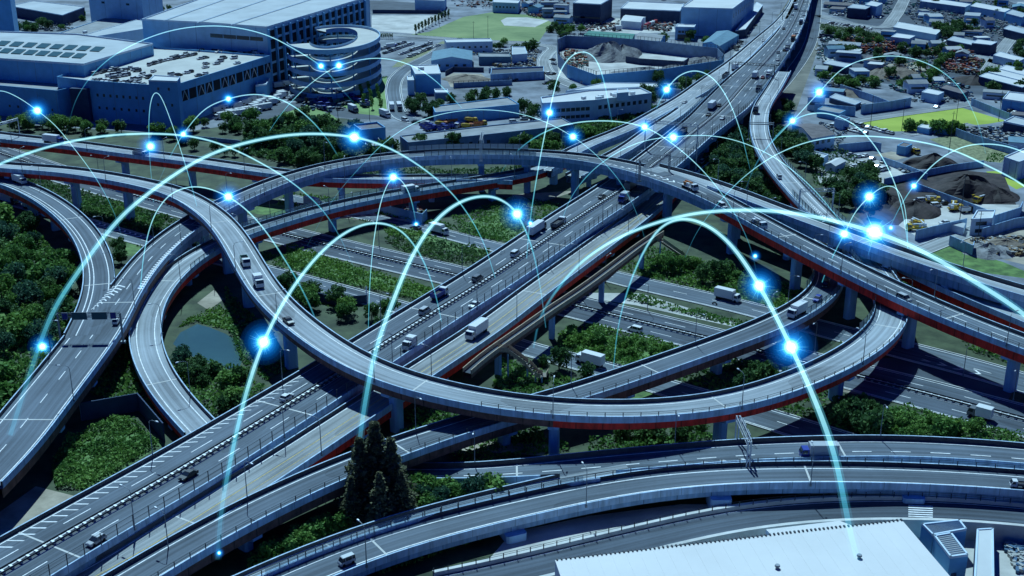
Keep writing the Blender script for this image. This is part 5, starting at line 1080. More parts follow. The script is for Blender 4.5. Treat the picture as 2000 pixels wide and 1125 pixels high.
# spiral ramp of parking storeys
sc_ = P(652, 76, 26); RX, RY, RI = 27.0, 47.0, 11.0; root = empty('spiral_ramp', (sc_.x, sc_.y, 0)); tag(root, 'round storeyed spiral ramp with pale parapet rings and dark gaps', 'ramp tower')
ax = d.copy(); ay = Vector((-d.y, d.x, 0))
def ell(a, rx, ry): return Vector((sc_.x+math.cos(a)*rx, sc_.y+math.sin(a)*ry, 0))
NS = 56
for lv, z in enumerate((1.2, 7.2, 13.4, 19.6, 26)):
    mb = MB()
    for k in range(NS):
        a0 = 2*math.pi*k/NS; a1 = 2*math.pi*(k+1)/NS
        if math.degrees(a0) > 125 and math.degrees(a0) < 205: continue
        O0, O1, I0, I1 = ell(a0, RX, RY), ell(a1, RX, RY), ell(a0, RI+2.5, RY-13), ell(a1, RI+2.5, RY-13); Z = Vector((0, 0, z)); U = Vector((0, 0, 1.5)); D = Vector((0, 0, -1.1))
        mb.mi = 0; mb.face([I0+Z, O0+Z, O1+Z, I1+Z])
        mb.mi = 1; mb.face([O0+Z+D, O1+Z+D, O1+Z+U, O0+Z+U]); mb.face([O1+Z+U, O0+Z+U, ell(a0, RX-.4, RY-.4)+Z+U, ell(a1, RX-.4, RY-.4)+Z+U]); mb.face([I1+Z+D, I0+Z+D, I0+Z+U, I1+Z+U]); mb.face([ell(a1, RX-.4, RY-.4)+Z+U, ell(a0, RX-.4, RY-.4)+Z+U, ell(a0, RX-.4, RY-.4)+Z, ell(a1, RX-.4, RY-.4)+Z])
        mb.face([O0+Z+D, I0+Z+D, I1+Z+D, O1+Z+D])
    mb.build('ramp_level', ['deck_pale', 'wall_pale'], root)
for k in range(12):
    q = ell(2*math.pi*(k+.3)/12, RX-3, RY-3); mb = MB(); mb.bar((q.x, q.y, 0), (q.x, q.y, 26), .4, n=8); mb.build('column', 'wall_blue', root)
B('tower_block', 'tall pale block behind the warehouses at the top left', 'building', [(168, -45), (273, -38), (312, -52), (215, -60)], 42, 'wall_pale', 'roof_pale', win=[(0, 30, 2, 3, 1.4), (0, 24, 2, 3, 1.4)], panel=15)
B('tower_block', 'narrow dark tower cut by the left edge at the top', 'building', [(-40, -30), (16, -28), (22, -50), (-30, -52)], 42, 'wall_blue', 'roof_pale')
B('hall', 'low blue hall behind a row of parked cars at upper left', 'building', [(20, 12), (122, 30), (165, 14), (65, 2)], 8, 'wall_dark', 'roof_pale', rim=.4)
B('hall', 'long grey roofed hall between the two warehouses at left', 'building', [(102, 70), (172, 76), (282, 52), (262, 34), (205, 36)], 14, 'wall_pale', 'roof_grey', vents=3)
B('hall', 'white sloping hall strip beside the grey roofed hall', 'building', [(172, 74), (285, 56), (283, 43), (270, 38), (160, 70)], 17, 'wall_white', 'roof_pale', rim=.3)
B('hall', 'dark hall under the tall pale block', 'building', [(180, 38), (262, 40), (272, 24), (190, 24)], 8, 'wall_dark', 'roof_pale', rim=.3)
B('truck_depot', 'small pale block at the right foot of the rooftop car park', 'building', [(499, 168), (520, 166), (527, 154), (508, 152)], 8, 'wall_blue', 'roof_pale')
# middle distance
B('shed', 'blue gabled shed with three windows beside the boxy white store', 'shed', [(842, 118), (922, 117), (922, 99), (846, 100)], 6.5, 'wall_pale', 'roof_blue', ridge=(0, 2.2), win=[(0, 2.5, 4, 2, 1.4)])
B('store_building', 'boxy white roofed store right of the bending street', 'building', [(811, 146), (861, 145), (855, 127), (802, 129)], 11, 'wall_blue', 'roof_white', vents=2)
B('store_building', 'small annex stuck to the left of the boxy store', 'building', [(796, 158), (809, 158), (806, 149), (795, 150)], 8, 'wall_pale', 'roof_white')
B('site_office', 'long white two storey hut with a row of small windows by the ball field', 'building', [(872, 84), (962, 82), (958, 76), (868, 77)], 7, 'wall_white', 'roof_white', win=[(0, 3.2, 7, 1.4, 1.3)])
B('kiosk', 'little white roofed hut below the boxy store', 'hut', [(850, 182), (876, 182), (874, 175), (848, 175)], 4, 'wall_grey', 'roof_white')
B('long_shed', 'long grey shed behind the yellow and blue trucks', 'shed', [(850, 221), (1014, 205), (992, 191), (845, 209)], 6, 'wall_blue', 'roof_grey', panel=9)
B('long_shed', 'longest grey shed in front of the yellow and blue trucks', 'shed', [(797, 280), (970, 262), (1120, 245), (1098, 232), (960, 246), (781, 267)], 6, 'wall_grey', 'roof_grey', panel=8, win=[(0, 2, 9, 1.6, 1.6)])
B('small_block', 'square flat block with a dark roof under the brightest orb left of centre', 'building', [(705, 257), (753, 252), (737, 241), (690, 246)], 9, 'wall_blue', 'roof_brown', rim=.9, win=[(0, 3, 3, 1.6, 1.6)])
B('small_block', 'lower pale block in front of the dark roofed square one', 'building', [(715, 287), (768, 284), (758, 274), (712, 276)], 4, 'wall_pale', 'roof_grey')
bo, po = B('office', 'long white office with dark windows and many roof units', 'office', [(1059, 204), (1160, 198), (1273, 184), (1250, 173), (1150, 178), (1056, 192)], 10, 'wall_white', 'roof_white', rim=.8, vents=9, win=[(0, 5.5, 9, 2.2, 1.8), (1, 5.5, 9, 2.0, 2.0), (0, 1.8, 9, 2.2, 1.6)])
B('stair_house', 'small roof house standing on the white office', 'building', [(1205, 183), (1228, 181), (1226, 174), (1205, 175)], 14, 'wall_white', 'roof_white', rim=.4, zb=10.05)
B('office_wing', 'low white wing behind the long white office', 'building', [(1140, 176), (1260, 170), (1330, 176), (1310, 164), (1180, 162), (1105, 178)], 5, 'wall_white', 'roof_white', rim=.4)
B('dark_hall', 'dark fronted hall with a white roof right of the ball field', 'building', [(1119, 6), (1173, 9), (1196, -4), (1140, -8)], 15, 'wall_dark', 'roof_white', win=[(0, 4, 3, 10, 1.2)])
B('dark_hall', 'wide white roofed warehouse with a dark front beside it', 'warehouse', [(1212, 17), (1328, 22), (1336, 8), (1228, 3)], 9, 'wall_dark', 'roof_white')
B('hut', 'small white gabled hall in the pale yard', 'hut', [(1213, 40), (1251, 43), (1261, 33), (1222, 29)], 6, 'wall_white', 'roof_white', ridge=(1, 1.2))
bw, pw = B('white_warehouse', 'tall white warehouse left of the far expressway', 'warehouse', [(1331, 15), (1431, 18), (1474, -14), (1385, -22)], 20, 'wall_pale', 'roof_white', panel=13, rim=.6)
a = pw[1]; b = pw[2]; wall_windows(bw, (a.x, a.y), (b.x, b.y), 13, 0, 10, 1.5, 3)
B('loading_dock', 'long white dock roof along the right side of the tall white warehouse', 'building', [(1436, 60), (1456, 57), (1490, 10), (1478, 4)], 6, 'wall_dark', 'roof_white', rim=.2)
B('hut', 'small windowed block standing on dark legs before the tall white warehouse', 'building', [(1319, 53), (1356, 54), (1359, 49), (1324, 47)], 9, 'wall_pale', 'roof_white', win=[(0, 5, 4, 1.8, 1.6), (0, .3, 2, 5, 3.6)])
B('shed', 'blue grey gabled shed beside the expressway at the top', 'shed', [(1372, 84), (1405, 90), (1443, 68), (1400, 61)], 6, 'wall_blue', 'roof_blue', ridge=(0, 2), panel=5)
B('shed', 'low curved grey blue shed above the gravel yard', 'shed', [(1241, 77), (1290, 80), (1301, 68), (1250, 63)], 5, 'wall_blue', 'roof_grey', ridge=(1, 1.5))
B('shed', 'teal lean-to roof left of the curved shed', 'shed', [(1140, 68), (1235, 76), (1240, 66), (1150, 60)], 4, 'fence_teal', 'roof_green', rim=0)
B('hut', 'pale hut at the left side of the loop street', 'hut', [(1000, 108), (1030, 106), (1025, 92), (1000, 92)], 6, 'wall_white', 'roof_pale')
B('shed', 'teal fenced shed below the pale hut', 'shed', [(958, 148), (1062, 142), (1062, 132), (960, 136)], 4, 'fence_sheet', 'dark_yard', rim=.9)
B('shed', 'blue sheeted shed right of the gabled one', 'shed', [(935, 112), (998, 112), (995, 105), (935, 104)], 5, 'roof_blue', 'roof_grey')
B('low_hall', 'small hall at the top edge behind the infield', 'building', [(962, 5), (1012, 7), (1016, 1), (965, -2)], 8, 'wall_pale', 'roof_white', win=[(0, 4, 6, 1.4, 1.4)])
B('low_hall', 'pale hall at the top edge right of the large warehouse', 'building', [(810, 0), (868, 2), (872, -6), (815, -8)], 8, 'wall_pale', 'roof_white')
B('brown_house', 'white walled house with a brown hipped roof at the right wood', 'house', [(1586, 270), (1631, 262), (1581, 241), (1547, 243)], 7, 'wall_white', 'roof_brown', ridge=(1, 1.8), win=[(0, 3.6, 3, 1.8, 1.6), (3, 3.6, 3, 1.8, 1.6)])
B('white_store', 'white box store cut by the right edge above the yellow lawn', 'building', [(1961, 308), (1990, 318), (2040, 300), (2000, 291)], 8, 'wall_white', 'roof_white', panel=4)
B('hut', 'pale hut below the brown roofed house', 'hut', [(1568, 300), (1608, 310), (1618, 303), (1580, 294)], 4, 'wall_pale', 'roof_pale')
B('hut', 'tent like pale roofed hut beside the car lot', 'hut', [(1612, 320), (1632, 324), (1652, 314), (1632, 309)], 3.5, 'wall_white', 'roof_white', ridge=(0, 1))
B('container_block', 'white stacked site office in the machine yard', 'hut', [(1897, 430), (1938, 428), (1944, 412), (1908, 412)], 6, 'wall_white', 'roof_white', win=[(0, 1, 3, 1.4, 1.4), (0, 3.8, 3, 1.4, 1.4)])
B('container', 'pale container at the wall of the machine yard', 'container', [(1853, 437), (1882, 445), (1886, 436), (1858, 429)], 3, 'wall_white', 'roof_pale', rim=0)
for k, (x, y, s_l, lab) in enumerate(((1912, 147, 1, 'front one of the long parallel white roofs at the right edge'), (1930, 139, 1, 'middle one of the long parallel white roofs at the right edge'), (1950, 132, 1, 'rear one of the long parallel white roofs at the right edge'))):
    B('long_hall', lab, 'building', [(x, y+2), (x+85, y+24), (x+100, y+16), (x+15, y-5)], 5, 'wall_dark', 'roof_white', rim=.2)
B('long_hall', 'pale hall above the dark goods yard at the right', 'building', [(1958, 194), (2040, 206), (2060, 190), (1970, 180)], 6, 'wall_blue', 'roof_white', panel=5)
B('long_hall', 'pale striped roof at the right end of the yellow field', 'building', [(1960, 238), (2040, 255), (2050, 246), (1980, 228)], 5, 'wall_dark', 'roof_pale')
B('long_hall', 'long white roofed hall in the upper right', 'building', [(1745, 53), (1828, 68), (1840, 58), (1755, 43)], 5, 'wall_pale', 'roof_white', rim=.2)
for x0, y0, x1, y1, h, rf, lab in ((1797, 2, 1885, 14, 6, 'roof_white', 'white hall at the top edge right of the junction'), (1895, 12, 1962, 24, 7, 'roof_white', 'pale twin hall near the top right corner'), (1965, 26, 1996, 34, 7, 'roof_pale', 'grey hall near the right edge top'), (1740, 72, 1776, 76, 6, 'roof_white', 'white roofed shed above the scrap heap'), (1850, 78, 1920, 92, 5, 'roof_pale', 'pale low hall beside the edge street'), (1898, 84, 1936, 88, 7, 'roof_white', 'white roofed house beside the pale low hall'), (1655, 15, 1690, 18, 8, 'roof_pale', 'pale block high above the long street'), (1690, 9, 1712, 13, 9, 'roof_white', 'white topped block beside it high above the long street'), (1800, 180, 1832, 186, 5, 'roof_white', 'flat white roofed workshop above the yellow field'), (1835, 172, 1880, 184, 4, 'roof_brown', 'brown roofed workshop right of the flat white one'), (1608, 124, 1652, 132, 4, 'roof_pale', 'pale workshop at the left end of the yards'), (1620, 190, 1670, 205, 3, 'roof_pale', 'low pale store near the ramp top orb'), (1596, 214, 1640, 222, 4, 'roof_grey', 'grey store left of the yellow field'), (1630, 232, 1648, 236, 5, 'wall_dark', 'dark block at the left tip of the yellow field'), (1792, 248, 1815, 252, 3, 'roof_white', 'left white hut on the edge of the yellow field'), (1818, 248, 1852, 252, 3, 'roof_white', 'right white hut on the edge of the yellow field'), (1752, 285, 1770, 288, 4, 'roof_brown', 'dark container hut at the brown yard'), (1940, 108, 1990, 120, 5, 'roof_white', 'white roof right of the edge street'), (1960, 56, 2000, 66, 6, 'roof_pale', 'pale roof at the right edge beside the street')):
    B('workshop', lab, 'building', [(x0, y0), (x1, y1), (x1+12, y1-6), (x0+12, y0-7)], h, rnd.choice(['wall_pale', 'wall_blue', 'wall_grey', 'wall_dark']), rf, rim=.2)
# many more small buildings of the far district
rg = random.Random(5); cnt = 0; tries = 0
while cnt < 190 and tries < 9000:
    tries += 1
    reg = rg.choice(([(1600, 10), (1760, -20), (2060, 40), (2060, 110), (1900, 80), (1760, 60), (1640, 40)], [(1700, 60), (1960, 110), (1960, 160), (1860, 120), (1720, 90)], [(1600, 90), (1700, 110), (1760, 120), (1700, 160), (1600, 150)], [(1600, 180), (1700, 215), (1600, 235), (1580, 200)], [(1780, 60), (1960, 100), (1920, 130), (1780, 90)], [(1890, 200), (2050, 240), (2050, 300), (1980, 290), (1980, 240)], [(1600, -40), (2060, -40), (2060, 60), (1900, 30), (1750, 0), (1620, 10)], [(1610, 10), (1700, 20), (1740, 40), (1700, 52), (1610, 32)], [(1780, 20), (2000, 30), (1960, 100), (1850, 80), (1760, 50)], [(1780, 160), (1900, 165), (2040, 190), (1900, 196), (1780, 190)], [(880, -40), (1330, -40), (1330, -2), (1000, -6)], [(-200, -60), (600, -80), (460, -35), (-200, -45)], [(1960, 60), (2100, 90), (2100, 140), (1950, 110)], [(1010, 15), (1110, 20), (1100, 50), (1080, 40)]))
    p = rand_in(reg, rg)
    if inside_any(p, 12, STREETS+['main', 'loop']): continue
    w2 = rg.uniform(6, 20)*(1.3 if cnt < 30 else 1); d2 = rg.uniform(6, 12); h = rg.uniform(3, 7); a = rg.choice([-.42, -.42, 1.15, .1])+rg.uniform(-.06, .06)
    rr = math.hypot(w2, d2)/2
    if any((p.x-x)**2+(p.y-y)**2 < (rr+r_*.85+2)**2 for x, y, r_ in BOXES): continue
    BOXES.append((p.x, p.y, rr)); cnt += 1
    root = empty('small_building', p, a); cl = rg.choice(['white', 'pale', 'grey', 'blue', 'brown']); tag(root, 'small %s roofed building in the far district' % cl, 'building', 'small %s roofed buildings of the far district' % cl)
    wl = rg.choice(['wall_pale', 'wall_blue', 'wall_grey', 'wall_white']); mb = MB(); mb.box((0, 0, 0), w2, d2, h); w_o = mb.build('wall', wl); w_o.parent = root
    mb = MB(); rm = 'roof_'+cl
    if rg.random() < .5: mb.box((0, 0, h+.01), w2+.5, d2+.5, .25)
    else:
        X, Y = w2/2+.3, d2/2+.3; mb.face([(-X, -Y, h), (X, -Y, h), (X, 0, h+1.6), (-X, 0, h+1.6)]); mb.face([(X, Y, h), (-X, Y, h), (-X, 0, h+1.6), (X, 0, h+1.6)]); mb.face([(X, -Y, h), (X, Y, h), (X, 0, h+1.6)]); mb.face([(-X, Y, h), (-X, -Y, h), (-X, 0, h+1.6)])
    o = mb.build('roof', rm); o.parent = root
    for sd_ in (-1, 1):
        mb = MB(); mb.box((0, sd_*(d2/2+.03), h*.45), w2*.7, .05, h*.22); o = mb.build('window_band', 'window_dark'); o.parent = root
# fences of sheets and walls round the yards
def yard_wall(px, h, label, m='fence_sheet', post=None, name='yard_wall'):
    pts = [P(x, y, 0) for x, y in px]; root = empty(name, pts[0]); tag(root, label, 'wall'); mb = MB(); pm = MB()
    for a, b in zip(pts, pts[1:]):
        d = (b-a); L = d.length; d.normalize(); c = (a+b)/2; mb.box((c.x, c.y, 0), L, .3, h, math.atan2(d.y, d.x)); k = 0
        while k < L: q = a+d*k; pm.bar((q.x, q.y, 0), (q.x, q.y, h+(post or .1)), .13, n=4); k += 3.0
        if post: pm.bar((a.x, a.y, h+post-.1), (b.x, b.y, h+post-.1), .09, n=4)
    mb.build('sheet', m, root); pm.build('post', 'steel_dark' if post else 'wall_grey', root)
yard_wall([(1108, 152), (1164, 173), (1300, 160), (1410, 142), (1413, 132)], 8, 'tall wall with a railing on the near side of the gravel yard', 'wall_blue', 2.2)
yard_wall([(1108, 152), (1090, 130), (1088, 100), (1105, 92), (1250, 100), (1400, 118), (1413, 132)], 8, 'tall wall with a railing round the far side of the gravel yard', 'wall_grey', 2.2)
yard_wall([(1222, 122), (1248, 126), (1335, 132), (1345, 124)], 4, 'dark bin wall inside the gravel yard', 'wall_dark')
yard_wall([(886, 172), (1000, 166), (990, 156), (955, 142)], 3, 'wall round the bare earth mound', 'wall_grey', 1.0)
yard_wall([(870, 148), (885, 140), (945, 141)], 3, 'dark wall behind the bare earth mound', 'wall_dark')
yard_wall([(728, 26), (860, 27), (868, 34)], 3, 'dark long wall behind the pale empty lot', 'wall_dark')
yard_wall([(1681, 223), (1740, 215), (1778, 208)], 5, 'pale sheet wall above the left part of the field street')
yard_wall([(1640, 178), (1700, 198), (1735, 212)], 4, 'sheet wall slanting down to the field street')
yard_wall([(1590, 220), (1670, 227)], 5, 'sheet wall left of the field street mouth')
yard_wall([(1896, 206), (1970, 236), (2000, 240)], 4, 'sheet wall at the right end of the yellow field')
yard_wall([(1866, 266), (1900, 279), (1985, 304)], 4, 'sheet wall above the olive field')
yard_wall([(1720, 318), (1755, 330), (1810, 352)], 3, 'sheet wall right of the car lot')
yard_wall([(1726, 362), (1780, 350), (1860, 334), (1920, 326)], 3, 'low wall between the car lot and the soil heaps')
yard_wall([(1637, 298), (1700, 292), (1720, 296)], 4, 'sheet wall behind the car lot')
yard_wall([(1790, 374), (1880, 408), (1940, 432)], 3.5, 'long sheet wall between the soil heap and the machine yard')
yard_wall([(1787, 470), (1886, 446)], 4, 'near sheet wall of the machine yard')
yard_wall([(1940, 440), (1990, 424), (1995, 412)], 4, 'right sheet wall of the machine yard')
yard_wall([(1853, 480), (1898, 500), (1900, 492)], 4, 'short wall at the corner of the rubble plot')
yard_wall([(1916, 466), (1980, 446), (2020, 440)], 4, 'far wall of the rubble plot')
yard_wall([(1600, 72), (1720, 88), (1800, 96)], 2.5, 'dark fence above the scrap yards', 'wall_dark')
yard_wall([(655, 423), (744, 417), (825, 437), (834, 428)], 4, 'sheet wall of the small compound under the ramps', 'fence_sheet')
yard_wall([(160, 822), (272, 802), (322, 862)], 5, 'dark retaining wall at the corner of the grassy mound', 'wall_dark')
yard_wall([(330, 268), (400, 275), (470, 282)], 2, 'low wall below the corner of the blue building', 'wall_grey')
yard_wall([(612, 586), (660, 598), (716, 593), (716, 575)], 3, 'curved dark wall at the edge of the hedge beside the trunk road', 'wall_dark')
# heaps
def heap(px, py, rx, ry, h, m, label, seed, cat='heap', name='heap'):
    c = P(px, py, 0); mb = MB(); N_ = 26; M_ = 9; rows = []
    for j in range(M_+1):
        t = j/M_; row = []
        for k in range(N_):
            a = 2*math.pi*k/N_; q = 1-t; n_ = mnoise.noise(Vector((math.cos(a)*2, math.sin(a)*2, seed+t*2)))
            row.append(Vector((math.cos(a)*rx*q*(1+.25*n_), math.sin(a)*ry*q*(1+.25*n_), h*(1-q**1.5)*(1+.35*n_)-.15)))
        rows.append(row)
    for j in range(M_):
        for k in range(N_): mb.face([rows[j][k], rows[j][(k+1) % N_], rows[j+1][(k+1) % N_], rows[j+1][k]])
    o = mb.build(name, m); o.location = c; tag(o, label, cat); return o
heap(1185, 112, 17, 22, 9, 'heap_grey', 'tall grey gravel heap at the left of the walled yard', 1); heap(1215, 108, 13, 18, 7, 'heap_grey', 'grey heap leaning on the tall one in the walled yard', 2)
heap(1260, 145, 24, 16, 4, 'heap_grey', 'broad low gravel heap at the near side of the walled yard', 3); heap(1375, 126, 17, 16, 5, 'heap_grey', 'pale gravel heap in the right corner of the walled yard', 4); heap(1325, 140, 16, 14, 4, 'heap_grey', 'gravel heap between the low one and the right corner one', 5)
heap(912, 156, 15, 12, 3, 'heap_brown', 'bare brown mound of earth in the small walled plot', 6)
heap(1885, 380, 19, 13, 8, 'soil', 'largest dark soil heap at the right', 7); heap(1945, 385, 10, 9, 4, 'soil', 'lower dark soil heap right of the largest', 8)
heap(1820, 322, 13, 9, 5, 'soil', 'dark soil heap behind the fence above the largest', 9); heap(1732, 396, 9, 8, 3.5, 'soil', 'brown soil heap behind the orb at the right wood', 10); heap(1785, 412, 11, 12, 4, 'soil', 'small soil heap at the corner of the machine yard', 11)
heap(1750, 146, 17, 16, 5, 'heap_brown', 'twin peaked brown heap in the middle yards', 12); heap(1720, 146, 12, 14, 4, 'heap_brown', 'small brown heap beside the twin peaked one', 13); heap(1905, 160, 20, 12, 4, 'soil', 'dark flat heap left of the long white roofs', 14)
heap(1930, 492, 10, 9, 3, 'gravel', 'heap of rubble in the plot at the right edge', 15); heap(1965, 482, 10, 9, 2.5, 'heap_brown', 'low brown rubble heap at the right edge', 16)
heap(1650, 185, 14, 10, 3, 'heap_brown', 'brown heap behind the sheet wall near the ramp top', 17)
# loose scrap: nobody could count it
for i, c_ in enumerate(((.30, .07, .04), (.06, .13, .22), (.38, .38, .36), (.30, .20, .09), (.05, .19, .17), (.05, .055, .06))): mat('scrap_%d' % i, c_, rough=.6)
def scrap(poly, n, mi, name, seed, hmax=2.5, s=1.6):
    rg = random.Random(seed); mb = MB()
    for _ in range(n):
        p = rand_in(poly, rg); 
        if inside_any(p, 2, STREETS+['main', 'loop', 'over_branch']): continue
        mb.mi = rg.randrange(len(mi)); p.z = rg.uniform(0, hmax)*max(0, .5+mnoise.noise(p*.05)); mb.box(p, rg.uniform(.4, 1.3)*s*1.6, rg.uniform(.3, .8)*s, rg.uniform(.3, .9)*s, rg.uniform(0, 3.1))
    return tag(mb.build(name, ['scrap_%d' % k for k in mi]), kind='stuff')
scrap([(1640, 88), (1700, 78), (1760, 90), (1740, 108), (1660, 104)], 700, [0, 0, 3, 5, 1], 'scrap_metal', 1, 5); scrap([(1760, 86), (1860, 98), (1870, 112), (1760, 104)], 500, [0, 3, 2, 4, 5], 'scrap_metal', 2, 4)
scrap([(1830, 118), (1900, 108), (1960, 130), (1900, 148), (1850, 140)], 600, [0, 3, 2, 1, 5, 0], 'scrap_metal', 3, 5); scrap([(1735, 170), (1860, 162), (1880, 176), (1760, 182)], 420, [4, 2, 1, 5], 'scrap_metal', 4, 3)
scrap([(1880, 262), (2040, 240), (2040, 290), (1980, 292)], 520, [2, 5, 2, 1], 'stacked_goods', 5, 3); scrap([(1000, 12), (1110, 18), (1100, 36), (1040, 34)], 420, [2, 0, 5, 2], 'stacked_goods', 6, 2)
scrap([(1105, 98), (1140, 104), (1150, 130), (1120, 140), (1100, 125)], 160, [0, 5, 3, 4], 'scrap_metal', 7, 2); scrap([(1895, 470), (1990, 462), (2030, 500), (1940, 500)], 380, [2, 5, 3], 'rubble', 8, 1, 1.2)
scrap([(960, 118), (1060, 112), (1060, 130), (965, 134)], 260, [1, 5, 2, 3], 'stacked_goods', 9, 2); scrap([(1270, 45), (1320, 48), (1310, 62), (1265, 60)], 120, [0, 2, 5], 'stacked_goods', 10, 2); scrap([(1610, 5), (1760, -30), (2050, 20), (2050, 60), (1900, 70), (1780, 30), (1620, 30)], 1500, [2, 1, 5, 4, 2], 'yard_clutter', 11, 2, 1.5)
scrap([(870, 104), (960, 106), (1060, 100), (1060, 112), (940, 112)], 160, [2, 5, 1, 3], 'yard_clutter', 50, 1.4, 1.1); scrap([(1150, 48), (1210, 44), (1200, 62), (1145, 62)], 110, [2, 5, 0], 'yard_clutter', 51, 1.2, 1.2); scrap([(880, 2), (1000, -10), (1110, 0), (1110, 16), (900, 18)], 260, [2, 5, 1, 0], 'yard_clutter', 52, 1.6, 1.4); scrap([(40, 44), (100, 58), (150, 58), (140, 46)], 90, [2, 5, 1], 'yard_clutter', 53, 1.2, 1.2)
scrap([(1600, 60), (1660, 70), (1640, 130), (1595, 120)], 260, [2, 5, 1, 4], 'yard_clutter', 31, 1.6, 1.2); scrap([(1770, 20), (1960, 40), (1960, 100), (1800, 80)], 600, [2, 5, 1, 2], 'yard_clutter', 32, 1.6, 1.2); scrap([(1700, 110), (1850, 110), (1860, 170), (1720, 160)], 420, [2, 5, 1, 3, 4], 'yard_clutter', 33, 1.8, 1.1); scrap([(1790, 180), (1900, 180), (1900, 200), (1780, 200)], 200, [2, 5, 1], 'yard_clutter', 34, 1.6, 1.2); scrap([(1950, 100), (2060, 120), (2060, 240), (1940, 200)], 420, [2, 5, 1, 4], 'yard_clutter', 35, 1.8, 1.2)
scrap([(1600, 240), (1660, 250), (1640, 290), (1600, 270)], 120, [2, 5, 1], 'yard_clutter', 36, 1.2, 1.0); scrap([(1100, 45), (1180, 40), (1140, 62), (1090, 60)], 200, [2, 5, 2], 'yard_clutter', 37, 1.5, 1.1); scrap([(1160, 225), (1260, 205), (1220, 235), (1130, 245)], 130, [0, 2, 5], 'yard_clutter', 38, 1.0, 1.0); scrap([(20, 40), (140, 55), (160, 65), (60, 60)], 90, [2, 5], 'yard_clutter', 39, 1.5, 1.2); scrap([(820, 90), (870, 95), (1060, 100), (1060, 120), (960, 110)], 240, [2, 5, 1], 'yard_clutter', 40, 1.5, 1.2)
scrap([(1600, 150), (1660, 150), (1700, 172), (1610, 172)], 200, [2, 5, 1], 'yard_clutter', 12, 1.5); scrap([(570, 195), (655, 190), (690, 210), (640, 222), (590, 212)], 60, [1, 5], 'yard_clutter', 13, 1.5)
scrap([(1960, 1062), (2080, 1050), (2080, 1125), (1985, 1118)], 520, [2, 2, 1, 2], 'rubbish_bags', 14, 1.6, .9); scrap([(1480, 45), (1470, 60), (1440, 100), (1420, 96)], 50, [2, 5], 'yard_clutter', 15, 1)
scrap([(780, 405), (820, 402), (830, 424), (790, 424)], 90, [0, 5, 0, 2], 'stacked_goods', 16, 1.2, .9)
# ------------------------------------------------------------------ the white roof in the foreground
pass
bf, pf = B('foreground_hall', 'huge plain white roof filling the bottom right with a notched rear edge', 'building', [(1110, 1170), (1084, 1094), (1300, 1069), (1540, 1041), (1762, 1016), (1868, 1140), (1900, 1180)], 8, 'wall_white', 'roof_big_white', rim=0)
for a, b in zip(pf[1:5], pf[2:5]):
    d = b-a; L = d.length; d.normalize(); k = .4; mb = MB()
    while k < L: q = a+d*k; mb.box((q.x, q.y, 8.0), .34, .5, .28, math.atan2(d.y, d.x)); k += .9
    mb.build('ribbed_edge', 'steel_dark', bf)
mb = MB()
for k in range(1, 26): e0 = pf[1].lerp(pf[4], k/26); e1 = pf[0].lerp(pf[6], k/26); mb.bar(e0+Vector((0, 0, .01)), e1+Vector((0, 0, .01)), .02, n=4)
mb.build('roof_seam', 'roof_big_white', bf)
for x, y in ((1518, 1110), (1678, 1090)):
    q = P(x, y, 8); mb = MB(); mb.bar(q+Vector((0, 0, .01)), q+Vector((0, 0, .5)), .35, n=12); mb.bar(q+Vector((0, 0, .5)), q+Vector((0, 0, .8)), .55, .45, n=12); mb.build('roof_vent', 'steel', bf, smooth=False)
B('foreground_annex', 'slightly lower white roof strip stepping out behind the huge white roof', 'building', [(1508, 1046), (1496, 1034), (1640, 1017), (1668, 1028)], 6.5, 'wall_white', 'roof_big_white', rim=0)
def ribbed(px, h, label, n=14):
    root, p = B('ribbed_hall', label, 'building', px, h, 'wall_blue', 'roof_pale', rim=.25); mb = MB()
    for k in range(n): a = p[0].lerp(p[3], (k+.5)/n); b = p[1].lerp(p[2], (k+.5)/n); mb.bar(a+Vector((0, 0, .12)), b+Vector((0, 0, .12)), .09, n=4)
    mb.build('roof_rib', 'wall_grey', root); return root, p
r1_, q1 = ribbed([(1822, 1046), (1888, 1034), (1874, 1016), (1800, 1024)], 6, 'upper ribbed roof of the small blue walled building right of the white roof')
r2_, q2 = ribbed([(1856, 1089), (1891, 1084), (1858, 1041), (1824, 1047)], 6, 'lower ribbed roof with a doorway in its blue front wall', 12)
mb = MB(); a = q2[0].lerp(q2[1], .3); mb.box((a.x, a.y-.05, 0), 1.2, .12, 2.2); mb.build('door', 'wall_dark', r2_)
B('covered_walkway', 'white flat topped walkway right of the ribbed roofs', 'building', [(1900, 1170), (1942, 1170), (1940, 1032), (1908, 1034)], 4, 'wall_dark', 'roof_white', rim=.2)
q = P(1066, 1118, 0); root = empty('roof_duct', q); tag(root, 'white bent ventilation pipe at the left corner of the huge white roof', 'pipe')
mb = MB(); mb.bar((0, 0, 0), (0, 0, 6.5), .9, n=14); mb.bar((0, 0, 6.5), (-.8, 1.5, 8.8), .75, .6, n=14); mb.build('pipe', 'wall_white', root); mb = MB(); mb.bar((-.8, 1.5, 8.8), (-1, 1.9, 9.2), .7, .45, n=14); mb.build('cowl', 'wall_white', root)
q = P(1846, 1032, 0)
for k in range(6):
    a = P(1795+k*7, 992, 3.5); b = P(1802+k*7, 1002, 3.5)
yard_wall([(1835, 1018), (1900, 1024), (1965, 1040), (2030, 1052)], .9, 'low kerb wall with reddish stakes at the right bottom', 'concrete_pale', 1.4)
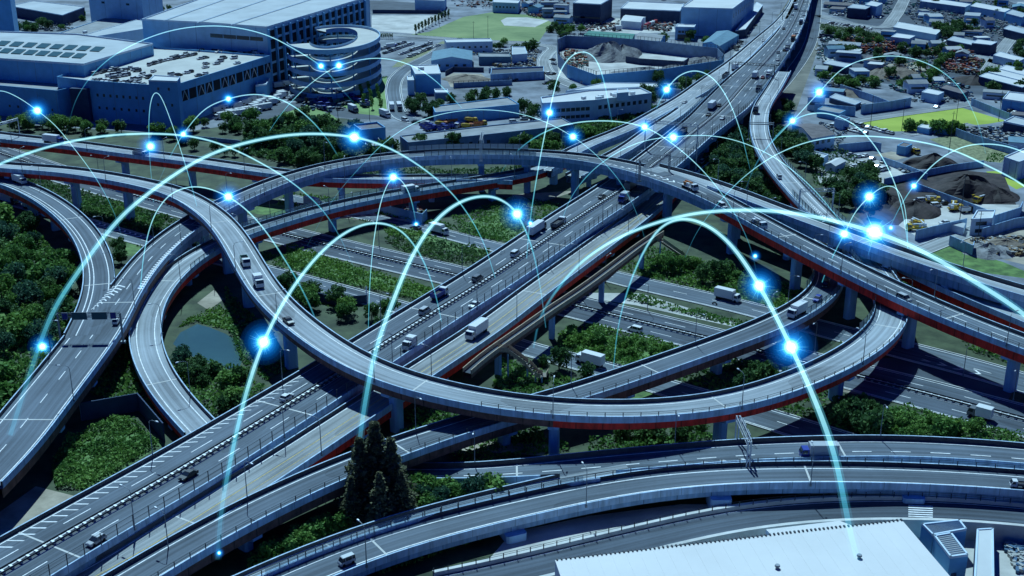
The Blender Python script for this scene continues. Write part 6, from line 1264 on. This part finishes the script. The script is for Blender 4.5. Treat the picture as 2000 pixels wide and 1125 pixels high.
# ------------------------------------------------------------------ parked vehicles
PARK = [0]
CN = {w_: 'white', s_: 'silver', b_: 'black', u_: 'blue', g_: 'grey', 'paint_red': 'red', 'paint_yellow': 'yellow', 'paint_teal': 'teal', 'paint_orange': 'orange'}
def park(pxs, where, z=0, cols=(w_, s_, b_, g_, w_, w_), kinds=(H_, S_, V_), ang=0, jit=.12, seed=0):
    rg = random.Random(seed)
    for x, y in pxs:
        c_ = rg.choice(cols); k = rg.choice(kinds); spec = (k, c_) if isinstance(k, str) else k[:1]+(c_,)+k[1:] if len(k) == 3 else k
        a = ang+rg.uniform(-jit, jit)+rg.choice((0, math.pi)); ct = 'van' if spec[0] == 'van' else 'car' if spec[0] in ('hatch', 'sedan') else 'truck'
        put_vehicle(spec, P(x, y, z)+Vector((0, 0, .03)), a, '%s %s parked %s' % (CN.get(spec[-2] if len(spec) > 3 else spec[1], 'white') if ct == 'truck' else CN[c_], ct, where), ct, '%ss parked %s' % (ct, where)); PARK[0] += 1
def line(x0, y0, x1, y1, n): return [(x0+(x1-x0)*k/max(1, n-1), y0+(y1-y0)*k/max(1, n-1)) for k in range(n)]
RT = 'on the roof of the blue parking building'
park(line(293, 128, 362, 108, 14), RT, 20, seed=1, ang=1.35); park(line(213, 150, 245, 144, 6)+line(222, 153, 247, 148, 5)+line(254, 134, 268, 140, 4), RT, 20, seed=2, ang=.5)
park(line(278, 148, 290, 153, 4)+[(262, 156), (270, 157), (300, 141), (186, 146), (200, 143), (219, 136)]+line(186, 158, 280, 166, 12), RT, 20, seed=3, ang=1.3)
park([(392, 116), (402, 114), (437, 115), (430, 121), (403, 126), (402, 133), (423, 126), (457, 115), (364, 144), (372, 142), (463, 125), (400, 146), (388, 149), (393, 100), (427, 103), (438, 103), (467, 105), (485, 106), (495, 104), (500, 108), (336, 147), (350, 148), (371, 108)], RT, 20, seed=4, ang=.9)
park(line(838, 83, 850, 86, 1)+line(752, 105, 805, 87, 11), 'in the left row before the pale empty lot', seed=5, ang=.9); park(line(783, 107, 840, 87, 11), 'beside the grass strip by the bending street', seed=6, ang=.9); park([(765, 94)], 'before the pale empty lot', kinds=[('box', w_, 8)], cols=(u_,), seed=6, ang=.4)
park(line(30, 26, 118, 37, 16), 'before the low blue hall at upper left', cols=(w_, s_, w_), seed=7, ang=1.3)
TY = 'in the truck yard right of the blue parking building'
park(line(425, 220, 447, 212, 4)+line(460, 213, 490, 200, 5)+line(500, 214, 520, 202, 4)+line(530, 205, 552, 188, 5)+[(545, 172), (560, 168), (578, 173), (453, 234), (480, 200), (506, 196)], TY, kinds=[('lorry', w_, 7.5), ('box', w_, 6.5)], cols=(w_, w_, s_), seed=8, ang=.75)
park([(597, 190), (610, 188), (575, 195), (590, 200)], 'in the middle of the truck yard', kinds=[('crane', g_, 8), ('dump', g_, 7)], cols=('paint_yellow', 'paint_orange'), seed=9, ang=.3)
park([(630, 198), (636, 208), (640, 216), (622, 206), (628, 214), (660, 185), (645, 182), (672, 190), (690, 192), (700, 200), (712, 208), (718, 205)], 'beside the lawn of the truck yard', kinds=[('dump', u_, 8), ('dump', u_, 7)], cols=(u_, u_, w_), seed=10, ang=2.2); park([(698, 195)], 'beside the lawn of the truck yard', kinds=[('dump', 'paint_red', 7)], cols=(u_,), seed=3)
park([(690, 218), (752, 228)], 'on the street before the truck yard', kinds=[('lorry', w_, 9)], cols=(w_, g_), seed=11, ang=-1.0)
YB = 'between the two long grey sheds'
park([(868, 236), (866, 242), (880, 240), (862, 248), (885, 232)]+[(901, 234), (893, 238), (920, 240), (938, 246), (928, 250), (913, 252), (903, 230)], YB, kinds=[('tank', 'paint_yellow', 7), ('dump', 'paint_orange', 7)], cols=('paint_yellow', w_, 'paint_orange'), seed=12, ang=.3)
park([(830, 248), (836, 252), (842, 255), (860, 252), (866, 256), (874, 253), (888, 250), (897, 249)], YB, kinds=[('dump', u_, 6.5)], cols=(u_, w_, u_), seed=13, ang=.9); park([(1003, 240), (1030, 232), (1040, 237), (1015, 226), (812, 240), (1024, 234)], YB, seed=14, ang=.2)
park(line(974, 140, 1080, 146, 13)+line(985, 152, 1030, 150, 6)+[(1066, 164), (1075, 160), (1008, 158)], 'in the dark lot left of the loop street', seed=15, ang=1.2, jit=.5, cols=(b_, g_, w_, b_))
park([(1079, 118), (1082, 126), (1105, 140), (1120, 148), (1131, 156), (1140, 163)], 'along the outside of the gravel yard wall', seed=16, ang=-.7); park([(1190, 58), (1205, 60), (1235, 54), (1165, 50), (1240, 48)], 'in the pale yard by the dark fronted hall', seed=17, kinds=[('lorry', w_, 8), H_, 'van'], ang=.5)
park(line(1262, 56, 1280, 48, 5), 'in the pale yard by the small gabled hall', kinds=[('lorry', 'paint_red', 9), ('lorry', w_, 9)], cols=(w_,), seed=18, ang=1.2)
CL = 'in the fenced car lot right of the wood'
park(line(1668, 327, 1684, 320, 3)+line(1676, 336, 1712, 328, 5)+line(1705, 338, 1730, 332, 4)+[(1662, 304), (1675, 308), (1690, 306), (1703, 312), (1726, 318), (1738, 321), (1764, 332), (1770, 336), (1780, 338), (1786, 342)], CL, seed=19, ang=.5, jit=.3)
park(line(1620, 246, 1690, 262, 12)+line(1655, 240, 1742, 262, 14), 'along the left edge of the yellow field', seed=20, ang=.9, cols=(w_, s_, w_, b_)); park([(1635, 196), (1643, 199), (1652, 202), (1666, 205), (1674, 207), (1682, 209), (1690, 211), (1829, 211), (1608, 188), (1597, 98), (1604, 98), (1600, 106), (1630, 107)], 'behind the sheet walls at the top of the ramp', seed=21, ang=.6)
park([(1795, 395), (1808, 410), (1828, 404), (1842, 400), (1850, 395), (1888, 415), (1844, 438)], 'in the machine yard', seed=22, kinds=[V_, ('dump', w_, 6), H_], cols=(w_, s_, b_, u_), ang=.3)
park([(1862, 407), (1866, 412), (1822, 396), (1800, 445), (1785, 450), (1790, 442), (1903, 390), (1912, 395), (1780, 296), (1786, 300)], 'among the machines by the soil heap', kinds=[('crane', 'paint_yellow', 6)], cols=('paint_yellow',), seed=23, jit=2)
park(line(1845, 188, 1900, 196, 12), 'above the right half of the yellow field', cols=(w_, s_, w_), seed=24, ang=1.0); park(line(1840, 8, 1880, 14, 9)+line(1870, 50, 1950, 56, 12), 'in rows in the upper right district', cols=(w_, w_, s_, 'paint_teal'), seed=25, ang=1)
park(line(1630, 30, 1720, 36, 12)+line(1620, 46, 1700, 58, 12), 'in the yards above the long street', seed=26, ang=.9, jit=.6); park([(1960, 132), (1975, 140), (1990, 150)], 'at the right edge beside the white roofs', seed=27)
print('parked', PARK[0])
mb = MB()
for k in range(6):
    a = [P(1774+k*.0, 986+k*4.2, 3.53), P(1822, 988+k*4.2, 3.53), P(1822, 990+k*4.2, 3.53), P(1774, 988+k*4.2, 3.53)]; mb.face(a[::-1])
tag(mb.build('crossing_marking', 'line_white'), kind='structure')
scrap([(1958, 1050), (2060, 1045), (2060, 1085), (1965, 1082)], 160, [1, 1], 'blue_tarpaulin', 21, 1.2, 1.0)
park(line(1602, 74, 1660, 88, 12)+line(1780, 70, 1860, 86, 12)+line(1965, 215, 2000, 232, 8)+line(1806, 160, 1890, 172, 10), 'among the far yards at the right', cols=(w_, s_, w_, b_, 'paint_teal'), seed=41, ang=.8, jit=.5)
park(line(1010, 20, 1100, 30, 12)+line(1100, 48, 1150, 60, 8), 'in the yard behind the infield', cols=(w_, s_, 'paint_red', b_), seed=42, ang=.8, jit=.4)
park(line(735, 100, 790, 84, 10)+line(800, 112, 856, 90, 9), 'in the outer rows of the lot before the pale empty field', seed=51, ang=.9); park(line(200, 141, 250, 137, 7)+line(330, 118, 380, 108, 9), RT, 20, seed=52, ang=1.2)
park(line(430, 232, 500, 222, 7)+line(452, 226, 520, 214, 7), TY, kinds=[('box', w_, 6.5)], cols=(w_, s_), seed=53, ang=.8)
# tall thin poles by the fields
for k, (x, y, h) in enumerate(((1700, 247, 16), (1761, 256, 16), (1865, 253, 18), (1950, 237, 16), (1853, 300, 20), (1873, 440, 20), (858, 52, 14), (953, 74, 16), (1440, 90, 14), (1907, 486, 14), (925, 80, 14), (722, 235, 15), (660, 228, 15), (1097, 110, 12))):
    q = P(x, y, 0); mb = MB(); mb.bar((0, 0, 0), (0, 0, h), .16, .1, n=6); root = empty('utility_pole', q); tag(root, 'thin dark pole standing by the yards and fields', 'pole', 'thin poles by the yards'); o = mb.build('pole', 'steel_dark', root); o.matrix_parent_inverse.identity(); mb = MB(); mb.box((0, 0, h-1), 1.8, .12, .12); o = mb.build('cross_arm', 'steel_dark', root); o.matrix_parent_inverse.identity()
# ------------------------------------------------------------------ arcs of light with glowing orbs
def glow_mat(name, col, strength, alpha=True):
    m = bpy.data.materials.new(name); m.use_nodes = True; nt = m.node_tree; N = nt.nodes; L = nt.links; N.remove(N['Principled BSDF'])
    at = N.new('ShaderNodeAttribute'); at.attribute_name = 'glow'; e = N.new('ShaderNodeEmission'); t = N.new('ShaderNodeBsdfTransparent')
    r = N.new('ShaderNodeValToRGB'); r.color_ramp.elements[0].color = (.04, .36, .68, 1); r.color_ramp.elements[1].color = (*col, 1); k = r.color_ramp.elements.new(.6); k.color = (.12, .66, .86, 1)
    L.new(at.outputs['Fac'], r.inputs[0]); L.new(r.outputs[0], e.inputs[0])
    mt = N.new('ShaderNodeMath'); mt.operation = 'MULTIPLY'; mt.inputs[1].default_value = strength; L.new(at.outputs['Fac'], mt.inputs[0]); L.new(mt.outputs[0], e.inputs[1])
    mx = N.new('ShaderNodeAddShader'); L.new(t.outputs[0], mx.inputs[0]); L.new(e.outputs[0], mx.inputs[1]); L.new(mx.outputs[0], N['Material Output'].inputs[0])
    m.cycles.emission_sampling = 'NONE'; MATS[name] = m
glow_mat('arc_light', (.46, .90, 1.0), .40); glow_mat('arc_haze', (.16, .72, .95), .11)
def orb_mat(name, col, s, vol=False):
    m = bpy.data.materials.new(name); m.use_nodes = True; nt = m.node_tree; N = nt.nodes; L = nt.links; N.remove(N['Principled BSDF']); e = N.new('ShaderNodeEmission'); e.inputs[0].default_value = (*col, 1); e.inputs[1].default_value = s
    if vol: L.new(e.outputs[0], N['Material Output'].inputs['Volume'])
    else:
        t = N.new('ShaderNodeBsdfTransparent'); mx = N.new('ShaderNodeAddShader'); L.new(t.outputs[0], mx.inputs[0]); L.new(e.outputs[0], mx.inputs[1]); L.new(mx.outputs[0], N['Material Output'].inputs[0])
    m.cycles.emission_sampling = 'NONE'; MATS[name] = m
orb_mat('orb_core', (.75, .95, 1), .7)
def s_at(p): 
    dz = p.y*CP+(H-p.z)*SP; return F/dz      # pixels per metre at this point
def arc(A, B, mids, w0, w1, label, g0=1.0, g1=1.0, orbs=(), peak=None):
    """A, B: feet (pixels, on the ground); mids: pixels the arc passes, placed in the upright plane through the feet"""
    a = P(*A[:2], A[2] if len(A) > 2 else 0); b = P(*B[:2], B[2] if len(B) > 2 else 0); d = (b-a); d.z = 0; n = Vector((d.y, -d.x, 0)).normalized(); o = Vector((0, 0, H)); W_ = []
    def onplane(x, y):
        u = (x-1000)/F; v = (y-562.5)/F; r = Vector((u, CP-v*SP, -SP-v*CP)); t = (a-o).dot(n)/r.dot(n); return o+r*t
    for q in mids: W_.append(list(onplane(*q)))
    pts = [list(a)]+W_+[list(b)]
    C = []
    n_ = len(pts)
    for i in range(n_-1):          # centripetal Catmull-Rom in 3D
        p0 = Vector(pts[max(0, i-1)]); p1 = Vector(pts[i]); p2 = Vector(pts[i+1]); p3 = Vector(pts[min(n_-1, i+2)])
        if i == 0: p0 = p1*2-p2
        if i+2 >= n_: p3 = p2*2-p1
        t0 = 0; t1 = max(.01, (p1-p0).length**.5); t2 = t1+max(.01, (p2-p1).length**.5); t3 = t2+max(.01, (p3-p2).length**.5)
        for k in range(8):
            t = t1+(t2-t1)*k/8
            A1 = p0*((t1-t)/(t1-t0))+p1*((t-t0)/(t1-t0)); A2 = p1*((t2-t)/(t2-t1))+p2*((t-t1)/(t2-t1)); A3 = p2*((t3-t)/(t3-t2))+p3*((t-t2)/(t3-t2))
            B1 = A1*((t2-t)/(t2-t0))+A2*((t-t0)/(t2-t0)); B2 = A2*((t3-t)/(t3-t1))+A3*((t-t1)/(t3-t1)); C.append(B1*((t2-t)/(t2-t1))+B2*((t-t1)/(t2-t1)))
    C.append(Vector(pts[-1]))
    for _ in range(6): C = [C[0]]+[(C[i-1]+C[i]*2+C[i+1])/4 for i in range(1, len(C)-1)]+[C[-1]]
    C = [c for c in C]; n_ = len(C); mid = (a+b)/2; root = empty('light_arc', (mid.x, mid.y, 0)); tag(root, label, 'light arc', 'glowing arcs over the interchange')
    mb = MB(); gl = []; K = 8; rings = []
    for i, c in enumerate(C):
        t = i/(n_-1); pk = .5 if peak is None else peak; e = min(1, t/max(.02, .16)) if g0 < 1 else 1; w = (w0*(1-t)+w1*t) if peak is None else (w0+(1-w0)*smooth(0, pk, t) if t < pk else 1-(1-w1)*smooth(pk, 1, t))*peak_w
        tan = (C[min(n_-1, i+1)]-C[max(0, i-1)]).normalized(); x = tan.cross(n).normalized(); y = tan.cross(x); r = w/2*.46
        rings.append([c+(x*math.cos(q)+y*math.sin(q))*r for q in [2*math.pi*k/K for k in range(K)]])
        g = 1.0; 
        if t < .35: g = g0+(1-g0)*smooth(0, .35, t)
        if t > .65: g = g1+(1-g1)*smooth(0, .35, 1-t)
        gl.append(g)
    for part, kf, mt_ in (('beam', 1.0, 'arc_light'), ('beam_haze', 1.9, 'arc_haze')):
        V_, F_, G = [], [], []
        for c_, r_, g in zip(C, rings, gl):
            for q in r_: V_.append(tuple(c_+(q-c_)*kf)); G.append(g)
        for i in range(n_-1):
            for k in range(K): F_.append((i*K+k, i*K+(k+1) % K, (i+1)*K+(k+1) % K, (i+1)*K+k))
        me = bpy.data.meshes.new(part); me.from_pydata(V_, [], F_); at = me.attributes.new('glow', 'FLOAT', 'POINT'); at.data.foreach_set('value', G); me.materials.append(MATS[mt_]); me.polygons.foreach_set('use_smooth', [True]*len(F_))
        ob = bpy.data.objects.new(part, me); COL.objects.link(ob); ob.parent = root; ob.matrix_parent_inverse = root.matrix_basis.inverted()
    for (x, y, rp, lab) in orbs:
        c = onplane(x, y); s = s_at(c); orb(c, rp*.86/s, lab, root)
import bmesh
def ball(name, c, r, m, parent, sub=3):
    key = ('ball', m if isinstance(m, str) else m.name, sub); me = BALLS.get(key)
    if me is None:
        bm = bmesh.new(); bmesh.ops.create_icosphere(bm, subdivisions=sub, radius=1); me = bpy.data.meshes.new(name); bm.to_mesh(me); bm.free(); me.polygons.foreach_set('use_smooth', [True]*len(me.polygons)); me.materials.append(MATS[m] if isinstance(m, str) else m); BALLS[key] = me
    o = bpy.data.objects.new(name, me); COL.objects.link(o); o.scale = (r, r, r); o.parent = parent
    if parent: o.matrix_parent_inverse = parent.matrix_basis.inverted()
    o.location = c; return o
BALLS = {}
def orb(c, r, lab, arc_root):
    root = empty('light_orb', c); tag(root, lab, 'light orb', 'glowing orbs on the arcs'); ball('core', c, r*.55, 'orb_core', root)
    # airy glow: nested emissive shells added as the halo, strength per metre set by their size
    for k, (f, e, col) in enumerate(((.95, .9, (.4, .95, 1)), (1.25, .38, (.15, .75, 1)), (1.6, .20, (.05, .5, 1)), (2.0, .15, (.02, .38, 1)), (2.45, .11, (.01, .3, 1)), (2.95, .075, (.005, .24, 1)), (3.6, .05, (0, .2, 1)))):
        nm = 'glow_%d_%.1f' % (k, r)
        if nm not in MATS: orb_mat(nm, col, e/(r*f), True)
        ball('halo', c, r*f, nm, root, 3)
    if r > 0: # fine rays
        rg = random.Random(int(c.x*10)); mb = MB()
        for k in range(16):
            dv = Vector((rg.gauss(0, 1), rg.gauss(0, 1), rg.gauss(0, 1))).normalized(); mb.bar(c+dv*r*.5, c+dv*r*rg.uniform(1.5, 2.9), r*.05, r*.004, n=4)
        me_m = 'ray_glow'
        if me_m not in MATS: orb_mat(me_m, (.15, .7, 1), .35)
        mb.build('ray', me_m, root)
arc((-260, 470), (690, 520), [(-60, 350), (0, 320), (100, 285), (200, 266), (290, 261), (370, 266), (430, 281), (500, 313), (570, 356), (630, 410), (665, 465)], 1.7, .45, 'arc entering at the left edge and thinning towards the trunk road', .8, .15)
arc((20, 850, 10), (968, 545, 8), [(55, 740), (100, 615), (150, 535), (230, 430), (300, 370), (400, 306), (500, 274), (600, 261), (692, 268), (745, 283), (800, 311), (865, 360), (905, 405), (943, 470)], 2.2, .35, 'wide arc from the left wood to the middle of the expressway', .25, .5, [(692, 268, 12, 'bright orb above the square dark roofed block')])
arc((-60, 330), (245, 490), [(-20, 190), (0, 177), (35, 190), (73, 216), (110, 247), (145, 290), (190, 352), (225, 420)], .55, .3, 'thin arc falling from the left edge across the red deck', .9, .1, [(73, 216, 9, 'starry orb before the blue annex wall')])
arc((300, 395), (406, 500), [(292, 300), (291, 230), (296, 193), (304, 181), (315, 190), (335, 240), (352, 290), (372, 355), (390, 425)], .5, .35, 'narrow tall arc before the corner of the parking building', .3, .1, [(294, 286, 9, 'orb on the left leg of the narrow tall arc')])
arc((308, 360), (668, 320), [(330, 310), (358, 262), (400, 213), (446, 193), (500, 184), (555, 197), (605, 232), (645, 280)], .5, .9, 'arc over the truck yard', .1, .15, [(358, 262, 6, 'small orb at the low left end of the arc over the truck yard'), (446, 193, 6, 'small orb at the upper left of the arc over the truck yard')])
arc((130, 260), (690, 200), [(150, 190), (200, 125), (270, 82), (350, 56), (440, 51), (520, 68), (575, 96), (627, 129), (660, 165)], .6, .9, 'faint arc across the large warehouse front', .05, .1, [(627, 129, 6, 'left orb of the two before the spiral ramp')])
arc((505, 290), (920, 230), [(540, 235), (575, 192), (620, 153), (662, 128), (735, 113), (800, 126), (850, 157), (890, 198)], .4, .8, 'arc from the truck yard to the long grey shed', .3, .25, [(662, 128, 7, 'right orb of the two before the spiral ramp')])
arc((600, 480), (1262, 475), [(650, 390), (700, 330), (755, 275), (810, 240), (870, 221), (940, 214), (1010, 221), (1065, 238), (1119, 267), (1165, 303), (1210, 353), (1243, 415)], .35, .35, 'long thin arc over the high overpass crest', .08, .2, [(1119, 267, 8, 'orb above the bushes left of the joining carriageway')])
arc((1025, 560), (1198, 250), [(1033, 450), (1046, 360), (1060, 282), (1073, 220), (1088, 155), (1110, 115), (1140, 101), (1165, 118), (1180, 160), (1190, 210)], .5, .9, 'tall narrow arc over the white office and gravel yard', .4, .15, [(1073, 220, 8, 'orb at the left corner of the white office'), (1036, 436, 4, 'tiny orb over the long white lorry')])
arc((1268, 245), (1470, 350), [(1285, 205), (1302, 175), (1325, 149), (1360, 138), (1395, 155), (1425, 200), (1448, 262), (1460, 310)], 1.1, .4, 'arc over the joining carriageways', .1, .15, [(1302, 175, 8, 'orb at the right end of the white office')])
arc((965, 360), (1483, 560), [(1000, 305), (1050, 265), (1110, 242), (1190, 236), (1259, 248), (1310, 278), (1370, 330), (1425, 400), (1465, 480)], .9, .3, 'arc running along the expressway behind the overpass', .05, .1, [(1259, 248, 8, 'orb on the joining carriageway'), (1475, 500, 4, 'tiny orb in the dark under the overpass')])
arc((1085, 480), (1712, 560), [(1110, 395), (1150, 340), (1200, 301), (1255, 276), (1315, 267), (1390, 265), (1455, 280), (1520, 312), (1590, 370), (1650, 445), (1690, 505)], .45, .4, 'thin arc from the expressway to the right end of the loop', .3, .1, [(1315, 268, 9, 'starry orb on the expressway median behind the overpass'), (1690, 498, 7, 'orb low on the curving ramp under the branch')])
arc((1445, 400), (1925, 300), [(1480, 312), (1510, 275), (1548, 236), (1600, 180), (1645, 134), (1700, 113), (1760, 110), (1825, 130), (1875, 172), (1910, 240)], .5, .6, 'high arc over the yards to the yellow field', .1, .2, [(1600, 180, 9, 'bright orb above the top of the curving ramp')])
arc((1460, 350), (1776, 545), [(1500, 285), (1548, 236), (1590, 221), (1630, 225), (1680, 252), (1722, 305), (1752, 370), (1768, 440), (1774, 500)], .9, .35, 'arc from the curving ramp over the car lot', .1, .2, [(1548, 236, 7, 'orb above the trees at the brown roofed house')])
arc((1335, 510), (2130, 470), [(1360, 455), (1400, 400), (1450, 348), (1510, 305), (1575, 278), (1640, 267), (1700, 266), (1780, 274), (1855, 291), (1925, 322), (2000, 362)], .3, 1.0, 'long arc thickening towards the right edge', .15, 1)
arc((1735, 450), (2150, 400), [(1760, 400), (1785, 363), (1830, 315), (1880, 287), (1930, 281), (1985, 291), (2060, 330)], .5, .9, 'short arc over the soil heaps cut by the right edge', .3, 1, [(1785, 363, 6, 'orb at the left foot of the soil heap arc')])
arc((1590, 600), (1776, 560), [(1615, 525), (1649, 457), (1670, 415), (1698, 384), (1725, 365), (1748, 366), (1765, 395), (1772, 450), (1774, 510)], .5, .35, 'narrow arc beside the brightest orb', .4, .3, [(1649, 457, 10, 'orb left of the brightest one'), (1698, 384, 11, 'starry orb above the brightest one'), (1773, 524, 5, 'small orb at the right foot of the narrow arc'), (1740, 445, 4, 'tiny orb right of the brightest one')])
arc((1042, 680), (2140, 740), [(1055, 620), (1085, 570), (1125, 522), (1180, 480), (1250, 446), (1340, 420), (1420, 411), (1510, 412), (1600, 425), (1708, 453), (1800, 490), (1900, 548), (2000, 613)], .9, 2.6, 'broad bright arc over the high overpass ending at the right edge', .2, .9, [(1708, 453, 20, 'brightest and largest orb over the overpass branch')])
arc((1198, 720), (1712, 1200), [(1207, 640), (1228, 560), (1258, 490), (1290, 445), (1328, 428), (1370, 435), (1425, 475), (1483, 558), (1545, 678), (1595, 790), (1630, 890), (1650, 985), (1668, 1070)], .4, 2.6, 'arc from the footbridge over the loop down to the white roof', .4, .15, [(1483, 558, 14, 'orb above the white lorry with the motorcycle'), (1545, 678, 17, 'large orb between lower ramp and loop end')])
arc((690, 985), (1066, 640, 8), [(700, 880), (714, 780), (735, 680), (765, 595), (805, 500), (850, 432), (900, 394), (950, 383), (985, 394), (1010, 418), (1038, 480), (1055, 560)], 2.3, .4, 'thick arc rising from the conifers and crossing the expressway', .2, .3, [(1010, 418, 12, 'orb left of the expressway above the long white lorry')])
arc((425, 1092, 8), (870, 670), [(432, 1000), (450, 900), (480, 770), (515, 668), (560, 580), (620, 500), (680, 451), (735, 435), (785, 452), (825, 505), (852, 580)], 1.9, .4, 'thick arc from the bottom left over the loop to the expressway', .15, .4, [(515, 668, 15, 'bright orb beside the left bend of the loop'), (428, 1080, 3.5, 'dull blue orb at the bottom foot of the thick arc')])
arc((272, 620), (630, 660), [(276, 540), (285, 475), (302, 420), (335, 378), (385, 364), (446, 384), (500, 428), (555, 505), (600, 585)], .45, .7, 'arc over the top bend of the loop', .5, .3, [(446, 384, 10, 'orb above the overpass just right of the loop top'), (277, 567, 4, 'tiny orb at the left foot of the arc over the loop top')])
arc((719, 660), (814, 445), [(722, 560), (730, 470), (745, 390), (768, 346), (795, 368), (808, 410)], .35, .6, 'small steep arc above the lower red ramp', .5, .2, [(768, 346, 9, 'orb on top of the small steep arc'), (813, 438, 4, 'tiny orb at the right foot of the small steep arc')])
q = P(83, 677, 3); orb(q, 8/s_at(q), 'lone orb among the trees of the left wood', None)
